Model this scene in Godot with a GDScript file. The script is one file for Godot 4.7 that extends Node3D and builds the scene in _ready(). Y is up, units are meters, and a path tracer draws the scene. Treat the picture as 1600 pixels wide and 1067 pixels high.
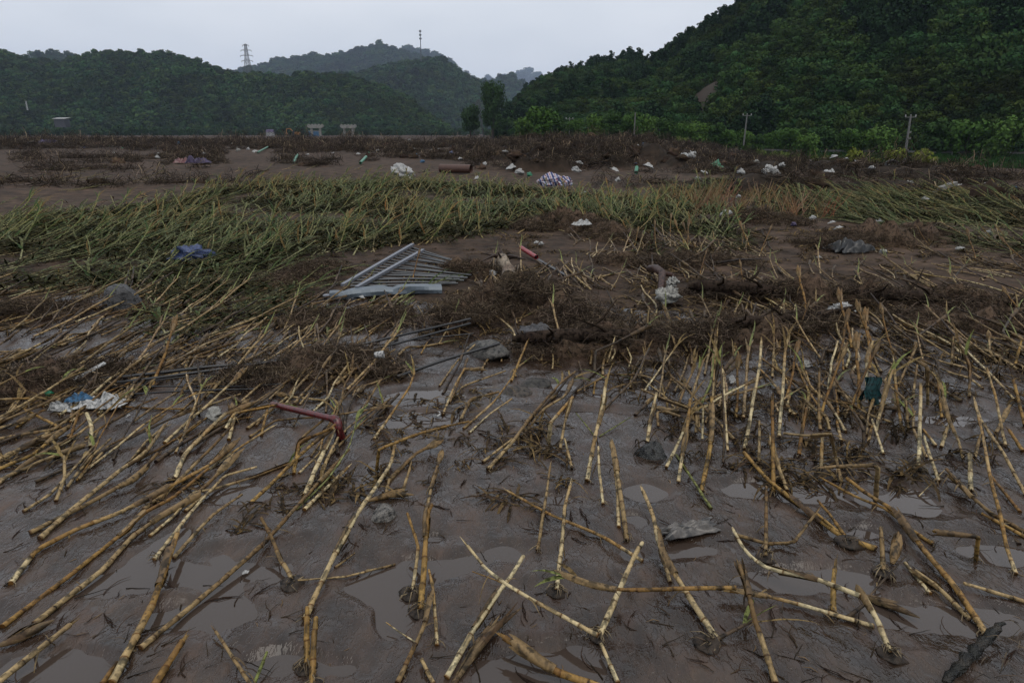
extends Node3D
# A flooded valley floor under an overcast sky: flattened maize in wet mud, drift lines of twigs, wooded hills behind.
# Units are metres, y is up, the camera stands at the origin of the ground plan and looks towards -z.

# fallen maize stalks of the foreground in metres: [x, y, z of each bend from the root up], radius, what it carries, tint, lean
const STALKS := [
	[[-2.797, 0.009, -3.371, -2.713, 0.025, -3.591, -2.628, 0.036, -3.723], 0.015, "s", 1, 3],
	[[-2.707, 0.007, -3.245, -2.636, 0.027, -3.422, -2.618, 0.048, -3.696], 0.012, "s", 2, 4],
	[[-3, 0.007, -3.64, -2.833, 0.017, -3.685, -2.71, 0.024, -3.715], 0.012, "", 1, 2],
	[[-3.098, 0.007, -3.775, -2.988, 0.024, -3.844], 0.012, "", 1, 2],
	[[-2.706, 0.006, -3.778, -3.021, 0.055, -3.946], 0.01, "c", 2, 8],
	[[-2.389, 0.008, -3.533, -2.446, 0.072, -3.666, -2.518, 0.115, -3.753], 0.013, "r", 0, 25],
	[[-2.555, 0.005, -3.612, -2.605, 0.1, -3.813], 0.009, "c", 2, 25],
	[[-2.626, 0.007, -3.133, -2.536, 0.022, -3.336, -2.405, 0.036, -3.494], 0.012, "s", 1, 3],
	[[-2.199, 0.005, -2.93, -2.231, 0.061, -3.066, -2.319, 0.11, -3.215], 0.009, "l", 1, 20],
	[[-2.242, 0.003, -3.158, -2.26, 0.03, -3.321, -2.343, 0.058, -3.563, -2.423, 0.098, -3.919, -2.358, 0.115, -3.969], 0.005, "", 2, 8],
	[[-2.226, 0.005, -3.054, -2.281, 0.03, -3.357, -2.281, 0.048, -3.563], 0.009, "s", 1, 4],
	[[-2.242, 0.005, -3.171, -2.264, 0.024, -3.51, -2.175, 0.037, -3.653, -2.134, 0.048, -3.837], 0.008, "h", 1, 4],
	[[-2.024, 0.005, -4.08, -2.256, 0.008, -4.073, -2.631, 0.012, -4.102], 0.008, "", 2, 1],
	[[-1.942, 0.005, -3.722, -1.954, 0.105, -3.941], 0.009, "rc", 0, 25],
	[[-2.026, 0.005, -4.04, -1.827, 0.024, -4.298], 0.008, "", 1, 2],
	[[-1.74, 0.008, -3.166, -1.793, 0.018, -3.421, -1.777, 0.038, -3.91, -1.656, 0.048, -4.015], 0.013, "rh", 0, 4],
	[[-1.823, 0.003, -3.868, -1.583, 0.036, -3.865], 0.005, "", 2, 3],
	[[-2.071, 0.008, -2.615, -2.066, 0.017, -2.822, -2.046, 0.033, -3.226, -2.007, 0.04, -3.4, -2.061, 0.048, -3.742], 0.013, "sl", 1, 4],
	[[-2.141, 0.007, -2.656, -2.039, 0.018, -2.867, -1.966, 0.026, -3.036, -1.928, 0.03, -3.128, -1.931, 0.036, -3.384], 0.012, "s", 1, 3],
	[[-1.979, 0.007, -2.304, -2.026, 0.012, -2.527, -1.933, 0.017, -2.667, -1.829, 0.022, -2.815, -1.744, 0.026, -2.973, -1.601, 0.032, -3.263, -1.56, 0.036, -3.505], 0.012, "rsh", 0, 3],
	[[-1.853, 0.007, -2.076, -1.783, 0.016, -2.365, -1.712, 0.024, -2.665, -1.707, 0.027, -2.811, -1.637, 0.031, -2.934, -1.589, 0.036, -3.235], 0.011, "s", 2, 3],
	[[-1.748, 0.007, -2.092, -1.671, 0.017, -2.407, -1.667, 0.022, -2.634, -1.621, 0.025, -2.786, -1.545, 0.029, -2.948, -1.496, 0.036, -3.384], 0.012, "sh", 1, 3],
	[[-1.613, 0.005, -2.66, -1.569, 0.017, -2.811, -1.569, 0.028, -3, -1.483, 0.036, -3.037], 0.008, "", 0, 3],
	[[-1.511, 0.005, -2.491, -1.502, 0.017, -2.795, -1.496, 0.021, -2.903, -1.478, 0.029, -3.164, -1.338, 0.036, -3.235], 0.009, "r", 0, 3],
	[[-1.292, 0.009, -1.787, -1.336, 0.045, -2.14, -1.445, 0.075, -2.585], 0.015, "sc", 0, 5],
	[[-1.434, 0.005, -2.5, -1.378, 0.024, -2.783, -1.318, 0.036, -2.98], 0.009, "", 1, 3],
	[[-1.278, 0.007, -1.941, -1.218, 0.016, -2.159, -1.08, 0.029, -2.511, -1.001, 0.037, -2.807, -0.895, 0.048, -3.423], 0.011, "s", 1, 4],
	[[-1.663, 0.007, -1.781, -1.582, 0.036, -2.047], 0.012, "c", 1, 3],
	[[-1.153, 0.008, -1.78, -1.132, 0.035, -1.951], 0.014, "c", 2, 10],
	[[-1.327, 0.006, -1.793, -1.332, 0.015, -1.89], 0.01, "", 2, 6],
	[[-0.843, 0.004, -1.795, -1.028, 0.055, -1.978], 0.007, "c", 1, 12],
	[[-0.841, 0.004, -1.812, -0.824, 0.055, -1.9], 0.006, "", 3, 30],
	[[-1.78, 0.014, -1.96, -1.742, 0.018, -2.018, -1.668, 0.024, -2.089], 0.024, "H", 4, 2],
	[[-2.599, 0.005, -3.073, -2.609, 0.018, -3.328, -2.506, 0.036, -3.615], 0.009, "s", 1, 3],
	[[-2.29, 0.005, -2.832, -2.256, 0.015, -2.992, -2.346, 0.036, -3.53], 0.008, "l", 1, 3],
	[[-1.138, 0.007, -3.202, -1.166, 0.081, -3.429, -0.977, 0.165, -3.434], 0.011, "rs", 2, 30],
	[[-1.213, 0.005, -3.548, -1.202, 0.028, -3.627, -1.116, 0.08, -3.739], 0.009, "", 1, 20],
	[[-1.215, 0.006, -4.251, -1.438, 0.019, -4.253, -1.532, 0.024, -4.283], 0.01, "h", 1, 2],
	[[-0.962, 0.006, -4.063, -0.89, 0.13, -4.29], 0.01, "c", 1, 30],
	[[-0.811, 0.005, -3.677, -0.702, 0.104, -4.065, -0.671, 0.134, -4.217, -0.666, 0.165, -4.416], 0.009, "rl", 0, 12],
	[[-0.885, 0.007, -3.834, -0.761, 0.048, -4.296], 0.012, "s", 4, 4],
	[[-0.443, 0.005, -4.039, -0.399, 0.047, -4.453, -0.342, 0.07, -4.689, -0.229, 0.09, -4.632], 0.009, "rh", 0, 8],
	[[-0.411, 0.005, -4.318, -0.337, 0.013, -4.51, -0.047, 0.036, -4.751], 0.008, "", 1, 3],
	[[-0.514, 0.005, -4.533, -0.415, 0.043, -4.954, -0.285, 0.075, -5.306], 0.008, "", 1, 5],
	[[-0.324, 0.006, -3.947, -0.272, 0.039, -4.174, -0.083, 0.085, -4.17], 0.01, "s", 1, 14],
	[[-0.292, 0.005, -3.769, -0.123, 0.041, -4.086, 0, 0.07, -4.486], 0.008, "", 0, 5],
	[[-0.255, 0.004, -3.713, -0.14, 0.02, -3.951, 0, 0.036, -4.153], 0.007, "r", 0, 3],
	[[-0.722, 0.005, -3.294, -0.685, 0.17, -3.203, -0.512, 0.14, -3.406, -0.37, 0.08, -3.647, -0.26, 0.03, -3.806], 0.009, "s", 2, 30],
	[[-0.76, 0.007, -2.099, -0.73, 0.043, -2.435, -0.685, 0.069, -2.724, -0.648, 0.084, -2.912, -0.617, 0.1, -3.146, -0.627, 0.11, -3.349], 0.012, "rs", 0, 5],
	[[-0.639, 0.007, -3.15, -0.523, 0.031, -3.393, -0.428, 0.045, -3.486], 0.012, "h", 1, 6],
	[[-0.619, 0.005, -2.991, -0.615, 0.05, -3.07], 0.009, "", 1, 35],
	[[-0.541, 0.005, -2.991, -0.519, 0.07, -3.134], 0.009, "c", 1, 25],
	[[-0.399, 0.005, -2.856, -0.399, 0.035, -3.065, -0.378, 0.065, -3.306], 0.009, "sh", 1, 8],
	[[-1.017, 0.008, -2.985, -1.017, 0.041, -3.225, -1.015, 0.076, -3.525, -1.027, 0.095, -3.728], 0.014, "rs", 0, 7],
	[[-0.973, 0.006, -2.834, -0.932, 0.02, -2.965, -0.861, 0.045, -3.235], 0.01, "c", 0, 6],
	[[-1.015, 0.003, -2.846, -0.913, 0.06, -3.052, -0.873, 0.111, -3.346, -0.896, 0.155, -3.706], 0.005, "l", 3, 10],
	[[-0.988, 0.006, -3.169, -0.988, 0.038, -3.305, -0.971, 0.08, -3.494], 0.01, "r", 1, 14],
	[[-0.128, 0.007, -3.256, 0, 0.038, -3.501, 0.095, 0.062, -3.757, 0.319, 0.105, -4.271, 0.449, 0.125, -4.538], 0.011, "rl", 1, 5],
	[[-0.16, 0.005, -3.351, 0, 0.048, -3.542], 0.008, "", 1, 4],
	[[-0.694, 0.012, -2.936, -0.592, 0.018, -2.975, -0.472, 0.024, -2.94], 0.02, "H", 2, 2],
	[[-1.114, 0.006, -4.037, -1.113, 0.065, -4.222], 0.01, "c", 1, 20],
	[[-1.264, 0.005, -4.118, -1.224, 0.015, -4.248], 0.009, "", 1, 5],
	[[-1.386, 0.005, -4.147, -1.355, 0.048, -4.387], 0.008, "", 1, 4],
	[[-1.545, 0.005, -3.804, -1.548, 0.025, -4.018], 0.008, "", 1, 6],
	[[-1.464, 0.005, -3.655, -1.503, 0.065, -3.897], 0.009, "c", 2, 15],
	[[-0.732, 0.005, -5.228, -0.7, 0.045, -5.404], 0.008, "", 2, 15],
	[[-1.03, 0.005, -5.106, -0.934, 0.048, -5.22], 0.008, "", 1, 4],
	[[-1.171, 0.004, -3.226, -1.217, 0.024, -3.118], 0.006, "r", 1, 2],
	[[-0.006, 0.006, -4.595, 0.06, 0.084, -4.869, 0.119, 0.145, -5.12], 0.01, "c", 2, 15],
	[[0.212, 0.007, -3.608, 0.216, 0.14, -3.556, 0.368, 0.16, -3.87], 0.012, "", 0, 40],
	[[0.27, 0.005, -3.507, 0.305, 0.09, -3.647, 0.352, 0.17, -3.793], 0.009, "s", 1, 30],
	[[0.318, 0.005, -3.277, 0.289, 0.09, -3.431], 0.008, "r", 0, 30],
	[[0.383, 0.007, -3.133, 0.449, 0.13, -3.386, 0.518, 0.223, -3.614, 0.563, 0.295, -3.839], 0.012, "rsl", 0, 22],
	[[0.435, 0.005, -2.901, 0.436, 0.094, -3.087, 0.447, 0.155, -3.235], 0.008, "r", 0, 25],
	[[0.486, 0.002, -3.662, 0.393, 0.045, -3.894], 0.004, "", 3, 10],
	[[0.509, 0.002, -3.662, 0.722, 0.03, -3.855], 0.004, "", 3, 5],
	[[0.504, 0.007, -2.616, 0.509, 0.072, -2.815, 0.516, 0.146, -3.09, 0.509, 0.175, -3.212], 0.012, "rsc", 1, 16],
	[[0.479, 0.005, -2.695, 0.503, 0.062, -2.908, 0.525, 0.135, -3.242], 0.009, "", 0, 14],
	[[0.109, 0.005, -2.538, 0.15, 0.057, -2.801, 0.192, 0.105, -3.101], 0.008, "rc", 1, 10],
	[[0.174, 0.006, -2.266, 0.218, 0.073, -2.553, 0.233, 0.101, -2.698, 0.272, 0.13, -2.859], 0.01, "rRc", 0, 12],
	[[0.546, 0.005, -2.464, 0.391, 0.019, -2.609, 0.176, 0.035, -2.765, -0.009, 0.048, -2.934], 0.008, "c", 0, 4],
	[[0.766, 0.007, -3.933, 0.93, 0.06, -4.177], 0.011, "s", 4, 12],
	[[0.771, 0.007, -3.567, 0.814, 0.106, -3.703, 0.871, 0.2, -3.847], 0.011, "s", 0, 35],
	[[0.82, 0.006, -3.284, 0.919, 0.1, -3.429, 0.997, 0.17, -3.554], 0.01, "s", 0, 28],
	[[0.847, 0.006, -3.127, 0.943, 0.224, -3.385, 0.979, 0.305, -3.505], 0.01, "sl", 0, 38],
	[[0.944, 0.007, -3.035, 1.055, 0.204, -3.305, 1.099, 0.32, -3.515], 0.012, "rs", 2, 32],
	[[1.166, 0.005, -4, 1.288, 0.14, -4.173, 1.375, 0.26, -4.406], 0.009, "l", 3, 30],
	[[1.205, 0.005, -3.478, 1.252, 0.186, -3.752, 1.294, 0.293, -3.957, 1.299, 0.38, -4.137], 0.008, "l", 0, 30],
	[[1.297, 0.007, -3.474, 1.388, 0.177, -3.677, 1.507, 0.351, -3.94, 1.568, 0.44, -4.114], 0.011, "rc", 0, 32],
	[[1.011, 0.005, -3.961, 1.143, 0.114, -4.21, 1.252, 0.19, -4.41], 0.009, "l", 1, 20],
	[[0.905, 0.004, -4.394, 1.072, 0.079, -4.665, 1.296, 0.165, -5.054], 0.007, "l", 0, 12],
	[[0.601, 0.005, -4.118, 0.827, 0.097, -4.379, 1.02, 0.18, -4.842], 0.009, "", 4, 12],
	[[0.737, 0.005, -5.008, 0.818, 0.135, -5.241], 0.008, "c", 0, 30],
	[[1.126, 0.005, -4.065, 1.305, 0.2, -4.449], 0.009, "ls", 1, 25],
	[[0.947, 0.005, -2.878, 0.902, 0.046, -3.167, 0.878, 0.065, -3.325], 0.008, "s", 3, 8],
	[[1.328, 0.005, -3.331, 1.402, 0.16, -3.577], 0.009, "r", 1, 32],
	[[1.553, 0.008, -2.533, 1.46, 0.016, -2.627, 1.354, 0.03, -2.886, 1.3, 0.04, -3.129, 1.256, 0.048, -3.368], 0.013, "ss", 2, 4],
	[[0.713, 0.007, -1.977, 0.638, 0.064, -2.226, 0.597, 0.095, -2.389, 0.613, 0.128, -2.636, 0.602, 0.15, -2.811], 0.012, "rcs", 0, 10],
	[[0.624, 0.005, -2.298, 0.616, 0.039, -2.428, 0.63, 0.07, -2.568], 0.009, "s", 1, 14],
	[[1.169, 0.005, -3.667, 1.108, 0.03, -3.691, 1.088, 0.06, -3.809], 0.008, "h", 1, 20],
	[[0.86, 0.006, -5.063, 0.677, 0.011, -4.896, 0.439, 0.018, -4.404, 0.312, 0.024, -3.994], 0.01, "", 4, 2],
	[[0.44, 0.005, -4.406, 0.543, 0.012, -4.545, 0.701, 0.022, -4.719, 0.895, 0.036, -4.63], 0.009, "l", 1, 3],
	[[0.056, 0.006, -3.676, 0.2, 0.042, -3.977, 0.341, 0.068, -4.129, 0.418, 0.09, -4.431], 0.01, "ls", 1, 6],
	[[0.088, 0.007, -3.86, 0.303, 0.025, -4.324, 0.429, 0.036, -4.681], 0.011, "s", 4, 3],
	[[0.558, 0.005, -4.377, 0.574, 0.075, -4.44], 0.008, "", 2, 50],
	[[0.942, 0.005, -4.751, 1.02, 0.12, -4.952], 0.008, "l", 1, 30],
	[[1.009, 0.005, -4.288, 1.096, 0.095, -4.417], 0.008, "s", 1, 30],
	[[1.772, 0.005, -4.989, 1.771, 0.09, -5.171], 0.008, "", 2, 25],
	[[1.56, 0.007, -3.663, 1.648, 0.212, -3.897, 1.741, 0.385, -4.154, 1.799, 0.45, -4.259], 0.011, "rl", 0, 35],
	[[1.92, 0.005, -4.106, 1.988, 0.099, -4.281, 1.977, 0.185, -4.425], 0.008, "l", 1, 30],
	[[1.963, 0.005, -3.893, 1.943, 0.091, -4.184, 1.997, 0.165, -4.552], 0.008, "s", 0, 14],
	[[1.978, 0.005, -3.722, 2.016, 0.062, -4.034, 1.981, 0.109, -4.255, 2.034, 0.135, -4.469], 0.009, "rs", 0, 10],
	[[2.183, 0.005, -4.422, 2.28, 0.141, -4.625, 2.387, 0.245, -4.791], 0.009, "", 0, 30],
	[[2.485, 0.004, -4.842, 2.524, 0.145, -4.994], 0.007, "", 0, 45],
	[[2.223, 0.005, -4.175, 2.243, 0.062, -4.444, 2.269, 0.08, -4.557], 0.008, "", 1, 12],
	[[2.45, 0.007, -4.418, 2.531, 0.162, -4.633, 2.626, 0.255, -4.758], 0.011, "sl", 0, 35],
	[[2.333, 0.006, -3.766, 2.392, 0.152, -3.969, 2.472, 0.285, -4.197], 0.01, "rc", 0, 32],
	[[2.716, 0.005, -4.516, 2.924, 0.134, -4.755, 3.025, 0.19, -4.89], 0.009, "s", 1, 22],
	[[2.7, 0.006, -4.131, 2.588, 0.33, -4.032, 2.481, 0.36, -4.068], 0.01, "s", 1, 70],
	[[2.703, 0.005, -4.302, 2.805, 0.165, -4.483], 0.009, "", 1, 40],
	[[2.715, 0.005, -3.992, 2.786, 0.15, -4.205], 0.009, "", 2, 35],
	[[2.976, 0.005, -4.437, 3.062, 0.103, -4.663, 3.066, 0.155, -4.765], 0.009, "", 4, 25],
	[[2.155, 0.007, -3.272, 2.251, 0.18, -3.486, 2.343, 0.305, -3.678], 0.012, "rRc", 0, 35],
	[[2.185, 0.005, -3.14, 2.222, 0.079, -3.315, 2.254, 0.12, -3.428], 0.009, "r", 0, 22],
	[[1.579, 0.007, -3.42, 1.643, 0.12, -3.557, 1.693, 0.195, -3.658], 0.011, "rs", 2, 38],
	[[1.647, 0.007, -3.283, 1.692, 0.135, -3.417], 0.011, "rR", 0, 45],
	[[1.686, 0.005, -3.136, 1.711, 0.087, -3.281, 1.582, 0.3, -3.113, 1.514, 0.24, -3.216, 1.424, 0.2, -3.291], 0.009, "s", 1, 45],
	[[1.779, 0.007, -2.975, 1.672, 0.24, -2.826, 1.584, 0.23, -2.864, 1.455, 0.22, -2.871], 0.012, "c", 1, 70],
	[[1.696, 0.008, -2.031, 1.72, 0.019, -2.269, 1.741, 0.029, -2.548, 1.753, 0.037, -2.779, 1.732, 0.043, -2.967, 1.698, 0.048, -3.114], 0.013, "rs", 0, 4],
	[[1.835, 0.005, -2.594, 1.787, 0.012, -2.685, 1.742, 0.019, -2.819, 1.679, 0.028, -2.969, 1.6, 0.036, -3.11], 0.009, "rc", 2, 3],
	[[2.284, 0.006, -2.638, 2.221, 0.029, -2.803, 2.205, 0.045, -2.97, 2.233, 0.06, -3.174], 0.01, "rs", 1, 6],
	[[2.211, 0.005, -2.594, 2.23, 0.022, -2.86, 2.235, 0.036, -3.116], 0.009, "s", 4, 3],
	[[2.04, 0.005, -2.376, 2.086, 0.059, -2.512, 2.147, 0.112, -2.664, 2.225, 0.168, -2.851, 2.413, 0.255, -3.232, 2.526, 0.3, -3.471], 0.009, "rc", 0, 14],
	[[2.537, 0.005, -3.009, 2.606, 0.081, -3.292, 2.674, 0.151, -3.598, 2.787, 0.19, -3.846], 0.009, "c", 1, 12],
	[[2.402, 0.005, -2.859, 2.454, 0.025, -3.15], 0.009, "", 2, 5],
	[[2.829, 0.005, -3.58, 2.98, 0.166, -3.933, 3.052, 0.255, -4.157], 0.009, "r", 0, 22],
	[[3.346, 0.005, -4.244, 3.435, 0.051, -4.638, 3.554, 0.11, -5.236], 0.009, "l", 0, 6],
	[[3.122, 0.007, -3.836, 3.229, 0.185, -4.139], 0.011, "c", 2, 30],
	[[2.868, 0.007, -3.494, 2.891, 0.055, -3.657], 0.011, "c", 2, 18],
	[[3.049, 0.006, -4.257, 3.173, 0.153, -4.484, 3.159, 0.27, -4.631], 0.01, "sl", 1, 35],
	[[2.286, 0.007, -3.043, 2.353, 0.13, -3.193], 0.012, "r", 0, 38],
	[[2.426, 0.006, -3.526, 2.508, 0.08, -3.624], 0.01, "c", 0, 35],
	[[2.035, 0.005, -3.405, 2.084, 0.105, -3.658], 0.008, "r", 0, 22],
	[[2.035, 0.005, -3.57, 2.09, 0.065, -3.658], 0.008, "", 0, 35],
	[[2.345, 0.005, -3.875, 2.23, 0.024, -3.943, 2.188, 0.039, -4.09, 2.13, 0.048, -4.123], 0.009, "s", 1, 4],
	[[2.405, 0.005, -3.538, 2.405, 0.035, -3.679], 0.009, "", 0, 15],
	[[1.382, 0.006, -3.069, 1.394, 0.074, -3.307, 1.413, 0.105, -3.44], 0.01, "s", 1, 16],
	[[1.305, 0.007, -3.044, 1.415, 0.295, -3.46], 0.011, "rc", 2, 35],
	[[2.556, 0.005, -3.427, 2.649, 0.085, -3.547], 0.009, "", 1, 30],
	[[2.016, 0.002, -3.021, 2.24, 0.05, -3.19], 0.003, "", 0, 10],
	[[1.899, 0.005, -4.698, 1.961, 0.167, -4.883, 1.984, 0.23, -4.965], 0.009, "l", 1, 40],
	[[2.884, 0.006, -3.743, 3.125, 0.09, -3.991], 0.01, "s", 1, 15],
	[[2.554, 0.005, -4.147, 2.469, 0.025, -3.891], 0.008, "s", 1, 5],
	[[2.664, 0.005, -4.598, 2.804, 0.095, -4.76], 0.008, "", 1, 25],
	[[3.359, 0.005, -4.949, 3.448, 0.17, -5.124], 0.009, "s", 1, 40],
	[[3.764, 0.006, -5.024, 3.74, 0.073, -5.101, 3.838, 0.15, -5.281], 0.01, "h", 1, 30],
	[[3.847, 0.006, -4.948, 3.968, 0.165, -5.097], 0.01, "", 2, 40],
	[[-0.864, 0.006, -2.326, -0.952, 0.042, -2.434, -1.025, 0.072, -2.54, -1.092, 0.095, -2.622], 0.01, "rR", 1, 14],
	[[-0.692, 0.007, -1.886, -0.717, 0.115, -2.023], 0.011, "rR", 2, 40],
	[[-0.644, 0.007, -1.781, -0.671, 0.125, -1.961], 0.011, "rR", 2, 35],
	[[-0.39, 0.005, -2.277, -0.392, 0.072, -2.481, -0.457, 0.12, -2.639], 0.008, "rR", 0, 18],
	[[-0.343, 0.008, -2.169, -0.357, 0.137, -2.485, -0.358, 0.165, -2.565, -0.348, 0.185, -2.625], 0.013, "rRs", 2, 22],
	[[-0.261, 0.004, -1.964, -0.293, 0.058, -2.177, -0.324, 0.085, -2.297], 0.007, "r", 0, 14],
	[[-0.371, 0.005, -1.793, -0.343, 0.024, -1.888, -0.311, 0.048, -2.024, -0.301, 0.065, -2.141], 0.009, "s", 1, 10],
	[[-0.336, 0.002, -1.99, -0.399, 0.017, -2.037, -0.456, 0.03, -2.075], 0.003, "", 0, 10],
	[[-0.215, 0.007, -1.819, -0.141, 0.035, -1.998, -0.066, 0.057, -2.153, 0, 0.074, -2.273, 0.046, 0.085, -2.369], 0.011, "s", 0, 8],
	[[-0.204, 0.01, -1.764, -0.14, 0.021, -1.906, -0.072, 0.029, -2.005, 0.035, 0.04, -2.128], 0.017, "H", 4, 5],
	[[0.291, 0.1, -1.924, 0.079, 0.13, -2.04, -0.023, 0.15, -2.11, -0.103, 0.16, -2.203, -0.17, 0.2, -2.267], 0.008, "c", 0, 6],
	[[0.025, 0.002, -2.272, -0.063, 0.015, -2.313, -0.16, 0.03, -2.36], 0.003, "", 2, 8],
	[[-0.487, 0.003, -2.458, -0.667, 0.014, -2.356, -0.844, 0.024, -2.309], 0.005, "", 1, 2],
	[[-0.253, 0.005, -1.793, -0.278, 0.012, -1.837, -0.305, 0.02, -1.885], 0.008, "", 1, 10],
	[[-0.724, 0.003, -2.403, -0.662, 0.02, -2.495], 0.005, "", 1, 8],
	[[0.309, 0.007, -2.022, 0.384, 0.046, -2.15, 0.486, 0.094, -2.34, 0.526, 0.11, -2.412], 0.012, "rR", 0, 14],
	[[0.344, 0.005, -1.802, 0.309, 0.035, -1.96], 0.008, "", 0, 12],
	[[0.805, 0.12, -2.092, 0.594, 0.14, -2.08, 0.384, 0.16, -2.056, 0.274, 0.16, -2.089, 0.188, 0.15, -2.158], 0.009, "ssl", 2, 3],
	[[1.316, 0.005, -2.081, 1.092, 0.019, -2.144, 0.965, 0.027, -2.189, 0.801, 0.036, -2.207], 0.009, "s", 0, 3],
	[[0.844, 0.007, -1.776, 0.842, 0.052, -1.9, 0.836, 0.083, -1.989, 0.852, 0.118, -2.116, 0.856, 0.145, -2.216], 0.011, "sc", 1, 18],
	[[0.682, 0.005, -1.961, 0.849, 0.035, -2.025], 0.008, "lR", 4, 10],
	[[0.307, 0.008, -1.774, 0.166, 0.034, -1.82, 0.085, 0.049, -1.869, -0.026, 0.07, -1.947], 0.014, "cs", 2, 10],
	[[1.284, 0.09, -2.135, 1.162, 0.08, -2.244, 1.027, 0.05, -2.368, 0.975, 0.05, -2.47, 0.946, 0.1, -2.58], 0.01, "s", 0, 6],
	[[1.289, 0.007, -1.917, 1.299, 0.049, -2.024, 1.296, 0.09, -2.135], 0.011, "rRs", 0, 22],
	[[0.994, 0.005, -2.659, 1.101, 0.02, -2.567, 1.196, 0.031, -2.531, 1.308, 0.14, -2.606], 0.009, "c", 1, 4],
	[[1.062, 0.005, -2.477, 1.191, 0.12, -2.865], 0.009, "rR", 1, 16],
	[[1.461, 0.005, -2.586, 1.455, 0.036, -2.78, 1.441, 0.05, -2.87], 0.008, "rR", 2, 10],
	[[1.56, 0.005, -2.546, 1.462, 0.021, -2.634, 1.397, 0.036, -2.763], 0.009, "", 2, 3],
	[[1.195, 0.007, -2.144, 1.213, 0.067, -2.203, 1.24, 0.12, -2.258], 0.011, "rc", 2, 45],
	[[1.515, 0.006, -2.399, 1.552, 0.12, -2.525], 0.01, "rR", 1, 42],
	[[1.951, 0.005, -2.486, 1.892, 0.14, -2.425, 1.727, 0.15, -2.456], 0.009, "rs", 2, 60],
	[[1.618, 0.005, -2.247, 1.614, 0.02, -2.425], 0.009, "r", 0, 6],
	[[1.695, 0.006, -2.118, 1.654, 0.018, -2.27, 1.613, 0.025, -2.353], 0.01, "rs", 1, 5],
	[[1.965, 0.005, -2.198, 1.867, 0.014, -2.235, 1.759, 0.024, -2.273], 0.009, "", 1, 2],
	[[2.256, 0.005, -2.619, 2.137, 0.048, -2.749], 0.009, "", 2, 4],
	[[1.352, 0.011, -2.26, 1.441, 0.018, -2.174, 1.497, 0.024, -2.106], 0.018, "H", 4, 2],
	[[0.846, 0.006, -1.785, 0.847, 0.025, -1.858], 0.01, "", 0, 20],
	[[1.561, 0.013, -2.421, 1.61, 0.058, -2.491, 1.642, 0.09, -2.546], 0.022, "H", 2, 35],
	[[1.237, 0.005, -2.119, 1.332, 0.02, -2.186], 0.009, "", 4, 8],
	[[1.385, 0.003, -2.251, 1.481, 0.03, -2.324, 1.599, 0.06, -2.408], 0.005, "", 4, 12],
]
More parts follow.
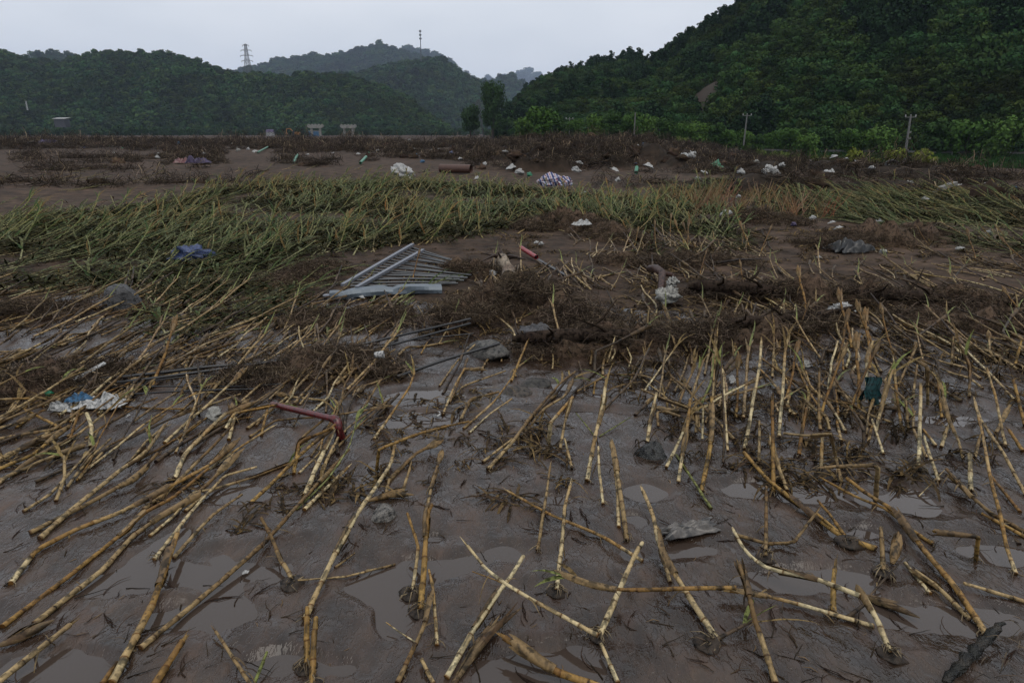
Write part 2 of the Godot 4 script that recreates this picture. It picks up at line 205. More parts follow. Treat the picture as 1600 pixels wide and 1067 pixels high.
# hills: ridge line [x, y, z ...] and foot line [x, z ...] in metres
const HILLS := {
	"left": [[-946.525, 107.843, -900, -813.462, 102.285, -888.889, -698.251, 96.821, -877.778, -600.699, 90.059, -866.667, -550.884, 77.195, -855.556, -506.991, 76.214, -844.444, -477.117, 83.31, -833.333, -445.005, 86.848, -822.222, -393.932, 81.787, -811.111, -347.521, 76.175, -800, -316.559, 64.905, -788.889, -285.76, 57.029, -777.778, -241.869, 51.836, -766.667, -185.252, 52.971, -755.556, -156.732, 47.934, -744.444, -129.089, 39.368, -733.333, -102.283, 25.552, -722.222, -81.216, 6.556, -711.111, -62.638, -0.098, -700], [-610.865, -560, -534.964, -564.444, -467.964, -568.889, -410.104, -573.333, -382.287, -577.778, -359.199, -582.222, -346.204, -586.667, -330.329, -591.111, -298.2, -595.556, -268.237, -600, -248.606, -604.444, -228.657, -608.889, -197.422, -613.333, -154.663, -617.778, -133.522, -622.222, -112.063, -626.667, -90.287, -631.111, -72.738, -635.556, -57.224, -640]],
	"left_back": [[-1073.24, 120.656, -1500, -1017.785, 135.275, -1500, -975.675, 149.806, -1500, -935.232, 157.038, -1500, -897.621, 149.806, -1500, -849.445, 127.977, -1500, -813.54, 108.406, -1500], [-879.817, -1200, -836.899, -1200, -804.711, -1200, -772.522, -1200, -740.334, -1200, -697.416, -1200, -665.228, -1200]],
	"middle": [[-406.303, 60.007, -1280, -314.239, 83.301, -1280, -268.799, 91.707, -1280, -223.601, 99.034, -1280, -178.427, 109.456, -1280, -155.926, 114.648, -1280, -128.05, 115.684, -1280, -106.049, 105.294, -1280, -84.042, 89.609, -1280, -61.773, 80.14, -1280, -39.421, 68.508, -1280, -5.665, 43.973, -1280, 45.672, 11.531, -1280], [-309.009, -960, -242.844, -970, -210.298, -980, -177.036, -990, -143.06, -1000, -126.429, -1010, -104.881, -1020, -87.49, -1030, -69.742, -1040, -51.636, -1050, -33.172, -1060, -4.784, -1070, 38.626, -1080]],
	"peak": [[-1094.225, 154.702, -2400, -985.491, 182.242, -2400, -900.703, 190.075, -2400, -836.376, 203.743, -2400, -772.277, 217.363, -2400, -666.903, 228.999, -2400, -582.95, 236.737, -2400, -519.704, 248.315, -2400, -467.027, 259.857, -2400, -431.09, 271.365, -2400, -405.165, 252.166, -2400, -363.518, 254.09, -2400, -312.295, 236.737, -2400, -251.104, 197.891, -2400, -168.557, 144.819, -2400, -84.82, 95.021, -2400], [-860.146, -1850, -777.44, -1850, -711.275, -1850, -661.651, -1850, -612.027, -1850, -529.321, -1850, -463.156, -1850, -413.532, -1850, -372.179, -1850, -344.059, -1850, -322.555, -1850, -289.472, -1850, -248.119, -1850, -198.495, -1850, -132.33, -1850, -66.165, -1850]],
	"peak_back": [[-734.623, 253.545, -3500, -607.854, 333.178, -3500, -484.691, 369.769, -3500, -424.425, 361.347, -3500, -334.404, 330.354, -3500, -259.519, 282.115, -3500, -168.695, 230.583, -3500, -77.013, 181.478, -3500, 0, 108.482, -3500], [-579.392, -2700, -482.827, -2700, -386.261, -2700, -337.979, -2700, -265.555, -2700, -205.201, -2700, -132.777, -2700, -60.353, -2700, 0, -2700]],
	"gap": [[-176.709, 79.468, -2000, -105.375, 119.316, -2000, -61.344, 132.491, -2000, -26.263, 139.058, -2000, 0, 132.491, -2000, 26.351, 117.665, -2000, 70.502, 96.131, -2000, 141.732, 62.718, -2000], [-143.06, -1600, -85.836, -1600, -50.071, -1600, -21.459, -1600, 0, -1600, 21.459, -1600, 57.224, -1600, 114.448, -1600]],
	"faint": [[-528.497, 294.959, -6000, -210.213, 403.927, -6000, 0, 433.434, -6000, 130.916, 472.636, -6000, 262.299, 438.343, -6000, 525.533, 403.927, -6000, 951.295, 294.959, -6000], [-447.062, -5000, -178.825, -5000, 0, -5000, 111.765, -5000, 223.531, -5000, 447.062, -5000, 804.711, -5000]],
	"spur": [[-9.614, 1.332, -430, -3.737, 8.493, -420, 1.09, 13.52, -410, 7.048, 20.918, -400, 17.093, 26.884, -390, 26.573, 29.665, -380, 38.712, 31.946, -370, 46.998, 33.175, -360, 56.255, 34.283, -350, 59.198, 31.151, -340, 68.827, 32.154, -330, 83.153, 34.582, -320, 107.055, 36.779, -310, 142.38, 36.126, -300], [-5.588, -250, -2.167, -242.308, 0.629, -234.615, 4.058, -226.923, 9.801, -219.231, 15.131, -211.538, 21.872, -203.846, 26.308, -196.154, 31.174, -188.462, 32.326, -180.769, 37.141, -173.077, 44.362, -165.385, 56.399, -157.692, 73.765, -150]],
	"right": [[37.475, 3.749, -300, 47.075, 19.472, -290, 56.964, 28.001, -285, 62.994, 31.37, -280, 69.599, 36.325, -270, 78.128, 42.277, -262, 86.093, 48.649, -255, 101.771, 58.756, -245, 115.879, 64.153, -235, 134.637, 64.902, -220, 150.37, 61.322, -205, 171.764, 52.194, -190, 213.137, 38.132, -170], [23.158, -185, 29.774, -180, 35.372, -172, 38.59, -166, 42.918, -160, 47.567, -152, 52.217, -146, 60.8, -136, 68.669, -128, 79.13, -118, 86.909, -108, 94.419, -96, 107.295, -80]],
}
# areas of flood debris: corners x, z ..., share of ground covered, height of the heaps
const DEBRIS := [
	[-57.115, -70.459, -33.635, -70.459, -85.615, -180.149, -145.384, -180.149, 0.62, 0.6],
	[-17.071, -34.971, -14.279, -34.971, -26.654, -65.727, -31.866, -65.727, 0.8, 0.35],
	[-36.222, -75.919, -21.87, -75.919, -43.74, -152.355, -72.444, -152.355, 0.38, 0.35],
	[-18.785, -56.264, 0, -56.264, 0, -131.972, -43.831, -131.972, 0.5, 0.45],
	[-9.477, -43.646, -1.579, -43.646, -2.031, -56.264, -12.185, -56.264, 0.45, 0.3],
	[-1.904, -34.971, 6.346, -34.971, 12.692, -70.459, -3.808, -70.459, 0.7, 0.6],
	[0, -33.747, 13.786, -33.747, 49.976, -123.691, 0, -123.691, 0.9, 1.6],
	[2.817, -23.719, 6.934, -23.719, 12.098, -41.767, 4.915, -41.767, 0.5, 0.4],
	[6.76, -21.084, 18.349, -21.084, 42.202, -49.166, 15.548, -49.166, 0.85, 0.7],
	[9.514, -15.131, 13.991, -15.131, 24.679, -27.085, 16.782, -27.085, 0.75, 0.4],
	[-12.175, -36.285, -9.214, -36.285, -13.093, -51.781, -17.302, -51.781, 0.3, 0.25],
	[-16.962, -22.066, -7.673, -22.066, -12.504, -36.285, -27.641, -36.285, 0.22, 0.1],
	[-28.875, -40.886, -19.99, -40.886, -29.986, -61.587, -43.312, -61.587, 0.25, 0.12],
]
# lodged green maize: area corners x, z
const GREEN := [
	[-5.833, -7.068, -10.762, -13.478, -9.598, -13.989, -8.657, -16.469, -9.078, -21.084, -8.769, -25.292, -5.538, -25.292, -2.167, -23.719, 0.579, -21.084, 3.417, -18.592, 3.787, -15.772, 2.6, -11.601, 1.734, -11.601, 0.259, -13.989, -0.433, -11.601, -1.606, -10.711, -2.221, -9.834, -3.042, -8.435, -3.188, -7.068, -4.197, -7.307],
	[4.056, -21.084, 7.924, -26.339, 9.657, -21.084, 6.226, -13.989, 4.374, -14.77, 3.641, -15.772],
	[9.464, -21.084, 14.735, -23.719, 16.224, -21.084, 8.144, -9.834, 7.211, -9.083, 7.235, -11.383, 6.874, -13.989],
	[-2.613, -6.789, -1.936, -7.216, -1.085, -7.068, -1.059, -6.063, -1.499, -5.469, -2.004, -5.38],
	[-4.408, -7.068, -2.91, -8.049, -2.191, -6.289, -2.373, -5.129, -3.211, -5.469],
	[2.753, -13.478, 4.168, -11.75, 3.518, -9.571, 2.186, -10.11],
	[0.437, -15.772, 3.949, -16.469, 3.915, -10.711, 3.397, -9.225, 2.165, -9.571, 1.045, -11.173],
]
# heaps and rolls of twigs: centre line x, z ..., half width, height, where
const HEAPS := [
	[-5.233, -6.289, -4.63, -6.48, -4.215, -6.736, 0.28, 0.16, "left edge"],
	[-3.537, -4.083, -3.343, -4.402, -3.256, -4.685, -2.779, -4.579, 0.3, 0.17, "beside the blue sack"],
	[-2.13, -4.553, -1.683, -4.713, -1.489, -5.034, -1.191, -5.034, -0.825, -4.754, 0.24, 0.16, "around the red pipe"],
	[-0.626, -5.853, -0.315, -6.53, 0.135, -7.011, 0.49, -6.336, 0.841, -5.752, 0.45, 0.4, "centre"],
	[0, -5.26, 0.527, -5.38, 1.131, -5.505, 1.69, -5.579, 2.465, -5.894, 3.225, -6.289, 0.26, 0.25, "front of centre"],
	[1.924, -7.307, 2.617, -7.186, 3.365, -7.011, 4.08, -6.843, 4.602, -6.632, 5.506, -6.48, 0.26, 0.27, "long roll"],
	[-2.79, -7.695, -2.538, -8.355, -2.179, -8.857, 0.4, 0.2, "by the railing"],
	[-0.901, -8.641, -0.485, -8.516, -0.2, -8.435, 0.3, 0.22, "on the railing"],
	[0.175, -12.557, 0.864, -13.284, 1.5, -12.388, 2.008, -10.711, 0.55, 0.35, "with plastic scraps"],
	[1.155, -9.42, 1.889, -9.083, 2.613, -9.225, 3.31, -9.225, 0.3, 0.18, "long branch"],
	[4.28, -13.989, 5.022, -13.884, 5.676, -13.284, 0.5, 0.3, "by the white lid"],
	[4.64, -10.524, 5.421, -10.711, 6.703, -11.383, 7.357, -12.141, 0.6, 0.3, "dark tarpaulin"],
	[3.529, -6.289, 4.068, -6.174, 4.862, -5.956, 0.3, 0.15, "right"],
	[-2.191, -6.289, -1.582, -6.289, -0.991, -6.407, 0.35, 0.1, "left middle"],
]
# dips that hold water: x, z, half length, half width
const PUDDLES := [[-0.585, -4.33, 0.38, 0.16], [-0.563, -3.979, 0.5, 0.12], [-1.18, -3.051, 0.35, 0.12], [-0.701, -3.218, 0.14, 0.3], [-1.19, -2.44, 0.5, 0.16], [-1.452, -1.871, 0.22, 0.1], [-0.51, -2.334, 0.22, 0.12], [0.219, -2.988, 0.14, 0.06], [0, -2.522, 0.2, 0.1], [0.67, -3.051, 0.16, 0.08], [1.438, -3.606, 0.2, 0.1], [1.788, -3.606, 0.25, 0.12], [1.708, -2.988, 0.4, 0.16], [1.388, -3.051, 0.3, 0.1], [0.15, -1.886, 0.4, 0.14], [0.775, -2.578, 0.3, 0.12], [0.95, -2.355, 0.3, 0.1], [1.954, -2.898, 0.3, 0.12], [1.514, -2.678, 0.25, 0.07], [1.284, -2.355, 0.4, 0.1], [1.536, -2.126, 0.4, 0.15], [2.071, -2.531, 0.25, 0.1], [2.545, -4.306, 0.3, 0.1], [0.272, -4.553, 0.4, 0.1], [0.074, -3.606, 0.25, 0.06], [1.159, -3.083, 0.2, 0.08], [-0.778, -1.901, 0.16, 0.07], [-1.438, -2.355, 0.35, 0.1], [-1.181, -2.126, 0.3, 0.1], [0.959, -5.129, 0.3, 0.08], [2.814, -3.979, 0.4, 0.1], [-0.212, -2.44, 0.2, 0.1], [0.411, -4.083, 0.4, 0.05], [0.907, -4.553, 0.3, 0.07]]
# trees at the foot of the right hill: x, z, height
const ROAD_TREES := [[5.252, -130, 6.2], [2.957, -150, 5], [8.794, -140, 4.6], [13.436, -150, 4.4], [15.749, -135, 5.2], [17.814, -128, 4.6], [23.242, -140, 5.6], [28.253, -150, 5.5], [27.597, -128, 4.4], [31.06, -132, 4.3], [36.415, -140, 5.2], [36.796, -128, 4.3], [38.484, -126, 4], [41.97, -128, 4.4], [43.255, -125, 3.4], [49.671, -135, 4.5], [49.05, -118, 4.5], [55.052, -125, 5], [58.147, -122, 5], [61.048, -118, 5.5], [68.957, -116, 6], [71.66, -112, 6.5], [74.98, -108, 7], [78.808, -104, 6.5], [50.019, -128, 5]]
# yellow-green shrubs on the bank: x, z, height
const SHRUBS := [[48.339, -100, 2.4], [52.479, -97, 2.6], [56.729, -98, 2.5], [57.527, -97, 1.6], [48.48, -97, 1.2], [50.4, -98, 1.3], [42.563, -106, 1.5], [44.587, -104, 1.4], [46.007, -104, 1.3], [41.385, -108, 1.7], [40.642, -110, 1.6], [46.922, -104, 1.2], [39.342, -112, 1.8], [28.135, -118, 2], [23.753, -120, 1.6]]
# places in metres
const AT := {"blue_bag": [-4.373, 0, -9.225], "boulder": [-3.985, 0, -6.789], "stone_a": [-0.592, 0, -2.795], "stone_b": [0.775, 0, -3.458], "stone_c": [0.183, 0, -4.592], "stone_d": [-0.181, 0, -5.26], "stone_e": [0.053, 0, -4.402], "cup": [-0.984, 0, -4.825], "washer": [-0.471, 0, -4.02], "rag": [2.291, 0, -4.083], "film": [0.788, 0, -2.688], "white_bag": [3.21, 0, -6.48], "cloth_a": [1.576, 0, -6.736], "cloth_b": [1.777, 0, -7.432], "sack": [-2.715, 0, -4.083], "sheet": [-4.27, 0, -27.085], "striped": [1.285, 0, -23.427], "dome": [4.377, 0, -14.096], "bag_r": [9.677, 0, -26.339], "plastic_c": [1.222, 0, -11.904], "tarp": [5.036, 0, -10.11], "tyre": [15.938, 0, -29.594], "scrap": [0.199, 0, -5.505], "flake": [-1.082, 0, -2.384], "scrap_w": [2.9, 0, -7.798], "blue_r": [6.976, 0, -12.821], "blue_l": [5.662, 0, -13.189], "pink_r": [7.696, 0, -13.478], "white_r": [10.612, 0, -17.884], "white_far": [-5.144, 0, -51.781], "log_mid": [0, 0, -8.049], "purple_l": [-61.346, 0, -94.118], "purple_m": [-15.831, 0, -35.616], "red_m": [-17.943, 0, -38.45], "rail_a": [-1.878, 0.08, -7.431], "rail_b": [-1.389, 0.2, -9.564], "rail_c": [-1.693, 0.08, -7.301], "rail_d": [-1.192, 0.19, -9.134], "bar_e": [-0.747, 0.02, -7.846], "bar_f": [-0.399, 0.03, -8.788], "beam_a": [-1.959, 0.03, -7.178], "beam_b": [-0.778, 0.05, -7.403], "pipe_a": [-1.535, 0.04, -4.072], "pipe_b": [-1.023, 0.12, -3.651], "pipe_c": [-0.995, 0, -3.649], "red_a": [0.131, 0.1, -9.963], "red_b": [0.336, 0.06, -9.384], "post_a": [0.353, 0.06, -9.384], "post_b": [0.699, 0.02, -8.179], "strip_a": [-3.066, 0.03, -4.498], "strip_b": [-2.93, 0.1, -4.666], "log_a": [-0.104, 0.12, -8.442], "log_b": [-0.038, 0.02, -7.954], "root_a": [1.696, 0.1, -8.336], "root_b": [1.733, 0.12, -7.765], "root_c": [1.604, 0.02, -7.221], "root_d": [1.945, 0.04, -7.86], "char_a": [1.386, 0.03, -1.778], "char_b": [1.747, 0.05, -2.036], "bpipe_a": [-3.257, 0.17, -32.055], "bpipe_b": [-1.828, 0.17, -31.474], "g1a": [-12.183, 0.03, -39.334], "g1b": [-14.048, 0.3, -46.335], "g2a": [-21.71, 0.03, -60.5], "g2b": [-26.04, 0.2, -75.784], "g3a": [-8.112, 0.03, -37.772], "g3b": [-8.428, 0.25, -40.902], "g4a": [5.162, 0.02, -29.246], "g4b": [5.271, 0.2, -29.777], "wood_a": [12.256, 0.05, -20.018], "wood_b": [13.19, 0.15, -20.846], "plank_a": [-58.762, 0.1, -84.533], "plank_b": [-62.715, 0.5, -93.156], "br_a": [1.405, 0.02, -9.309], "br_b": [3.269, 0.08, -8.882], "tr_a": [1.909, 0, -7.246], "tr_b": [3.514, 0, -6.898], "tr_c": [3.407, 0, -6.954], "tr_d": [5.131, 0, -6.48], "tr_e": [0, 0, -5.26], "tr_f": [1.739, 0, -5.56], "tr_g": [1.625, 0, -5.542], "tr_h": [3.294, 0, -6.242], "br_c": [1.935, 0.1, -7.242], "br_d": [2.464, 0.1, -7.863], "pylon": [-305.956, 65.642, -850], "pylon_top": [-302.191, 99.24, -850], "mast": [-154.29, 116.047, -1250], "mast_top": [-152.287, 167.915, -1250], "pylon2": [-12.111, 0.14, -260], "pylon2_top": [-11.924, 13.327, -260], "pier_a": [-98.651, -0.151, -360], "pier_b": [-82.209, -0.151, -360], "excavator": [-119.351, 0.698, -390], "hut": [-135.262, 1.015, -400], "barn": [-350.99, 12.179, -560], "barn_post": [-402.782, 23.023, -600], "poplar": [-6.446, 0.672, -240], "poplar_top": [-6.314, 16.803, -240], "poplar2": [-14.548, 0.629, -250], "poplar3": [-1.473, 0.694, -235], "container": [-105.437, 0.398, -380], "pole1": [55.5, -2.985, -100], "pole1_top": [55.39, 4.078, -100], "pole2": [40.677, 0.628, -125], "pole2_top": [40.811, 4.883, -125], "pole3": [22.183, -0.199, -130], "pole3_top": [22.243, 5.338, -130], "pole4": [12.093, 0.8, -150], "pole4_top": [11.996, 4.76, -150], "car": [69.529, -1.865, -118]}
# black cables: x, y, z of each point
const CABLES := [[-3.151, 0.03, -4.498, -2.707, 0.06, -4.546, -2.18, 0.08, -4.696, -1.898, 0.07, -4.812, -1.635, 0.05, -5.041], [-3.019, 0.03, -4.422, -2.56, 0.05, -4.521, -2.124, 0.07, -4.668, -1.695, 0.06, -4.917], [-2.956, 0.02, -4.423, -2.386, 0.03, -4.434, -1.949, 0.03, -4.447, -1.611, 0.03, -4.498], [-2.698, 0.02, -4.279, -2.196, 0.04, -4.31, -1.754, 0.03, -4.397], [-1.412, 0.05, -5.138, -1.042, 0.08, -5.334, -0.66, 0.1, -5.666, -0.368, 0.12, -5.845], [-1.346, 0.04, -5.071, -0.929, 0.07, -5.278, -0.365, 0.1, -5.79], [-0.833, 0.03, -4.67, -0.487, 0.06, -4.948, -0.102, 0.1, -5.198], [-1.243, 0.03, -5.285, -0.75, 0.05, -5.488, -0.33, 0.06, -5.646], [-3.12, 0.02, -4.474, -2.761, 0.03, -4.472, -2.269, 0.05, -4.574, -1.949, 0.04, -4.684]]
# scraps of plastic and paper: x, z, size, colour
const SCRAPS := [[-1.082, -2.384, 0.03, 0], [-3.3, -56.264, 0.3, 0], [-11.223, -51.781, 0.4, 0], [-9.003, -65.727, 0.35, 0], [-14.215, -56.264, 0.3, 0], [-26.225, -68.012, 0.5, 1], [-26.146, -70.459, 0.4, 0], [-23.811, -65.727, 0.5, 0], [-22.445, -51.781, 0.35, 0], [-47.157, -152.355, 0.6, 0], [-21.224, -109.89, 0.5, 0], [-17.147, -98.849, 0.4, 0], [-12.692, -70.459, 0.5, 0], [-17.769, -123.691, 0.8, 0], [-14.808, -94.118, 0.5, 0], [-11.661, -123.691, 0.7, 0], [-9.692, -89.816, 0.4, 0], [-4.975, -39.229, 0.3, 2], [-1.415, -36.285, 0.3, 0], [-1.416, -28.285, 0.25, 0], [0, -33.747, 0.6, 0], [0.333, -30.535, 0.4, 0], [0.969, -35.616, 0.35, 3], [0.754, -29.594, 0.3, 4], [0, -44.649, 0.35, 0], [3.588, -37.701, 0.4, 0], [2.866, -31.537, 0.4, 0], [4.442, -30.535, 0.4, 0], [3.711, -24.639, 0.25, 0], [12.616, -65.727, 0.5, 0], [5.979, -31.028, 0.5, 0], [17.222, -75.919, 0.6, 5], [9.719, -40.041, 0.7, 0], [9.148, -36.285, 0.5, 0], [11.056, -43.646, 0.6, 0], [8.174, -25.981, 0.3, 0], [7.168, -22.066, 0.3, 0], [14.92, -33.747, 0.5, 0], [16.848, -36.285, 0.4, 0], [12.025, -26.707, 0.4, 0], [13.462, -29.594, 0.35, 0], [15.118, -31.028, 0.25, 0], [16.048, -30.535, 0.3, 0], [10.325, -17.387, 0.2, 0], [12.747, -21.084, 0.2, 0], [19.093, -38.45, 0.3, 0], [10.935, -24.961, 0.35, 1], [2.114, -20.402, 0.22, 0], [6.308, -19.356, 0.16, 0], [7.442, -16.469, 0.16, 0], [7.095, -13.284, 0.2, 0], [6.096, -13.989, 0.13, 0], [6.213, -13.38, 0.14, 0], [8.172, -11.75, 0.18, 0], [4.339, -9.571, 0.1, 0], [4.784, -10.402, 0.16, 0], [6.544, -11.383, 0.16, 0], [1.934, -13.002, 0.12, 0], [1.422, -12.732, 0.16, 4], [1.463, -11.601, 0.12, 0], [0.388, -10.904, 0.09, 0], [0.462, -10.711, 0.1, 0], [-0.354, -8.683, 0.12, 4], [-0.238, -8.355, 0.13, 0], [-0.462, -8.395, 0.12, 0], [-1.612, -7.156, 0.08, 0], [-2.221, -6.789, 0.06, 0], [-3.067, -4.527, 0.05, 0], [-3.099, -4.283, 0.06, 4], [-2.38, -3.919, 0.04, 0], [-1.848, -3.929, 0.12, 1], [3.619, -7.529, 0.1, 0], [6.76, -10.284, 0.12, 0], [5.368, -9.834, 0.12, 1], [1.584, -4.618, 0.08, 0], [2.227, -4.898, 0.08, 1], [-46.644, -82.288, 0.4, 4], [-92.019, -141.435, 0.5, 0], [-145.485, -247.899, 0.6, 0], [-77.804, -141.435, 0.6, 0], [-36.279, -82.288, 0.4, 0], [-25.287, -50.44, 0.35, 0], [-26.654, -98.849, 0.5, 5], [-15.22, -85.889, 0.6, 5], [-14.964, -51.781, 0.3, 0], [11.254, -32.605, 0.35, 1], [13.327, -36.285, 0.4, 0], [15.637, -39.229, 0.4, 0], [11.139, -29.145, 0.3, 0], [13.682, -32.605, 0.3, 0], [12.011, -36.285, 0.3, 4], [12.361, -42.686, 1, 4], [15.4, -32.605, 0.3, 0], [13.447, -26.339, 0.25, 0], [13.115, -23.142, 0.25, 0], [16.366, -25.632, 0.3, 0], [14.942, -22.066, 0.25, 0], [7.839, -28.708, 0.3, 0], [6.692, -25.292, 0.25, 1], [8.451, -23.719, 0.2, 0], [2.303, -36.285, 0.4, 0], [1.851, -40.886, 0.4, 0], [-0.468, -51.781, 0.5, 0], [-1.777, -65.727, 0.5, 0], [-3.231, -44.649, 0.4, 0], [-4.823, -56.264, 0.4, 3], [-6.501, -47.954, 0.4, 2], [-10.975, -57.934, 0.4, 0], [-15.865, -70.459, 0.4, 0], [7.212, -12.388, 0.14, 3], [7.151, -11.601, 0.14, 0], [5.959, -11.601, 0.16, 1], [5.885, -12.388, 0.16, 0], [5.283, -12.911, 0.14, 6], [5.381, -13.478, 0.14, 1]]

# ------------------------------------------------------------------ mesh builder
class MB:
	var v := PackedVector3Array()
	var n := PackedVector3Array()
	var c := PackedColorArray()
	var u := PackedVector2Array()
	var idx := PackedInt32Array()
	var with_uv := false
	func tri(a: Vector3, b: Vector3, d: Vector3, col: Color):
		var nn := (d - a).cross(b - a)
		if nn.length_squared() < 1e-14: nn = Vector3.UP
		nn = nn.normalized()
		var k := v.size()
		v.push_back(a); v.push_back(b); v.push_back(d)
		for i in 3:
			n.push_back(nn); c.push_back(col); idx.push_back(k + i)
	func quad(a: Vector3, b: Vector3, d: Vector3, e: Vector3, col: Color):
		var nn := (e - a).cross(b - a)
		if nn.length_squared() < 1e-14: nn = (d - a).cross(b - a)
		if nn.length_squared() < 1e-14: nn = Vector3.UP
		nn = nn.normalized()
		var k := v.size()
		v.push_back(a); v.push_back(b); v.push_back(d); v.push_back(e)
		for i in 4:
			n.push_back(nn); c.push_back(col)
		for i in [0, 1, 2, 0, 2, 3]: idx.push_back(k + i)
	func box(t: Transform3D, s: Vector3, col: Color):
		var h := s * 0.5
		var p: Array[Vector3] = []
		for i in 8:
			p.push_back(t * Vector3(h.x if i & 1 else -h.x, h.y if i & 2 else -h.y, h.z if i & 4 else -h.z))
		for f in [[0, 2, 3, 1], [4, 5, 7, 6], [0, 1, 5, 4], [2, 6, 7, 3], [0, 4, 6, 2], [1, 3, 7, 5]]:
			quad(p[f[0]], p[f[3]], p[f[2]], p[f[1]], col)
	func bar(a: Vector3, b: Vector3, w: float, h: float, col: Color):
		var y := (b - a).normalized()
		var x := y.cross(Vector3.UP)
		if x.length() < 0.05: x = Vector3.RIGHT
		x = x.normalized()
		box(Transform3D(Basis(x, y, x.cross(y)), (a + b) * 0.5), Vector3(w, (b - a).length(), h), col)
	# a round tube along pts; col one colour a ring
	func tube(pts: PackedVector3Array, rad: PackedFloat32Array, sides: int, cols: PackedColorArray, cap := true, flat := 1.0):
		var m := pts.size()
		if m < 2: return
		var t := (pts[1] - pts[0]).normalized()
		var x := t.cross(Vector3.UP)
		if x.length() < 0.1: x = t.cross(Vector3.RIGHT)
		x = x.normalized()
		var k := v.size()
		for i in m:
			var t2 := (pts[mini(i + 1, m - 1)] - pts[maxi(i - 1, 0)])
			t2 = t2.normalized() if t2.length_squared() > 1e-12 else t
			x = (x - t2 * x.dot(t2))
			x = x.normalized() if x.length_squared() > 1e-9 else t2.cross(Vector3(0.3, 0.9, 0.2)).normalized()
			t = t2
			var y := t.cross(x)
			var col := cols[mini(i, cols.size() - 1)]
			for s in sides:
				var a := TAU * s / sides
				var d := x * cos(a) + y * sin(a) * flat
				v.push_back(pts[i] + d * rad[mini(i, rad.size() - 1)]); n.push_back(d.normalized()); c.push_back(col)
		for i in m - 1:
			for s in sides:
				var a := k + i * sides + s
				var b := k + i * sides + (s + 1) % sides
				idx.append_array(PackedInt32Array([a, a + sides, b, b, a + sides, b + sides]))
		if cap:
			for e in 2:
				var i := 0 if e == 0 else m - 1
				var kk := v.size()
				var dirn := (pts[0] - pts[1]).normalized() if e == 0 else (pts[m - 1] - pts[m - 2]).normalized()
				var col := cols[mini(i, cols.size() - 1)]
				v.push_back(pts[i]); n.push_back(dirn); c.push_back(col)
				for s in sides:
					v.push_back(v[k + i * sides + s]); n.push_back(dirn); c.push_back(col)
				for s in sides:
					var a := kk + 1 + s
					var b := kk + 1 + (s + 1) % sides
					if e == 0: idx.append_array(PackedInt32Array([kk, a, b]))
					else: idx.append_array(PackedInt32Array([kk, b, a]))
	# a leaf blade: ribbon along pts with half widths w, folded along its midrib
	func ribbon(pts: PackedVector3Array, w: PackedFloat32Array, up: Vector3, col: Color, fold := 0.3):
		var m := pts.size()
		var k := v.size()
		for i in m:
			var t := (pts[mini(i + 1, m - 1)] - pts[maxi(i - 1, 0)]).normalized()
			var s := t.cross(up)
			s = s.normalized() if s.length_squared() > 1e-6 else Vector3.RIGHT
			var nn := s.cross(t).normalized()
			for e in 3:
				var q: float = e - 1.0
				v.push_back(pts[i] + s * q * w[i] + nn * absf(q) * w[i] * fold); n.push_back((nn - s * q * fold).normalized()); c.push_back(col)
		for i in m - 1:
			for e in 2:
				var a := k + i * 3 + e
				idx.append_array(PackedInt32Array([a, a + 3, a + 1, a + 1, a + 3, a + 4]))
	# a regular grid of points (rows of cols), smooth shaded
	func grid(p: PackedVector3Array, cols: int, colors: PackedColorArray, wrap := false):
		var k := v.size()
		var rows := p.size() / cols
		for r in rows:
			for q in cols:
				var i := r * cols + q
				var l := i - 1 if q > 0 else (i + cols - 2 if wrap else i)
				var e := i + 1 if q < cols - 1 else (i - cols + 2 if wrap else i)
				var dn := i - cols if r > 0 else i
				var up := i + cols if r < rows - 1 else i
				var nn := (p[e] - p[l]).cross(p[up] - p[dn])
				nn = nn.normalized() if nn.length_squared() > 1e-16 else Vector3.UP
				v.push_back(p[i]); n.push_back(nn); c.push_back(colors[mini(i, colors.size() - 1)])
		for r in rows - 1:
			for q in cols - 1:
				var a := k + r * cols + q
				idx.append_array(PackedInt32Array([a, a + cols, a + 1, a + 1, a + cols, a + cols + 1]))
	func mesh() -> ArrayMesh:
		var arr := []
		arr.resize(Mesh.ARRAY_MAX)
		arr[Mesh.ARRAY_VERTEX] = v; arr[Mesh.ARRAY_NORMAL] = n; arr[Mesh.ARRAY_COLOR] = c; arr[Mesh.ARRAY_INDEX] = idx
		if with_uv: arr[Mesh.ARRAY_TEX_UV] = u
		var m := ArrayMesh.new()
		m.add_surface_from_arrays(Mesh.PRIMITIVE_TRIANGLES, arr)
		return m

# ------------------------------------------------------------------ small helpers
var rng := RandomNumberGenerator.new()
var used := {}
var M := {}
var nz := {}

func rf(a: float, b: float) -> float: return rng.randf_range(a, b)
func V(k: String) -> Vector3: return Vector3(AT[k][0], AT[k][1], AT[k][2])
func sm(a: float, b: float, x: float) -> float:
	var t := clampf((x - a) / (b - a), 0.0, 1.0)
	return t * t * (3.0 - 2.0 * t)
func lc(r: float, g: float, b: float) -> Color: return Color(r, g, b)
func srgb(r: float, g: float, b: float) -> Color: return Color(r, g, b).linear_to_srgb()

func numbered(called: String) -> String:
	if not used.has(called):
		used[called] = 0
		return called
	used[called] += 1
	return "%s_%03d" % [called, used[called]]

func tag(o: Node, label := "", category := "", group := "", kind := ""):
	if label: o.set_meta("label", label)
	if category: o.set_meta("category", category)
	if group: o.set_meta("group", group)
	if kind: o.set_meta("kind", kind)
	return o

func thing(called: String, at: Vector3, label: String, category: String, group := "") -> Node3D:
	var o := Node3D.new()
	o.name = numbered(called)
	add_child(o)
	o.position = at
	tag(o, label, category, group)
	return o

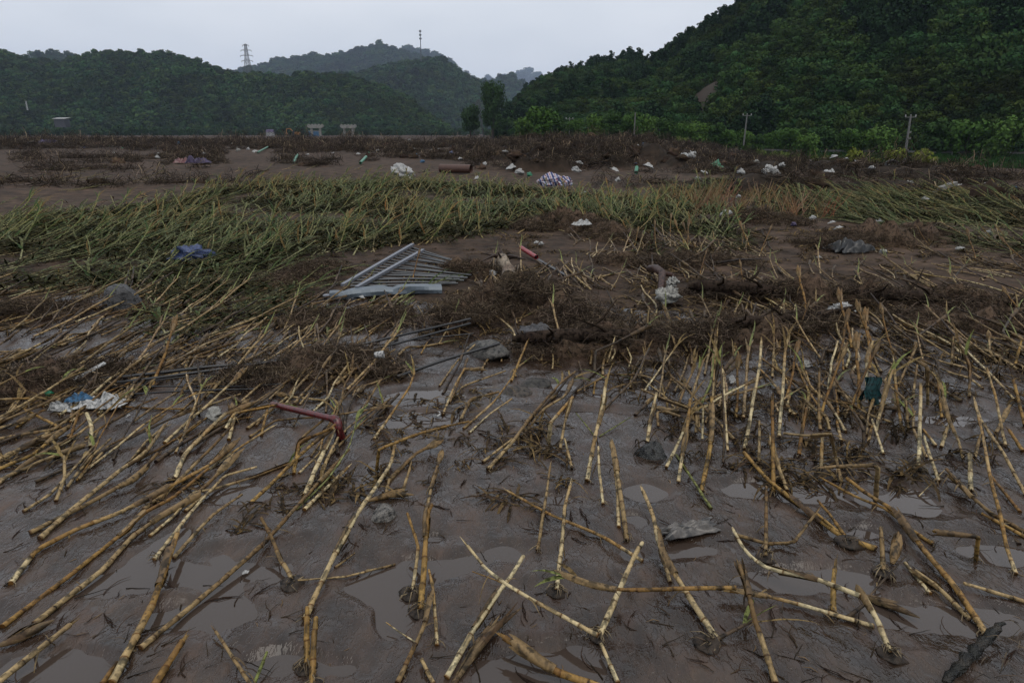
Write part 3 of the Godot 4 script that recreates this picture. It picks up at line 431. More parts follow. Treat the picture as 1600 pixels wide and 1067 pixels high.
func part(b: MB, called: String, m: Material, parent: Node, kind := "") -> MeshInstance3D:
	var o := MeshInstance3D.new()
	o.mesh = b.mesh()
	o.material_override = m
	o.name = called if parent != self else numbered(called)
	parent.add_child(o, true)
	if kind: o.set_meta("kind", kind)
	return o

func copies(called: String, mesh: Mesh, m: Material, xf: Array, cols: PackedColorArray, parent: Node) -> MultiMeshInstance3D:
	var mm := MultiMesh.new()
	mm.transform_format = MultiMesh.TRANSFORM_3D
	mm.use_colors = cols.size() > 0
	mm.mesh = mesh
	mm.instance_count = xf.size()
	for i in xf.size():
		mm.set_instance_transform(i, xf[i])
		if cols.size() > 0: mm.set_instance_color(i, cols[i])
	var o := MultiMeshInstance3D.new()
	o.multimesh = mm
	o.material_override = m
	o.name = called if parent != self else numbered(called)
	parent.add_child(o, true)
	o.set_meta("kind", "stuff")
	return o

func noise(key: String, freq: float, oct := 3, type := FastNoiseLite.TYPE_SIMPLEX_SMOOTH) -> FastNoiseLite:
	var f := FastNoiseLite.new()
	f.seed = hash(key) % 10000
	f.frequency = freq
	f.noise_type = type
	f.fractal_octaves = oct
	f.fractal_type = FastNoiseLite.FRACTAL_FBM
	nz[key] = f
	return f

func noise_bytes(key: String, size: int, freq: float, oct: int, type := FastNoiseLite.TYPE_SIMPLEX_SMOOTH) -> PackedByteArray:
	var f := noise(key, freq, oct, type)
	var im := f.get_seamless_image(size, size, false, false, 0.15, true)
	im.convert(Image.FORMAT_L8)
	return im.get_data()

func tex(im: Image) -> ImageTexture:
	im.generate_mipmaps()
	return ImageTexture.create_from_image(im)

func plain(key: String, col: Color, rough: float, metal := 0.0) -> StandardMaterial3D:
	var m := StandardMaterial3D.new()
	m.albedo_color = col.linear_to_srgb()
	m.roughness = rough
	m.metallic = metal
	m.cull_mode = BaseMaterial3D.CULL_DISABLED
	M[key] = m
	return m

func in_poly(p: Array, count: int, x: float, z: float) -> bool:
	var inside := false
	var j := count - 1
	for i in count:
		var xi: float = p[i * 2]
		var zi: float = p[i * 2 + 1]
		var xj: float = p[j * 2]
		var zj: float = p[j * 2 + 1]
		if (zi > z) != (zj > z) and x < (xj - xi) * (z - zi) / (zj - zi) + xi: inside = not inside
		j = i
	return inside

# ------------------------------------------------------------------ materials
func make_materials():
	# grain shared by everything that lay in the flood: streaks and specks of dried mud
	var size := 512
	var a := noise_bytes("grain_fine", size, 0.09, 3)
	var b := noise_bytes("grain_blot", size, 0.018, 4)
	var px := PackedByteArray()
	px.resize(size * size * 3)
	for i in size * size:
		var fine: float = a[i] / 255.0
		var blot: float = clampf((b[i] / 255.0 - 0.5) * 3.0 + 0.5, 0.0, 1.0)
		var s := 0.72 + 0.28 * fine
		var mud: float = 1.0 - 0.55 * clampf((blot - 0.58) * 3.0, 0.0, 1.0)
		px[i * 3] = int(255 * clampf(s * mud, 0, 1)); px[i * 3 + 1] = int(255 * clampf(s * (mud * 0.97 + 0.02), 0, 1)); px[i * 3 + 2] = int(255 * clampf(s * (mud * 0.92 + 0.04), 0, 1))
	var grain := tex(Image.create_from_data(size, size, false, Image.FORMAT_RGB8, px))
	var bump_im := Image.create_from_data(size, size, false, Image.FORMAT_L8, a)
	var bump := tex(bump_im)
	M.grain = grain; M.bump = bump
	var st := StandardMaterial3D.new()
	st.vertex_color_use_as_albedo = true
	st.albedo_texture = grain
	st.uv1_triplanar = true
	st.uv1_scale = Vector3(2.2, 2.2, 2.2)
	st.roughness = 0.5
	st.cull_mode = BaseMaterial3D.CULL_DISABLED
	st.metallic_specular = 0.3
	M.stalk = st
	var lf := st.duplicate()
	lf.roughness = 0.62
	lf.metallic_specular = 0.16
	lf.uv1_scale = Vector3(3, 3, 3)
	lf.backlight_enabled = true
	lf.backlight = srgb(0.05, 0.055, 0.025)
	M.leaf = lf
	var fo := StandardMaterial3D.new()
	fo.vertex_color_use_as_albedo = true
	fo.roughness = 0.7
	fo.metallic_specular = 0.12
	fo.cull_mode = BaseMaterial3D.CULL_DISABLED
	fo.backlight_enabled = true
	fo.backlight = srgb(0.02, 0.035, 0.01)
	M.foliage = fo
	var vt := StandardMaterial3D.new()
	vt.vertex_color_use_as_albedo = true
	vt.roughness = 0.75
	vt.metallic_specular = 0.1
	vt.cull_mode = BaseMaterial3D.CULL_DISABLED
	M.twig = vt
	var tb := vt.duplicate()
	tb.albedo_texture = grain
	tb.uv1_triplanar = true
	tb.uv1_scale = Vector3(2, 2, 2)
	tb.heightmap_enabled = true
	tb.heightmap_texture = bump
	tb.heightmap_scale = 1.2
	tb.roughness = 0.6
	M.mound = tb
	var rk := tb.duplicate()
	rk.roughness = 0.4
	rk.metallic_specular = 0.35
	M.rock = rk
	# painted, plastic and metal things, muddied by the grain
	for e in [["steel", 0.14, 0.15, 0.175, 0.45, 0.3], ["bar_steel", 0.085, 0.09, 0.095, 0.5, 0.3], ["sheet_steel", 0.085, 0.105, 0.125, 0.4, 0.3], ["red_paint", 0.12, 0.012, 0.014, 0.3, 0.0], ["red_plastic", 0.36, 0.02, 0.03, 0.35, 0.0], ["white_plastic", 0.48, 0.49, 0.51, 0.5, 0.0], ["grey_cloth", 0.36, 0.36, 0.35, 0.8, 0.0], ["blue_plastic", 0.04, 0.07, 0.2, 0.45, 0.0], ["teal_cloth", 0.006, 0.07, 0.08, 0.7, 0.0], ["green_plastic", 0.01, 0.24, 0.12, 0.4, 0.0], ["purple_cloth", 0.07, 0.05, 0.13, 0.7, 0.0], ["rust_pipe", 0.11, 0.05, 0.035, 0.6, 0.0], ["black_rubber", 0.008, 0.008, 0.009, 0.35, 0.0], ["black_sheet", 0.012, 0.012, 0.012, 0.4, 0.0], ["concrete", 0.34, 0.34, 0.33, 0.8, 0.0], ["wood_grey", 0.26, 0.25, 0.24, 0.8, 0.0], ["orange_paint", 0.42, 0.17, 0.02, 0.5, 0.0], ["blue_paint", 0.03, 0.13, 0.28, 0.5, 0.0], ["car_paint", 0.3, 0.31, 0.33, 0.25, 0.3], ["glass_dark", 0.01, 0.012, 0.015, 0.1, 0.0], ["red_lamp", 0.4, 0.02, 0.02, 0.3, 0.0], ["asphalt", 0.05, 0.05, 0.05, 0.7, 0.0], ["pole_grey", 0.2, 0.2, 0.205, 0.7, 0.0], ["lattice", 0.12, 0.13, 0.14, 0.6, 0.2], ["slate", 0.05, 0.05, 0.06, 0.5, 0.0], ["pink_plastic", 0.5, 0.36, 0.42, 0.5, 0.0]]:
		var m := plain(e[0], lc(e[1], e[2], e[3]), e[4], e[5])
		if not e[0] in ["steel", "bar_steel", "sheet_steel", "glass_dark", "black_rubber"]: m.albedo_texture = grain
		m.uv1_triplanar = true
		m.uv1_scale = Vector3(4, 4, 4)
	# film lies half in the mud: thin grey plastic coated with silt
	var fm := plain("film", lc(0.12, 0.11, 0.105), 0.3)
	fm.albedo_texture = grain
	fm.uv1_triplanar = true
	# wet mud
	size = 1024
	var n1 := noise_bytes("mud_patch", size, 0.006, 5)
	var n2 := noise_bytes("mud_fine", size, 0.028, 4)
	var n3 := noise_bytes("mud_grit", size, 0.25, 2)
	var al := PackedByteArray(); al.resize(size * size * 3)
	var ro := PackedByteArray(); ro.resize(size * size)
	var he := PackedByteArray(); he.resize(size * size)
	for i in size * size:
		var p: float = n1[i] / 255.0
		var q: float = n2[i] / 255.0
		var g: float = n3[i] / 255.0
		var s: float = 0.64 + 0.18 * (p - 0.5) * 2.0 + 0.14 * (q - 0.5) + 0.1 * (g - 0.5)
		var t: float = (p - 0.5) * 0.03 + (q - 0.5) * 0.03
		al[i * 3] = int(255 * clampf(s + t, 0, 1)); al[i * 3 + 1] = int(255 * clampf(s, 0, 1)); al[i * 3 + 2] = int(255 * clampf(s - t, 0, 1))
		ro[i] = int(255 * clampf(0.23 + (q - 0.5) * 0.3 + (p - 0.5) * 0.8, 0.07, 0.6))
		he[i] = int(255 * clampf(0.5 + (p - 0.5) * 0.9 + (q - 0.5) * 0.5 + (g - 0.5) * 0.03 - 0.25 * clampf(0.06 - absf(q - 0.5), 0.0, 0.06) / 0.06, 0, 1))
	var mud := StandardMaterial3D.new()
	mud.vertex_color_use_as_albedo = true
	mud.albedo_texture = tex(Image.create_from_data(size, size, false, Image.FORMAT_RGB8, al))
	mud.roughness_texture = tex(Image.create_from_data(size, size, false, Image.FORMAT_L8, ro))
	mud.roughness_texture_channel = BaseMaterial3D.TEXTURE_CHANNEL_RED
	mud.roughness = 1.0
	mud.heightmap_enabled = true
	mud.heightmap_texture = tex(Image.create_from_data(size, size, false, Image.FORMAT_L8, he))
	mud.heightmap_scale = 0.8
	mud.uv1_triplanar = true
	mud.uv1_world_triplanar = true
	mud.uv1_scale = Vector3(0.8, 0.6, 0.42)
	mud.cull_mode = BaseMaterial3D.CULL_DISABLED
	M.mud = mud
	mud.metallic_specular = 0.45
	mud.albedo_color = srgb(0.78, 0.74, 0.72)
	var si: StandardMaterial3D = mud.duplicate()
	si.roughness_texture = null
	si.roughness = 0.85
	si.albedo_color = Color.WHITE
	si.metallic_specular = 0.2
	si.uv1_scale = Vector3(0.31, 0.31, 0.31)
	M.silt = si
	plain("water", lc(0.042, 0.031, 0.025), 0.02)

# ------------------------------------------------------------------ ground
func debris_at(x: float, z: float) -> float:
	if z > -17.0: return 0.0
	var best := 0.0
	for d in DEBRIS:
		if in_poly(d, 4, x, z): best = maxf(best, d[9] * (0.55 + 0.45 * sm(0.0, 1.0, d[8])))
	return best

func G(x: float, z: float) -> float:
	var d := sqrt(x * x + z * z)
	var y := 0.0
	if d < 40.0:
		var k := 1.0 - sm(20.0, 40.0, d)
		y += k * (nz.g1.get_noise_2d(x, z) * 0.02 + nz.g2.get_noise_2d(x, z * 1.3) * 0.014)
		if d < 9.0:
			y += nz.g3.get_noise_2d(x * 1.4, z) * 0.004 + absf(nz.g4.get_noise_2d(x, z * 0.7)) * -0.006
			for p in PUDDLES:
				var dx: float = (x - p[0]) / p[2]
				var dz: float = (z - p[1]) / (p[3] * 1.25)
				var e: float = (dx * dx + dz * dz) * (1.0 + 1.1 * nz.g2.get_noise_2d(x * 0.8 + 9.0, z * 0.8) + 0.5 * nz.g1.get_noise_2d(x * 2.0, z * 2.0))
				if e < 1.0: y -= 0.03 * (1.0 - e)
	y += nz.broad.get_noise_2d(x, z) * 0.22 * sm(9.0, 26.0, d)
	y += nz.broad.get_noise_2d(x * 0.3, z * 0.3) * 0.5 * sm(60.0, 160.0, d)
	if d > 30.0: y -= 3.0 * sm(30.0, 64.0, d) * sm(0.12, 0.42, x / maxf(-z, 1.0))
	return y

func mound(x: float, z: float) -> float:
	var k := debris_at(x, z)
	if k <= 0.0: return 0.0
	return k * maxf(0.0, nz.heap.get_noise_2d(x, z) * 0.7 + nz.heap.get_noise_2d(x * 0.3 + 70.0, z * 0.3) * 0.9 + 0.1) * 1.0

func build_ground():
	noise("g1", 0.55, 2); noise("g2", 2.2, 2); noise("g3", 7.0, 2); noise("g4", 3.2, 3); noise("broad", 0.06, 3); noise("heap", 0.3, 3); noise("tone", 0.09, 4); noise("tone2", 0.9, 3)
	var b := MB.new()
	var us := PackedFloat32Array()
	var q := -3.2
	while q < 3.2:
		us.push_back(q)
		q += 0.0062 if absf(q) < 0.98 else 0.06
	us.push_back(3.2)
	var zs := PackedFloat32Array()
	var d := 1.15
	while d < 6500.0:
		zs.push_back(d)
		d *= 1.0065 if d < 9.0 else (1.012 if d < 40.0 else (1.03 if d < 200.0 else 1.2))
	var p := PackedVector3Array()
	var cols := PackedColorArray()
	for zz in zs:
		for uu in us:
			var x: float = uu * (zz + 0.35)
			var z := -zz
			var y := G(x, z)
			var mo := mound(x, z) if zz > 17.0 and zz < 230.0 else 0.0
			p.push_back(Vector3(x, y + mo, z))
			# one soil everywhere, with uneven patches of its own
			var t: float = nz.tone.get_noise_2d(x, z)
			var t2: float = nz.tone2.get_noise_2d(x, z)
			var c := Color(0.13, 0.09, 0.066) * (1.0 + 0.3 * t + 0.15 * t2)
			if mo > 0.03: c = c.lerp(Color(0.06, 0.045, 0.034), minf(1.0, mo * 6.0))
			cols.push_back(Color(c.r, c.g, c.b))
	b.grid(p, us.size(), cols)
	# the same ground behind the camera
	var back := PackedVector3Array()
	for r in [1.15, -30.0, -400.0]:
		for e in 9:
			back.push_back(Vector3((e - 4) * (1.25 if r > 0 else absf(r) * 1.2), -0.01, -r))
	b.grid(back, 9, PackedColorArray([Color(0.13, 0.09, 0.066)]))
	# the drier silt of the plain starts where the crop begins, along an uneven line
	var wet := PackedInt32Array()
	var dry := PackedInt32Array()
	for i in range(0, b.idx.size(), 3):
		var q2 := b.v[b.idx[i]]
		if q2.z > -6.7 + 1.2 * nz.g1.get_noise_2d(q2.x, q2.z) and q2.z < 2.0: wet.append_array(b.idx.slice(i, i + 3))
		else: dry.append_array(b.idx.slice(i, i + 3))
	b.idx = wet
	var go := part(b, "ground", M.mud, self)
	tag(go, "wet brown flood mud across the valley floor", "", "", "structure")
	b.idx = dry
	var gd := part(b, "ground", M.silt, self)
	tag(gd, "drier brown silt of the plain behind the crop", "", "", "structure")
	# standing water: shows wherever the mud dips below it
	var w := MB.new()
	w.quad(Vector3(-6, -0.0235, -1.0), Vector3(6, -0.0235, -1.0), Vector3(8, -0.0235, -8.6), Vector3(-8, -0.0235, -8.6), Color.WHITE)
	tag(part(w, "puddle_water", M.water, self), "shallow muddy water standing in dips between stalks", "", "", "structure")

# ------------------------------------------------------------------ hills and woods
func crown_mesh(leaves: int, leaf: float, lobes: int, squat: float, seed_: int, conifer := false) -> ArrayMesh:
	# a crown about 1 m in radius, its base at 0: leaf clumps in uneven lobes
	rng.seed = seed_
	var b := MB.new()
	var lb := []
	for i in lobes:
		var a := TAU * i / lobes + rf(-0.5, 0.5)
		var rr := rf(0.25, 0.6)
		var y := rf(0.45, 1.5) * squat
		if conifer:
			y = 0.3 + 1.9 * float(i) / lobes
			rr = rf(0.1, 0.55) * (1.0 - float(i) / lobes * 0.7)
		lb.push_back([Vector3(cos(a) * rr, y, sin(a) * rr), rf(0.38, 0.62) * (1.0 - 0.4 * float(i) / lobes if conifer else 1.0)])
	for i in leaves:
		var l = lb[rng.randi() % lobes]
		var dir := Vector3(rng.randfn(), rng.randfn(), rng.randfn()).normalized()
		var rad: float = l[1] * pow(rf(0.25, 1.0), 0.4)
		var pos: Vector3 = l[0] + dir * rad * Vector3(1, 0.5 if conifer else 0.8, 1)
		if pos.y < 0.02: pos.y = rf(0.02, 0.2)
		var n := (dir + Vector3(rng.randfn(), rng.randfn() + 0.5, rng.randfn()) * 0.55).normalized()
		var x := n.cross(Vector3(rng.randfn(), rng.randfn(), rng.randfn())).normalized()
		var y2 := n.cross(x)
		var s := leaf * rf(0.6, 1.4)
		var v := rf(0.75, 1.25)
		var col := Color(v * rf(0.9, 1.15), v, v * rf(0.8, 1.1))
		b.quad(pos - x * s * 0.5, pos + y2 * s * 0.4, pos + x * s * 0.6, pos - y2 * s * 0.35, col)
	return b.mesh()

func lerp_line(a: Array, stride: int, t: float) -> PackedFloat32Array:
	var m := a.size() / stride
	var f := clampf(t, 0.0, 1.0) * (m - 1)
	var i := mini(int(f), m - 2)
	var k := f - i
	k = k * k * (3 - 2 * k) * 0.35 + k * 0.65
	var o := PackedFloat32Array()
	for s in stride: o.push_back(lerpf(a[i * stride + s], a[(i + 1) * stride + s], k))
	return o

func hill_point(h: Array, t: float, v: float, bulge: float, rough: float) -> Vector3:
	var r := lerp_line(h[0], 3, t)
	var f := lerp_line(h[1], 2, t)
	var fy := G(f[0], f[1]) - 1.0
	if v <= 1.0:
		var x := lerpf(f[0], r[0], v)
		var z := lerpf(f[1], r[2], v)
		var prof := pow(v, bulge)
		var gully: float = nz.gully.get_noise_2d(x / rough, z / rough)
		var w := sin(v * PI)
		return Vector3(x, fy + (r[1] - fy) * prof + gully * rough * 9.0 * w + gully * rough * 1.0 * v, z)
	var k := v - 1.0
	return Vector3(r[0] * (1 + k * 0.5), lerpf(r[1] + nz.gully.get_noise_2d(r[0] / rough, r[2] / rough) * rough * 1.2, fy, k * k * 0.6 + k * 0.4), r[2] * (1.0 + k * 0.5))

func build_hill(key: String, label: String, bulge: float, rough: float, count: int, tree: float, tint: Color, mesh_keys: Array, scar := []):
	var h: Array = HILLS[key]
	var b := MB.new()
	var nu := 90
	var nv := 34
	var p := PackedVector3Array()
	var cols := PackedColorArray()
	for j in nv:
		for i in nu:
			var t := float(i) / (nu - 1)
			var v := float(j) / (nv - 7)
			var q := hill_point(h, t, v, bulge, rough)
			p.push_back(q)
			var g = 1.0 + 0.5 * nz.gully.get_noise_2d(q.x * 0.3, q.z * 0.3)
			var c := Color(0.03 * g, 0.042 * g, 0.02 * g)
			if scar.size() > 0:
				var e := pow((t - scar[0] - (v - scar[1]) * scar[4]) / scar[2], 2.0) + pow((v - scar[1]) / scar[3], 2.0)
				if e < 1.6: c = c.lerp(Color(0.05 * g, 0.039 * g, 0.033 * g), sm(1.6, 0.8, e))
			cols.push_back(c)
	b.grid(p, nu, cols)
	tag(part(b, "hill", M.twig, self), "", "", "", "structure")
	var xf := {}
	var cs := {}
	for k in mesh_keys:
		xf[k] = []; cs[k] = PackedColorArray()
	rng.seed = hash(key)
	# the wood covers the slope evenly by area
	var span := 0.0
	var seg := PackedFloat32Array([0.0])
	for i in 40:
		span += (hill_point(h, (i + 1) / 40.0, 0.6, bulge, rough) - hill_point(h, i / 40.0, 0.6, bulge, rough)).length()
		seg.push_back(span)
	for i in count:
		var want := rf(0, span)
		var s := 0
		while s < 39 and seg[s + 1] < want: s += 1
		var t := (s + (want - seg[s]) / maxf(0.001, seg[s + 1] - seg[s])) / 40.0
		var v := rf(-0.03, 1.06)
		if scar.size() > 0:
			var e := pow((t - scar[0] - (v - scar[1]) * scar[4]) / scar[2], 2.0) + pow((v - scar[1]) / scar[3], 2.0)
			if e < 1.35 + rf(-0.25, 0.25): continue
		var q := hill_point(h, t, maxf(v, 0.0), bulge, rough)
		var patch: float = nz.wood.get_noise_2d(q.x / rough, q.z / rough)
		var k: String = mesh_keys[rng.randi() % mesh_keys.size()]
		if mesh_keys.has("conifer"):
			if v > 0.86 or patch > 0.3: k = "conifer" if rng.randf() < 0.75 else k
			elif k == "conifer": k = mesh_keys[0]
		var sz: float = tree * (rf(0.45, 1.05) if rng.randf() < 0.78 else rf(1.05, 1.9)) * (1.0 + 0.4 * patch)
		var bs := Basis(Vector3.UP, rf(0, TAU)).scaled(Vector3(sz, sz * rf(0.8, 1.25), sz))
		xf[k].push_back(Transform3D(bs, q - Vector3(0, sz * 0.15, 0)))
		var tone: float = 1.0 + 0.55 * patch + rf(-0.4, 0.4) + (0.35 if rng.randf() < 0.12 else 0.0)
		var warm: float = rf(-0.15, 0.25) + maxf(0.0, -patch) * 0.35
		var col := Color(tint.r * tone * (1.0 + warm * 1.3), tint.g * tone, tint.b * tone * (1.0 - warm * 0.8))
		if k == "conifer": col = Color(tint.r * 0.55, tint.g * 0.6, tint.b * 0.75) * rf(0.8, 1.2)
		cs[k].push_back(Color(col.r, col.g, col.b))
	var first := true
	var root: Node = self
	for k in mesh_keys:
		if xf[k].size() == 0: continue
		var o := copies("woodland" if first else "trees", M[k], M.foliage, xf[k], cs[k], root)
		if first: tag(o, label, "woodland", "", "stuff")
		if first: root = o
		first = false

func build_hills():
	noise("gully", 0.012, 4); noise("wood", 0.03, 3)
	M.broad_a = crown_mesh(520, 0.2, 7, 0.9, 11)
	M.broad_b = crown_mesh(520, 0.19, 9, 0.7, 12)
	M.broad_c = crown_mesh(460, 0.21, 5, 1.15, 13)
	M.conifer = crown_mesh(420, 0.22, 9, 1.0, 14, true)
	M.far_a = crown_mesh(150, 0.36, 6, 0.9, 15)
	M.far_b = crown_mesh(150, 0.38, 5, 1.1, 16)
	var green := Color(0.024, 0.05, 0.016)
	build_hill("right", "dark green woodland covering the steep hillside behind the road", 0.85, 1.0, 25000, 1.65, green, ["broad_a", "broad_b", "broad_c", "conifer"], [0.345, 0.27, 0.035, 0.22, 0.14])
	build_hill("spur", "green woodland on the lower spur with pines along its crest", 0.8, 1.0, 20000, 1.65, green, ["broad_a", "broad_b", "broad_c", "conifer"])
	build_hill("left", "hazy green woodland on the long low hill beneath the lattice pylon", 0.75, 2.0, 32000, 2.8, green, ["far_a", "far_b"])
	build_hill("left_back", "small wooded rise showing behind the long low hill", 0.9, 3.0, 1600, 5.0, green, ["far_a", "far_b"])
	build_hill("middle", "woodland on the rounded hill carrying the slim telecom mast", 0.8, 3.4, 10000, 5.2, green, ["far_a", "far_b"])
	build_hill("peak", "blue grey woodland on the distant pointed mountain", 0.95, 6.0, 10000, 8.0, green, ["far_a", "far_b"])
	build_hill("peak_back", "pale woodland on the ridge behind the pointed mountain", 0.95, 7.0, 4500, 11.0, green, ["far_a", "far_b"])
	build_hill("gap", "blue grey woodland on the small dome hill in the valley gap", 0.9, 4.5, 3000, 8.0, green, ["far_a", "far_b"])
	build_hill("faint", "faint pale mountain wood at the end of the valley", 1.0, 10.0, 3000, 19.0, green, ["far_a", "far_b"])

# ------------------------------------------------------------------ maize
const TINTS := [[[0.7, 0.6, 0.38], [0.34, 0.2, 0.065]], [[0.44, 0.325, 0.17], [0.18, 0.11, 0.047]], [[0.43, 0.275, 0.09], [0.22, 0.12, 0.038]], [[0.26, 0.27, 0.1], [0.17, 0.2, 0.055]], [[0.11, 0.078, 0.05], [0.065, 0.046, 0.031]]]
func tint(pal: int, t: float) -> Color:
	var a: Array = TINTS[pal][0]
	var b: Array = TINTS[pal][1]
	return Color(lerpf(a[0], b[0], t), lerpf(a[1], b[1], t), lerpf(a[2], b[2], t))

func resample(pts: PackedVector3Array, step: float) -> PackedVector3Array:
	# keeps sharp breaks, rounds gentle bends
	var o := PackedVector3Array()
	var m := pts.size()
	for i in m - 1:
		var a := pts[i]
		var b := pts[i + 1]
		var p0 := pts[maxi(i - 1, 0)]
		var p3 := pts[mini(i + 2, m - 1)]
		if i > 0 and (a - p0).normalized().dot((b - a).normalized()) < 0.8: p0 = a
		if i < m - 2 and (p3 - b).normalized().dot((b - a).normalized()) < 0.8: p3 = b
		var n := maxi(1, int((b - a).length() / step))
		for k in n:
			o.push_back(a.cubic_interpolate(b, p0, p3, float(k) / n).lerp(a.lerp(b, float(k) / n), 0.65) if m > 2 else a.lerp(b, float(k) / n))
	o.push_back(pts[m - 1])
	return o

func along(p: PackedVector3Array, s: float) -> Array:
	var left := s
	for i in p.size() - 1:
		var l := (p[i + 1] - p[i]).length()
		if left <= l or i == p.size() - 2: return [p[i].lerp(p[i + 1], clampf(left / maxf(l, 1e-5), 0, 1)), (p[i + 1] - p[i]).normalized()]
		left -= l
	return [p[0], Vector3.UP]

func length_of(p: PackedVector3Array) -> float:
	var l := 0.0
	for i in p.size() - 1: l += (p[i + 1] - p[i]).length()
	return l

func add_stem(b: MB, pts: PackedVector3Array, r: float, pal: int, sides := 8, taper := 0.3):
	var L := length_of(pts)
	var pp := PackedVector3Array(); var rr := PackedFloat32Array(); var cc := PackedColorArray()
	var s := 0.0
	var t_run := rf(0.0, 0.45)
	var wob := Vector3.ZERO
	while s < L:
		var inter := minf(lerpf(0.075, 0.17, minf(1.0, s / 0.4)) * rf(0.75, 1.35) * clampf(r / 0.011, 0.7, 1.1), L - s)
		if L - s - inter < 0.02: inter = L - s
		var f := s / L
		var rad := r * (1.0 - taper * f) * rf(0.95, 1.05)
		t_run = clampf(t_run + rf(-0.28, 0.34) + (0.5 if rng.randf() < 0.12 else 0.0), 0.0, 1.0)
		var t := t_run
		var col := tint(pal, t) * rf(0.75, 1.12)
		var dark := tint(pal, 1.0) * Color(0.42, 0.34, 0.3)
		var e1 := minf(0.007, inter * 0.2)
		var marks := [[0.0, 1.06, dark], [e1 * 0.5, 1.13, dark.lerp(col, 0.3)], [e1, 1.02, col], [inter * 0.3, 0.95, col], [inter * 0.65, 0.94, tint(pal, clampf(t + rf(-0.15, 0.25), 0, 1))], [inter - e1 * 0.3, 1.03, col.lerp(dark, 0.3)]]
		wob = Vector3(rf(-1, 1), rf(-0.4, 0.6), rf(-1, 1)) * r * 0.12
		for k in marks:
			var a := along(pts, s + k[0])
			pp.push_back(a[0] + wob * (0.0 if k[0] == 0.0 else 1.0)); rr.push_back(rad * k[1]); cc.push_back(Color(k[2].r, k[2].g, k[2].b))
		s += inter
	var e := along(pts, L)
	pp.push_back(e[0]); rr.push_back(r * (1.0 - taper)); cc.push_back(tint(pal, 0.1))
	b.tube(pp, rr, sides, cc, true, rf(0.85, 1.0))

func add_split(b: MB, pts: PackedVector3Array, r: float, pal: int):
	# a torn tip: shards of rind
	var L := length_of(pts)
	var e := along(pts, L)
	var d: Vector3 = e[1]
	var side := d.cross(Vector3.UP).normalized()
	for i in 3:
		var a := TAU * (i + rf(0, 0.6)) / 3.0
		var off := (side * cos(a) + side.cross(d) * sin(a)) * r * 0.62
		var len := rf(0.02, 0.06)
		b.ribbon(PackedVector3Array([e[0] + off - d * 0.03, e[0] + off * 1.05, e[0] + off * 1.1 + d * len]), PackedFloat32Array([r * 0.7, r * 0.6, r * 0.08]), off.normalized(), tint(pal, rf(0.3, 1)), -0.4)

func add_roots(b: MB, at: Vector3, d: Vector3, r: float, count: int, reach: float):
	var side := d.cross(Vector3(0.2, 1, 0.1)).normalized()
	var up := side.cross(d)
	for i in count:
		var a := TAU * (i + rf(0, 0.8)) / count
		var out := side * cos(a) + up * sin(a)
		var len := reach * rf(0.45, 1.2)
		var p0 := at + d * rf(-0.005, 0.035) + out * r * 0.7
		var p1 := p0 + (out * 0.8 - d * rf(0.3, 0.9)) * len * 0.45
		var p2 := p1 + (out * rf(-0.1, 0.6) - d * rf(0.3, 1.0) + Vector3(rf(-0.4, 0.4), rf(-0.5, 0.0), rf(-0.4, 0.4))) * len * 0.5
		var w := rf(0.0012, 0.0028)
		var col := Color(0.34, 0.27, 0.17).lerp(Color(0.08, 0.055, 0.04), rf(0, 1))
		b.tube(PackedVector3Array([p0, p1, p2]), PackedFloat32Array([w * 1.3, w, w * 0.4]), 4, PackedColorArray([col, col, col * 0.7]), false)

func add_clod(b: MB, at: Vector3, r: float):
	var p := PackedVector3Array()
	for j in 7:
		for i in 11:
			var a := TAU * i / 10.0
			var e := PI * j / 6.0
			var d := Vector3(sin(e) * cos(a), cos(e), sin(e) * sin(a))
			p.push_back(at + d * Vector3(1, 0.42, 1) * r * (1.0 + 0.5 * nz.g3.get_noise_3d(at.x * 3 + d.x * 0.12, at.y + d.y * 0.12, at.z * 3 + d.z * 0.12)))
	b.grid(p, 11, PackedColorArray([Color(0.05, 0.038, 0.03)]), true)

func add_sheath(b: MB, pts: PackedVector3Array, s: float, len: float, r: float, col: Color):
	# a leaf base wrapped round the stem, open along one side and ragged at its end
	var rows := 6
	var seg := 8
	var p := PackedVector3Array()
	var cc := PackedColorArray()
	var open := rf(0, TAU)
	for j in rows:
		var f := float(j) / (rows - 1)
		var a := along(pts, s + len * f)
		var d: Vector3 = a[1]
		var side := d.cross(Vector3(0.1, 1, 0.2)).normalized()
		var up := side.cross(d)
		for i in seg:
			var ang := open + lerpf(0.0, 5.2 - f * 2.2, float(i) / (seg - 1))
			var rad := r * (1.15 + f * 0.55 + rf(-0.12, 0.12))
			p.push_back(a[0] + (side * cos(ang) + up * sin(ang)) * rad + (d * rf(0, 0.05) if j == rows - 1 else Vector3.ZERO))
			cc.push_back(col * (1.0 + 0.2 * sin(i * 2.1)))
	for i in cc.size(): cc[i].a = 1.0
	b.grid(p, seg, cc)

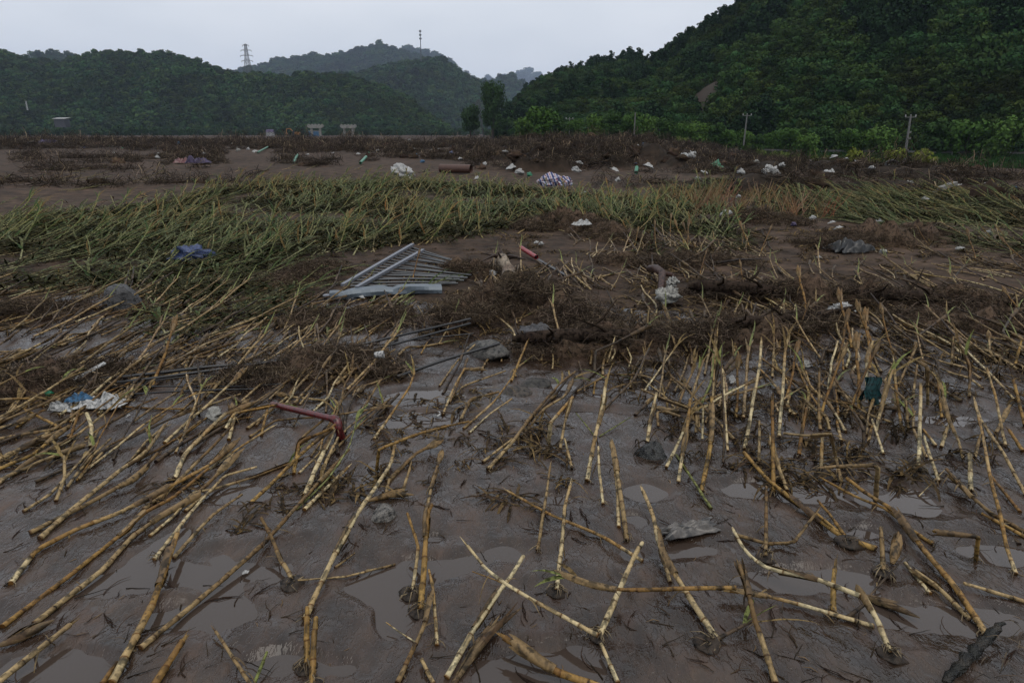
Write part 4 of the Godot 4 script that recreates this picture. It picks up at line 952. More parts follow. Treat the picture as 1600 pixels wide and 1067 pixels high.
func add_husk(b: MB, pts: PackedVector3Array, r: float, pal: int):
	var L := length_of(pts)
	var pp := PackedVector3Array(); var rr := PackedFloat32Array(); var cc := PackedColorArray()
	var dk := Color(0.11, 0.07, 0.04) if pal == 4 else Color(0.2, 0.12, 0.05)
	for i in 12:
		var f := i / 11.0
		pp.push_back(along(pts, L * f)[0]); rr.push_back(maxf(r * pow(sin(PI * clampf(f * 0.9 + 0.08, 0, 1)), 0.8), 0.002)); cc.push_back(dk.lerp(Color(0.26, 0.19, 0.1), rf(0, 0.5)))
	b.tube(pp, rr, 9, cc, true, 0.7)
	for k in 5:
		var a := along(pts, L * rf(0.1, 0.4))
		var d: Vector3 = a[1]
		var o := Vector3(rf(-1, 1), rf(0, 1), rf(-1, 1)).normalized()
		o = (o - d * o.dot(d)).normalized()
		var l := L * rf(0.4, 0.6)
		b.ribbon(PackedVector3Array([a[0] + o * r * 0.6, a[0] + o * r * 1.05 + d * l * 0.5, a[0] + o * r * rf(0.6, 1.5) + d * l]), PackedFloat32Array([r * 0.4, r * 0.6, r * 0.08]), o, dk.lerp(Color(0.3, 0.22, 0.12), rf(0, 0.8)), -0.25)

func add_leaf(b: MB, at: Vector3, d: Vector3, len: float, w: float, col: Color, droop := 0.5):
	var p := PackedVector3Array(); var ww := PackedFloat32Array()
	var q := at
	var dir := d
	for i in 6:
		var f := i / 5.0
		p.push_back(q); ww.push_back(w * (0.55 + 0.45 * sin(f * PI)) * (1.0 - f * f * 0.9))
		q += dir * len / 5.0
		dir = (dir + Vector3(rf(-0.16, 0.16), -droop * 0.3 + rf(-0.1, 0.1), rf(-0.16, 0.16))).normalized()
	b.ribbon(p, ww, Vector3(rf(-0.3, 0.3), 1, rf(-0.3, 0.3)).normalized(), col, rf(0.1, 0.5))

# everything that sits on one stalk, as parts (into: name -> MB)
func dress(pts: PackedVector3Array, r: float, fl: String, pal: int, one: MB) -> Dictionary:
	var o := {}
	var L := length_of(pts)
	var d0 := (pts[1] - pts[0]).normalized()
	if "H" in fl:
		o.husk = one if one else MB.new()
		add_husk(o.husk, pts, r, pal)
		return o
	o.stem = one if one else MB.new()
	add_stem(o.stem, pts, r, pal, 8 if not one else 6)
	if "c" in fl: add_split(o.stem, pts, r * 0.75, pal)
	if "R" in fl or "r" in fl:
		o.root_clump = one if one else MB.new()
		if "R" in fl:
			add_clod(o.root_clump, pts[0] - Vector3(0, 0.01, 0), rf(0.035, 0.06))
			add_roots(o.root_clump, pts[0], d0, r, 24, 0.09)
		else: add_roots(o.root_clump, pts[0], d0, r, 9, 0.05)
	var n_sh := fl.count("s")
	for k in n_sh:
		var sh: MB = one if one else MB.new()
		var len := minf(rf(0.12, 0.24), L * 0.4)
		add_sheath(sh, pts, L * rf(0.25, 0.75), len, r, Color(0.27, 0.185, 0.09).lerp(Color(0.1, 0.065, 0.038), rf(0, 1)))
		o["leaf_sheath" + ("" if k == 0 else "_%03d" % k)] = sh
	if "h" in fl:
		o.husk = one if one else MB.new()
		var e := along(pts, L * 0.82)
		var e2 := along(pts, L)
		add_husk(o.husk, PackedVector3Array([e[0], e2[0], e2[0] + e2[1] * 0.06]), r * 1.9, 2 if pal != 4 else 4)
	if "l" in fl:
		o.leaf = one if one else MB.new()
		for k in 3:
			var e := along(pts, L * rf(0.75, 1.0))
			var col := Color(0.2, 0.23, 0.08) if (pal == 3 or rng.randf() < 0.3) else Color(0.3, 0.22, 0.1).lerp(Color(0.13, 0.085, 0.045), rf(0, 1))
			add_leaf(o.leaf, e[0], (e[1] + Vector3(rf(-0.7, 0.7), rf(-0.1, 0.5), rf(-0.7, 0.7))).normalized(), rf(0.12, 0.3), rf(0.006, 0.012), col, 0.5)
	# a few dry leaf threads hang from the joints
	if L > 0.25 and pal != 3:
		var th: MB = one if one else MB.new()
		for k in int(rf(2, 6)):
			var e := along(pts, L * rf(0.1, 0.95))
			add_leaf(th, e[0], Vector3(rf(-1, 1), rf(-0.8, 0.5), rf(-1, 1)).normalized(), rf(0.04, 0.13), rf(0.002, 0.005), Color(0.24, 0.17, 0.08).lerp(Color(0.06, 0.04, 0.028), rf(0, 1)), 1.2)
		o.dry_leaf_shreds = th
	return o

const LANDMARKS := [["stone_a", "the pale grey stone"], ["stone_b", "the smooth dark stone"], ["rag", "the teal rag"], ["film", "the torn plastic film"], ["pipe_b", "the dark red elbow pipe"], ["washer", "the small white ring"], ["cup", "the small white cup"], ["sack", "the blue and white sack"], ["char_a", "the charred plank"], ["stone_c", "the flat grey stones"], ["strip_a", "the white plastic strip"], ["white_bag", "the crumpled white bag"], ["cloth_a", "the grey white cloth"], ["root_b", "the forked red brown root"], ["flake", "the tiny white flake"]]
func landmark(p: Vector3) -> String:
	var best := 1.25
	var o := ""
	for l in LANDMARKS:
		var d := Vector2(p.x - AT[l[0]][0], p.z - AT[l[0]][2]).length()
		if d < best:
			best = d
			o = ("right beside " if d < 0.3 else ("a step from " if d < 0.75 else "in the mud around ")) + l[1]
	return o

func stalk_label(pts: PackedVector3Array, r: float, fl: String, pal: int) -> String:
	var L := length_of(pts)
	var rise := (pts[pts.size() - 1].y - pts[0].y) / maxf(L, 0.01)
	var bend := false
	for i in pts.size() - 2:
		if (pts[i + 1] - pts[i]).normalized().dot((pts[i + 2] - pts[i + 1]).normalized()) < 0.5: bend = true
	if "H" in fl: return "brown maize husk lying " + (landmark(pts[0]) if landmark(pts[0]) else "in open mud")
	var size := "long " if L > 0.8 else ("short " if L < 0.28 else "")
	var thick := "thick " if r > 0.0125 else ("thin " if r < 0.0075 else "")
	var look: String = ["pale straw", "tan", "ochre", "greenish", "grey brown"][pal]
	var pose := "snapped into an elbow" if bend else ("standing upright" if rise > 0.5 else ("leaning low" if rise > 0.15 else "lying flat"))
	var extra := ""
	if "R" in fl: extra = " with muddy root ball"
	elif "h" in fl: extra = " with husk at its tip"
	elif "c" in fl: extra = " with split tip"
	elif "l" in fl: extra = " with leaf shreds"
	var by := landmark(pts[0])
	var t := size + thick + look + " stalk " + pose + extra + " "
	var full := t + (by if by else "in the flattened field")
	if full.split(" ", false).size() > 16: full = look + " stalk " + pose + extra + " " + by
	if full.split(" ", false).size() > 16: full = size + look + " stalk " + pose + " " + by
	return full

func ground_pts(a: Array) -> PackedVector3Array:
	var p := PackedVector3Array()
	for i in a.size() / 3:
		p.push_back(Vector3(a[i * 3], a[i * 3 + 1] + maxf(G(a[i * 3], a[i * 3 + 2]), -0.0235), a[i * 3 + 2]))
	return p

func place_stalk(pts: PackedVector3Array, r: float, fl: String, pal: int):
	var base := pts[0]
	var q := PackedVector3Array()
	for p in pts: q.push_back(p - base)
	var husk := "H" in fl
	var t := thing("maize_husk" if husk else "maize_stalk", base, stalk_label(pts, r, fl, pal), "husk" if husk else "stalk", "loose husks in the mud" if husk else "dry maize stalks flattened in the foreground mud")
	var parts := dress(resample(q, 0.05), r, fl, pal, null)
	for k in parts:
		var nm: String = k
		part(parts[k], nm, M.stalk if k != "leaf" else M.leaf, t, "stuff" if k == "dry_leaf_shreds" else "")

func flow(x: float, z: float) -> float:
	# heading of the flattened crop, degrees from -z towards +x
	return clampf(-x * 3.0, -14.0, 16.0) + nz.g1.get_noise_2d(x * 0.4, z * 0.4) * 26.0 + 8.0

func random_stalk_path(len: float, lift: float, kink: float) -> PackedVector3Array:
	# from the origin towards -z
	var p := PackedVector3Array([Vector3.ZERO])
	var q := Vector3.ZERO
	var yaw := 0.0
	var el := lift
	for i in 4:
		yaw += rf(-0.14, 0.14)
		el += rf(-0.12, 0.12)
		if i == 1 and rng.randf() < kink:
			el = rf(-0.3, 0.15); yaw += rf(-0.8, 0.8)
		q += Vector3(sin(yaw) * cos(el), sin(el), -cos(yaw) * cos(el)) * len * 0.25
		q.y = maxf(q.y, 0.004)
		p.push_back(q)
	return p

func build_stalks():
	rng.seed = 77
	for s in STALKS: place_stalk(ground_pts(s[0]), s[1] * 0.99, s[2], s[3])
	# more of the same crop further back: the nearest singly, the rest as one spread
	rng.seed = 91
	var spots := []
	for a in [[-5.2, 5.6, -4.1, -6.6, 210, 0.0], [0.6, 5.2, -3.5, -5.8, 170, 1.0], [-4.2, -1.0, -3.0, -5.2, 190, 0.0], [-7.5, -1.5, -5.4, -7.6, 190, 0.0], [2.5, 8.5, -5.2, -8.4, 150, 0.3], [-1.2, 3.2, -6.0, -8.6, 110, 0.5], [0.5, 8.0, -7.2, -11.5, 260, 0.6]]:
		var mid := Vector2.ZERO
		for i in a[4]:
			# broken stalks stand and lie in bundles, as their rows were planted
			if i % 6 == 0 or a[5] < 0.5: mid = Vector2(rf(a[0], a[1]), rf(a[3], a[2]))
			spots.push_back([mid.x + rng.randfn() * 0.12, mid.y + rng.randfn() * 0.16, a[5]])
	spots.sort_custom(func(m, k): return m[1] > k[1])
	var single := 103
	var mesh_list := []
	for i in 14:
		var b := MB.new()
		var fl: String = ["s", "l", "sl", "rs", "h", "c", "s"][i % 7]
		dress(resample(random_stalk_path(rf(0.45, 0.95), [0.05, 0.12, 0.5, 0.04, 0.75, 0.2, 0.06][i % 7], 0.35), 0.08), rf(0.007, 0.011), fl, [1, 1, 4, 0, 2, 1, 4][i % 7], b)
		mesh_list.push_back(b.mesh())
	var xf := []
	var cs := []
	for i in mesh_list.size():
		xf.push_back([]); cs.push_back(PackedColorArray())
	var n := 0
	for sp in spots:
		var x: float = sp[0]
		var z: float = sp[1]
		var yaw := deg_to_rad(-flow(x, z) + rf(-22, 22))
		var stand: bool = rng.randf() < sp[2] * 0.7 + 0.06
		if n < single:
			var path := random_stalk_path(rf(0.3, 0.75) if stand else rf(0.5, 1.0), rf(0.5, 1.2) if stand else rf(0.0, 0.12), 0.5 if stand else 0.2)
			var q := PackedVector3Array()
			for p in path: q.push_back(Basis(Vector3.UP, yaw) * p + Vector3(x, G(x, z) + 0.008, z))
			place_stalk(q, rf(0.0065, 0.011), ["s", "l", "c", "rs", "sl", "h"][rng.randi() % 6], [1, 1, 0, 2, 4][rng.randi() % 5])
		else:
			var k := rng.randi() % mesh_list.size()
			if not stand and k % 7 in [2, 4]: k = (k / 7) * 7
			xf[k].push_back(Transform3D(Basis(Vector3.UP, yaw).scaled(Vector3.ONE * rf(0.75, 1.2)), Vector3(x, G(x, z) + 0.01, z)))
			var hv := rf(0.65, 1.2)
			cs[k].push_back(Color(hv, hv * rf(0.96, 1.02), hv * rf(0.94, 1.06)))
		n += 1
	var root: Node = self
	for k in mesh_list.size():
		if xf[k].size() == 0: continue
		var o := copies("stalk_litter" if root == self else "stalks", mesh_list[k], M.stalk, xf[k], cs[k], root)
		if root == self:
			tag(o, "dense litter of broken dry stalks among the drift lines", "crop litter")
			root = o

func green_plant(i: int) -> Array:
	# [stem, leaf, leaf, ...]
	var lift: float = [0.03, 0.12, 0.3, 0.06, 0.5, 0.05, 0.2, 0.8][i % 8]
	var len := rf(1.0, 1.75)
	var p := PackedVector3Array([Vector3.ZERO])
	var q := Vector3.ZERO
	var el := lift * 0.3
	var yaw := 0.0
	for k in 5:
		el = lerpf(lift * 0.3, lift, k / 4.0) + rf(-0.1, 0.1)
		if k > 1 and rng.randf() < 0.22: yaw = rf(-0.6, 0.6)
		yaw += rf(-0.15, 0.15)
		q += Vector3(sin(yaw) * cos(el), sin(el), -cos(yaw) * cos(el)) * len / 5.0
		q.y = maxf(q.y, 0.006)
		p.push_back(q)
	var o := []
	var b := MB.new()
	var stem := Color(0.45, 0.42, 0.27).lerp(Color(0.24, 0.25, 0.115), rf(0, 1))
	var pp := PackedVector3Array(); var rr := PackedFloat32Array(); var cc := PackedColorArray()
	var m := 9
	for k in m:
		var f := k / (m - 1.0)
		var a := along(p, len * f)
		for e in 3:
			pp.push_back(a[0] + a[1] * 0.012 * e); rr.push_back(lerpf(0.0135, 0.007, f) * [1.0, 1.25, 1.0][e])
			var c := stem.lerp(Color(0.17, 0.2, 0.07), f * 0.7)
			cc.push_back(c if e != 1 else c * Color(0.55, 0.5, 0.45))
	b.tube(pp, rr, 5, cc, false)
	o.push_back(b)
	for k in 10:
		var f := rf(0.2, 1.0)
		var e := along(p, len * f)
		b = MB.new()
		var up := rng.randf() < 0.22
		var dir: Vector3 = (e[1] + Vector3(rf(-0.6, 0.6), rf(0.1, 0.9) if up else rf(-0.3, 0.15), rf(-0.4, 0.3))).normalized()
		var col := Color(0.045, 0.085, 0.026).lerp(Color(0.15, 0.155, 0.08), pow(rng.randf(), 1.4))
		if rng.randf() < 0.2: col = Color(0.16, 0.11, 0.045)
		add_leaf(b, e[0], dir, rf(0.25, 0.6), rf(0.009, 0.021), col, rf(0.4, 1.2))
		o.push_back(b)
	return o

func build_green():
	rng.seed = 33
	var meshes := []
	var pieces := []
	for i in 16:
		var all := MB.new()
		var ms := []
		for q in green_plant(i):
			ms.push_back(q.mesh())
			var off := all.v.size()
			all.v.append_array(q.v); all.n.append_array(q.n); all.c.append_array(q.c)
			for id in q.idx: all.idx.push_back(id + off)
		meshes.push_back(all.mesh())
		pieces.push_back(ms)
	var spots := []
	var dens := [30.0, 15.0, 19.0, 12.0, 17.0, 9.0, 13.0]
	for a in GREEN.size():
		var p: Array = GREEN[a]
		var m := p.size() / 2
		var lo := Vector2(1e9, 1e9)
		var hi := -lo
		for i in m:
			lo = lo.min(Vector2(p[i * 2], p[i * 2 + 1])); hi = hi.max(Vector2(p[i * 2], p[i * 2 + 1]))
		var want := int((hi.x - lo.x) * (hi.y - lo.y) * dens[a])
		for i in want:
			var x := rf(lo.x, hi.x)
			var z := rf(lo.y, hi.y)
			if not in_poly(p, m, x, z): continue
			if nz.tone2.get_noise_2d(x * 0.3, z * 0.3) < -0.14 + rf(-0.12, 0.12): continue
			spots.push_back([x, z, a])
	# a few stragglers on the bare silt behind
	for i in 700:
		var z := -rf(12.0, 36.0)
		var x := rf(-0.95, 0.3) * -z
		if nz.heap.get_noise_2d(x * 0.8, z * 0.8) > 0.16: spots.push_back([x, z, 9])
	spots.sort_custom(func(m, k): return m[1] > k[1])
	var xf := []
	var cs := []
	for i in 16:
		xf.push_back([]); cs.push_back(PackedColorArray())
	var n := 0
	for s in spots:
		var x: float = s[0]
		var z: float = s[1]
		var k := rng.randi() % 16
		if s[2] in [3, 4] and k % 8 in [2, 4, 7]: k = 0
		if s[2] == 0 and z > -9.0 and k % 8 in [4, 7] and rng.randf() < 0.7: k = 5
		var yaw := deg_to_rad(nz.g1.get_noise_2d(x * 0.3, z * 0.3) * 24.0 + 1.0 + rng.randfn() * 16.0)
		if s[2] == 2: yaw += deg_to_rad(25)
		if s[2] == 6: k = [2, 4, 7, 6, 10, 12, 15, 1][rng.randi() % 8]
		var dry: float = clampf(nz.tone.get_noise_2d(x * 3.0, z * 3.0) * 1.4 + 0.15 + (0.3 if s[2] == 9 else 0.0), 0.0, 1.0)
		var sc := rf(0.75, 1.2)
		var tf := Transform3D(Basis(Vector3.UP, yaw).scaled(Vector3(sc, sc * (0.45 if s[2] == 9 else rf(0.3, 0.8)), sc)), Vector3(x, G(x, z) + 0.005, z))
		var v := rf(0.75, 1.25)
		var c := Color(v, v, v).lerp(Color(v * 1.3, v * 0.95, v * 0.85), dry)
		if n < 200:
			var o := Node3D.new()
			o.name = numbered("green_maize_plant")
			add_child(o)
			o.transform = tf
			for q in pieces[k].size():
				var pm := MeshInstance3D.new()
				pm.mesh = pieces[k][q]
				pm.material_override = M.leaf
				pm.name = "stem" if q == 0 else "leaf"
				o.add_child(pm, true)
			var where := "beside the blue bundle" if Vector2(x - AT.blue_bag[0], z - AT.blue_bag[2]).length() < 1.0 else ("beside the dark round boulder" if Vector2(x - AT.boulder[0], z - AT.boulder[2]).length() < 1.0 else ("in front of the bent steel beam" if absf(x + 1.4) < 1.2 and z > -7.4 and z < -5.0 else ("behind the steel railing" if absf(x + 1.0) < 2.0 and z < -8.0 else "in the left part of the lodged crop" if x < 0 else "in the crop on the far bank")))
			tag(o, ["slender", "broad leaved"][k / 8] + " green maize plant " + ["pressed flat ", "half raised ", "arching up ", "lying low ", "standing steeply ", "bedded down ", "bent over ", "nearly upright "][k % 8] + where, "maize plant", "green maize plants flattened by the flood")
		else:
			xf[k].push_back(tf); cs[k].push_back(c)
		n += 1
	print("green ", spots.size())
	var root: Node = self
	for k in 16:
		if xf[k].size() == 0: continue
		var o := copies("lodged_maize" if root == self else "plants", meshes[k], M.leaf, xf[k], cs[k], root)
		if root == self:
			tag(o, "broad band of green maize flattened by the flood", "crop")
			root = o
	# crushed leaves added under the lodged crop, coloured dark as shade in its gaps
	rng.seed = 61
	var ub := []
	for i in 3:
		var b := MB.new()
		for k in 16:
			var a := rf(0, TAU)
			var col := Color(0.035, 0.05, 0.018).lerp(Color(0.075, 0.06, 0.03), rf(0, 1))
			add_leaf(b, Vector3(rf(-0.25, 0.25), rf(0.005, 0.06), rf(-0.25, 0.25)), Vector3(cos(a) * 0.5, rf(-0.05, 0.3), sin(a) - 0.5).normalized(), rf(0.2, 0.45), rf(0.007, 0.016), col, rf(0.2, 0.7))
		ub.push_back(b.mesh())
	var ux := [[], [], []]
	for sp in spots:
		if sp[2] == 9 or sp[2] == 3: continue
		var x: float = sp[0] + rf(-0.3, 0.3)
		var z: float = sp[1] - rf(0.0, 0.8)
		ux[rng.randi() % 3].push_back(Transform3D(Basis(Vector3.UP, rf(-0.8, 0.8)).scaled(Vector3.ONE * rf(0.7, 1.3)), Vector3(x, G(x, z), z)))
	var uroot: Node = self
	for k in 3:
		var o := copies("gap_shade_leaves" if uroot == self else "leaves", ub[k], M.leaf, ux[k], PackedColorArray(), uroot)
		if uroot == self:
			tag(o, "crushed leaves coloured dark as shade beneath the flattened green crop", "leaf litter")
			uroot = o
	# red-brown weed stems standing in front of the far drift
	rng.seed = 8
	var w := MB.new()
	for i in 9:
		var a := Vector3(rf(-0.15, 0.15), 0, rf(-0.15, 0.15))
		var d := Vector3(rf(-0.6, 0.6), 1, rf(-0.6, 0.3)).normalized() * rf(0.35, 0.7)
		var col := Color(0.13, 0.085, 0.05).lerp(Color(0.27, 0.2, 0.12), rf(0, 1))
		w.tube(PackedVector3Array([a, a + d * 0.5 + Vector3(rf(-0.06, 0.06), 0, rf(-0.06, 0.06)), a + d]), PackedFloat32Array([0.008, 0.006, 0.003]), 4, PackedColorArray([col, col, col]), false)
	var wx := []
	var wc := PackedColorArray()
	for i in 48:
		var x := rf(3.6, 7.0)
		var z := rf(-19.5, -14.0)
		wx.push_back(Transform3D(Basis(Vector3.UP, rf(0, TAU)).scaled(Vector3.ONE * rf(0.7, 1.2)), Vector3(x, G(x, z), z))); wc.push_back(Color(rf(0.8, 1.2), rf(0.7, 1.1), rf(0.7, 1.1)))
	tag(copies("red_weed_stems", w.mesh(), M.twig, wx, wc, self), "thin red brown weed stems standing behind the bare silt bank", "weeds")

# ------------------------------------------------------------------ flood debris
func twig_mesh(count: int, reach: float, flat: float, seed_: int, thick := 0.004, rise := 0.45) -> ArrayMesh:
	rng.seed = seed_
	var b := MB.new()
	for i in count:
		var a := rf(0, TAU)
		var rad := reach * sqrt(rng.randf())
		var p := Vector3(cos(a) * rad, rf(0, 1) * flat * (1.0 - rad / reach * 0.7), sin(a) * rad)
		var d := Vector3(rng.randfn(), rng.randfn() * rise + 0.1, rng.randfn()).normalized()
		var len := rf(0.25, 0.9) * reach
		var bend := Vector3(rf(-1, 1), rf(-0.7, 0.7), rf(-1, 1)) * len * 0.25
		var w := thick * rf(0.4, 1.4)
		var col := Color(0.022, 0.0175, 0.0145).lerp(Color(0.15, 0.12, 0.095), pow(rng.randf(), 2.3))
		if rng.randf() < 0.02: col = Color(0.24, 0.19, 0.13)
		b.tube(PackedVector3Array([p - d * len * 0.5, p + bend * 0.5 - d * len * 0.1, p + bend * 0.3 + d * len * 0.5]), PackedFloat32Array([w, w * 0.9, w * 0.4]), 3, PackedColorArray([col, col, col]), false)
	return b.mesh()

func heap_point(p: Array, m: int, f: float) -> Vector3:
	var k := clampf(f, 0, 1) * (m - 1)
	var i := mini(int(k), m - 2)
	var t := k - i
	return Vector3(lerpf(p[i * 2], p[i * 2 + 2], t), 0, lerpf(p[i * 2 + 1], p[i * 2 + 3], t))

func build_heaps():
	var tw := []
	for i in 4: tw.push_back(twig_mesh(80, 0.2, 0.15, 500 + i, 0.0028, 0.7))
	var what := {"left edge": "low dark drift of twigs at the edge of the lodged crop", "beside the blue sack": "drift of dark roots and twigs behind the blue and white sack", "around the red pipe": "drift of brown roots with cables behind the dark red elbow pipe", "centre": "largest dark twig heap in front of the pale log stump", "front of centre": "long low roll of twigs in front of the largest heap", "long roll": "long straight roll of twigs behind the crumpled white bag", "by the railing": "dark twig drift at the end of the fallen railing", "on the railing": "twigs caught on the far end of the fallen railing", "with plastic scraps": "debris heap with white and green plastic scraps behind the red tube", "long branch": "thin drift with long dark branches beside the forked root", "by the white lid": "debris strip beside the white plastic dome on the silt bank", "dark tarpaulin": "debris heap holding the dark tarpaulin", "right": "flat mat of brown twigs beyond the crumpled white bag", "left middle": "thin mat of twigs in front of the bent steel beam"}
	for h in HEAPS:
		rng.seed = hash(h[h.size() - 1])
		var m: int = (h.size() - 3) / 2
		var hw: float = h[h.size() - 3]
		var ht: float = h[h.size() - 2]
		var c := heap_point(h, m, 0.5)
		c.y = G(c.x, c.z)
		var t := thing("debris_heap", c, what[h[h.size() - 1]], "debris heap", "drift lines of twigs left by the flood")
		var p := PackedVector3Array()
		var cc := PackedColorArray()
		var L := 0.0
		for i in 20: L += (heap_point(h, m, (i + 1) / 20.0) - heap_point(h, m, i / 20.0)).length()
		var rows := int(clampf(L / 0.08, 16, 60))
		for j in rows:
			var f := j / (rows - 1.0)
			var a := heap_point(h, m, f)
			var d := heap_point(h, m, f + 0.02) - heap_point(h, m, f - 0.02)
			var side := Vector3(-d.z, 0, d.x).normalized()
			var k = pow(sin(PI * clampf(f, 0.03, 0.97)), 0.45) * (0.75 + 0.6 * nz.g1.get_noise_2d(a.x * 2.0, a.z * 2.0))
			for i in 13:
				var e := (i - 6) / 6.0
				var q = a + side * e * hw * k * (1.0 + 0.3 * nz.g2.get_noise_2d(a.x + e, a.z))
				var y = ht * k * maxf(0.0, 1.0 - e * e) * (0.75 + 0.8 * nz.g2.get_noise_2d(q.x * 1.6, q.z * 1.6)) + 0.02 * nz.g3.get_noise_2d(q.x * 2.0, q.z * 2.0)
				p.push_back(q + Vector3(0, G(q.x, q.z) + (y if absf(e) < 0.99 else -0.03), 0) - c)
				var g = 1.0 + 0.5 * nz.g3.get_noise_2d(q.x * 2.0, q.z * 2.0)
				cc.push_back(Color(0.12 * g, 0.085 * g, 0.064 * g))
		var b := MB.new()
		b.grid(p, 13, cc)
		part(b, "matted_core", M.mound, t)
		var xf := [[], [], [], []]
		var cs := [PackedColorArray(), PackedColorArray(), PackedColorArray(), PackedColorArray()]
		for i in int(L * hw * 150.0) + 20:
			var f := rf(0.0, 1.0)
			var a := heap_point(h, m, f)
			var d := heap_point(h, m, f + 0.02) - heap_point(h, m, f - 0.02)
			var side := Vector3(-d.z, 0, d.x).normalized()
			var e := clampf(rng.randfn() * 0.42, -1.2, 1.2)
			var q := a + side * e * hw
			var y = ht * maxf(0.0, 1.0 - e * e) * (0.7 + 0.4 * nz.g2.get_noise_2d(q.x * 1.6, q.z * 1.6)) * pow(sin(PI * clampf(f, 0.03, 0.97)), 0.45)
			var k := rng.randi() % 4
			var sc := rf(0.4, 1.0)
			var bs := Basis(Vector3.UP, rf(0, TAU)) * Basis(Vector3.RIGHT, rf(-0.35, 0.35))
			xf[k].push_back(Transform3D(bs.scaled(Vector3(sc, sc * rf(0.6, 1.0), sc)), q + Vector3(0, G(q.x, q.z) + y * 0.82 - 0.02, 0) - c))
			var v := rf(0.7, 1.5)
			cs[k].push_back(Color(v * 1.05, v, v * rf(0.85, 1.0)))
		for k in 4:
			if xf[k].size() > 0: copies("twigs", tw[k], M.twig, xf[k], cs[k], t)

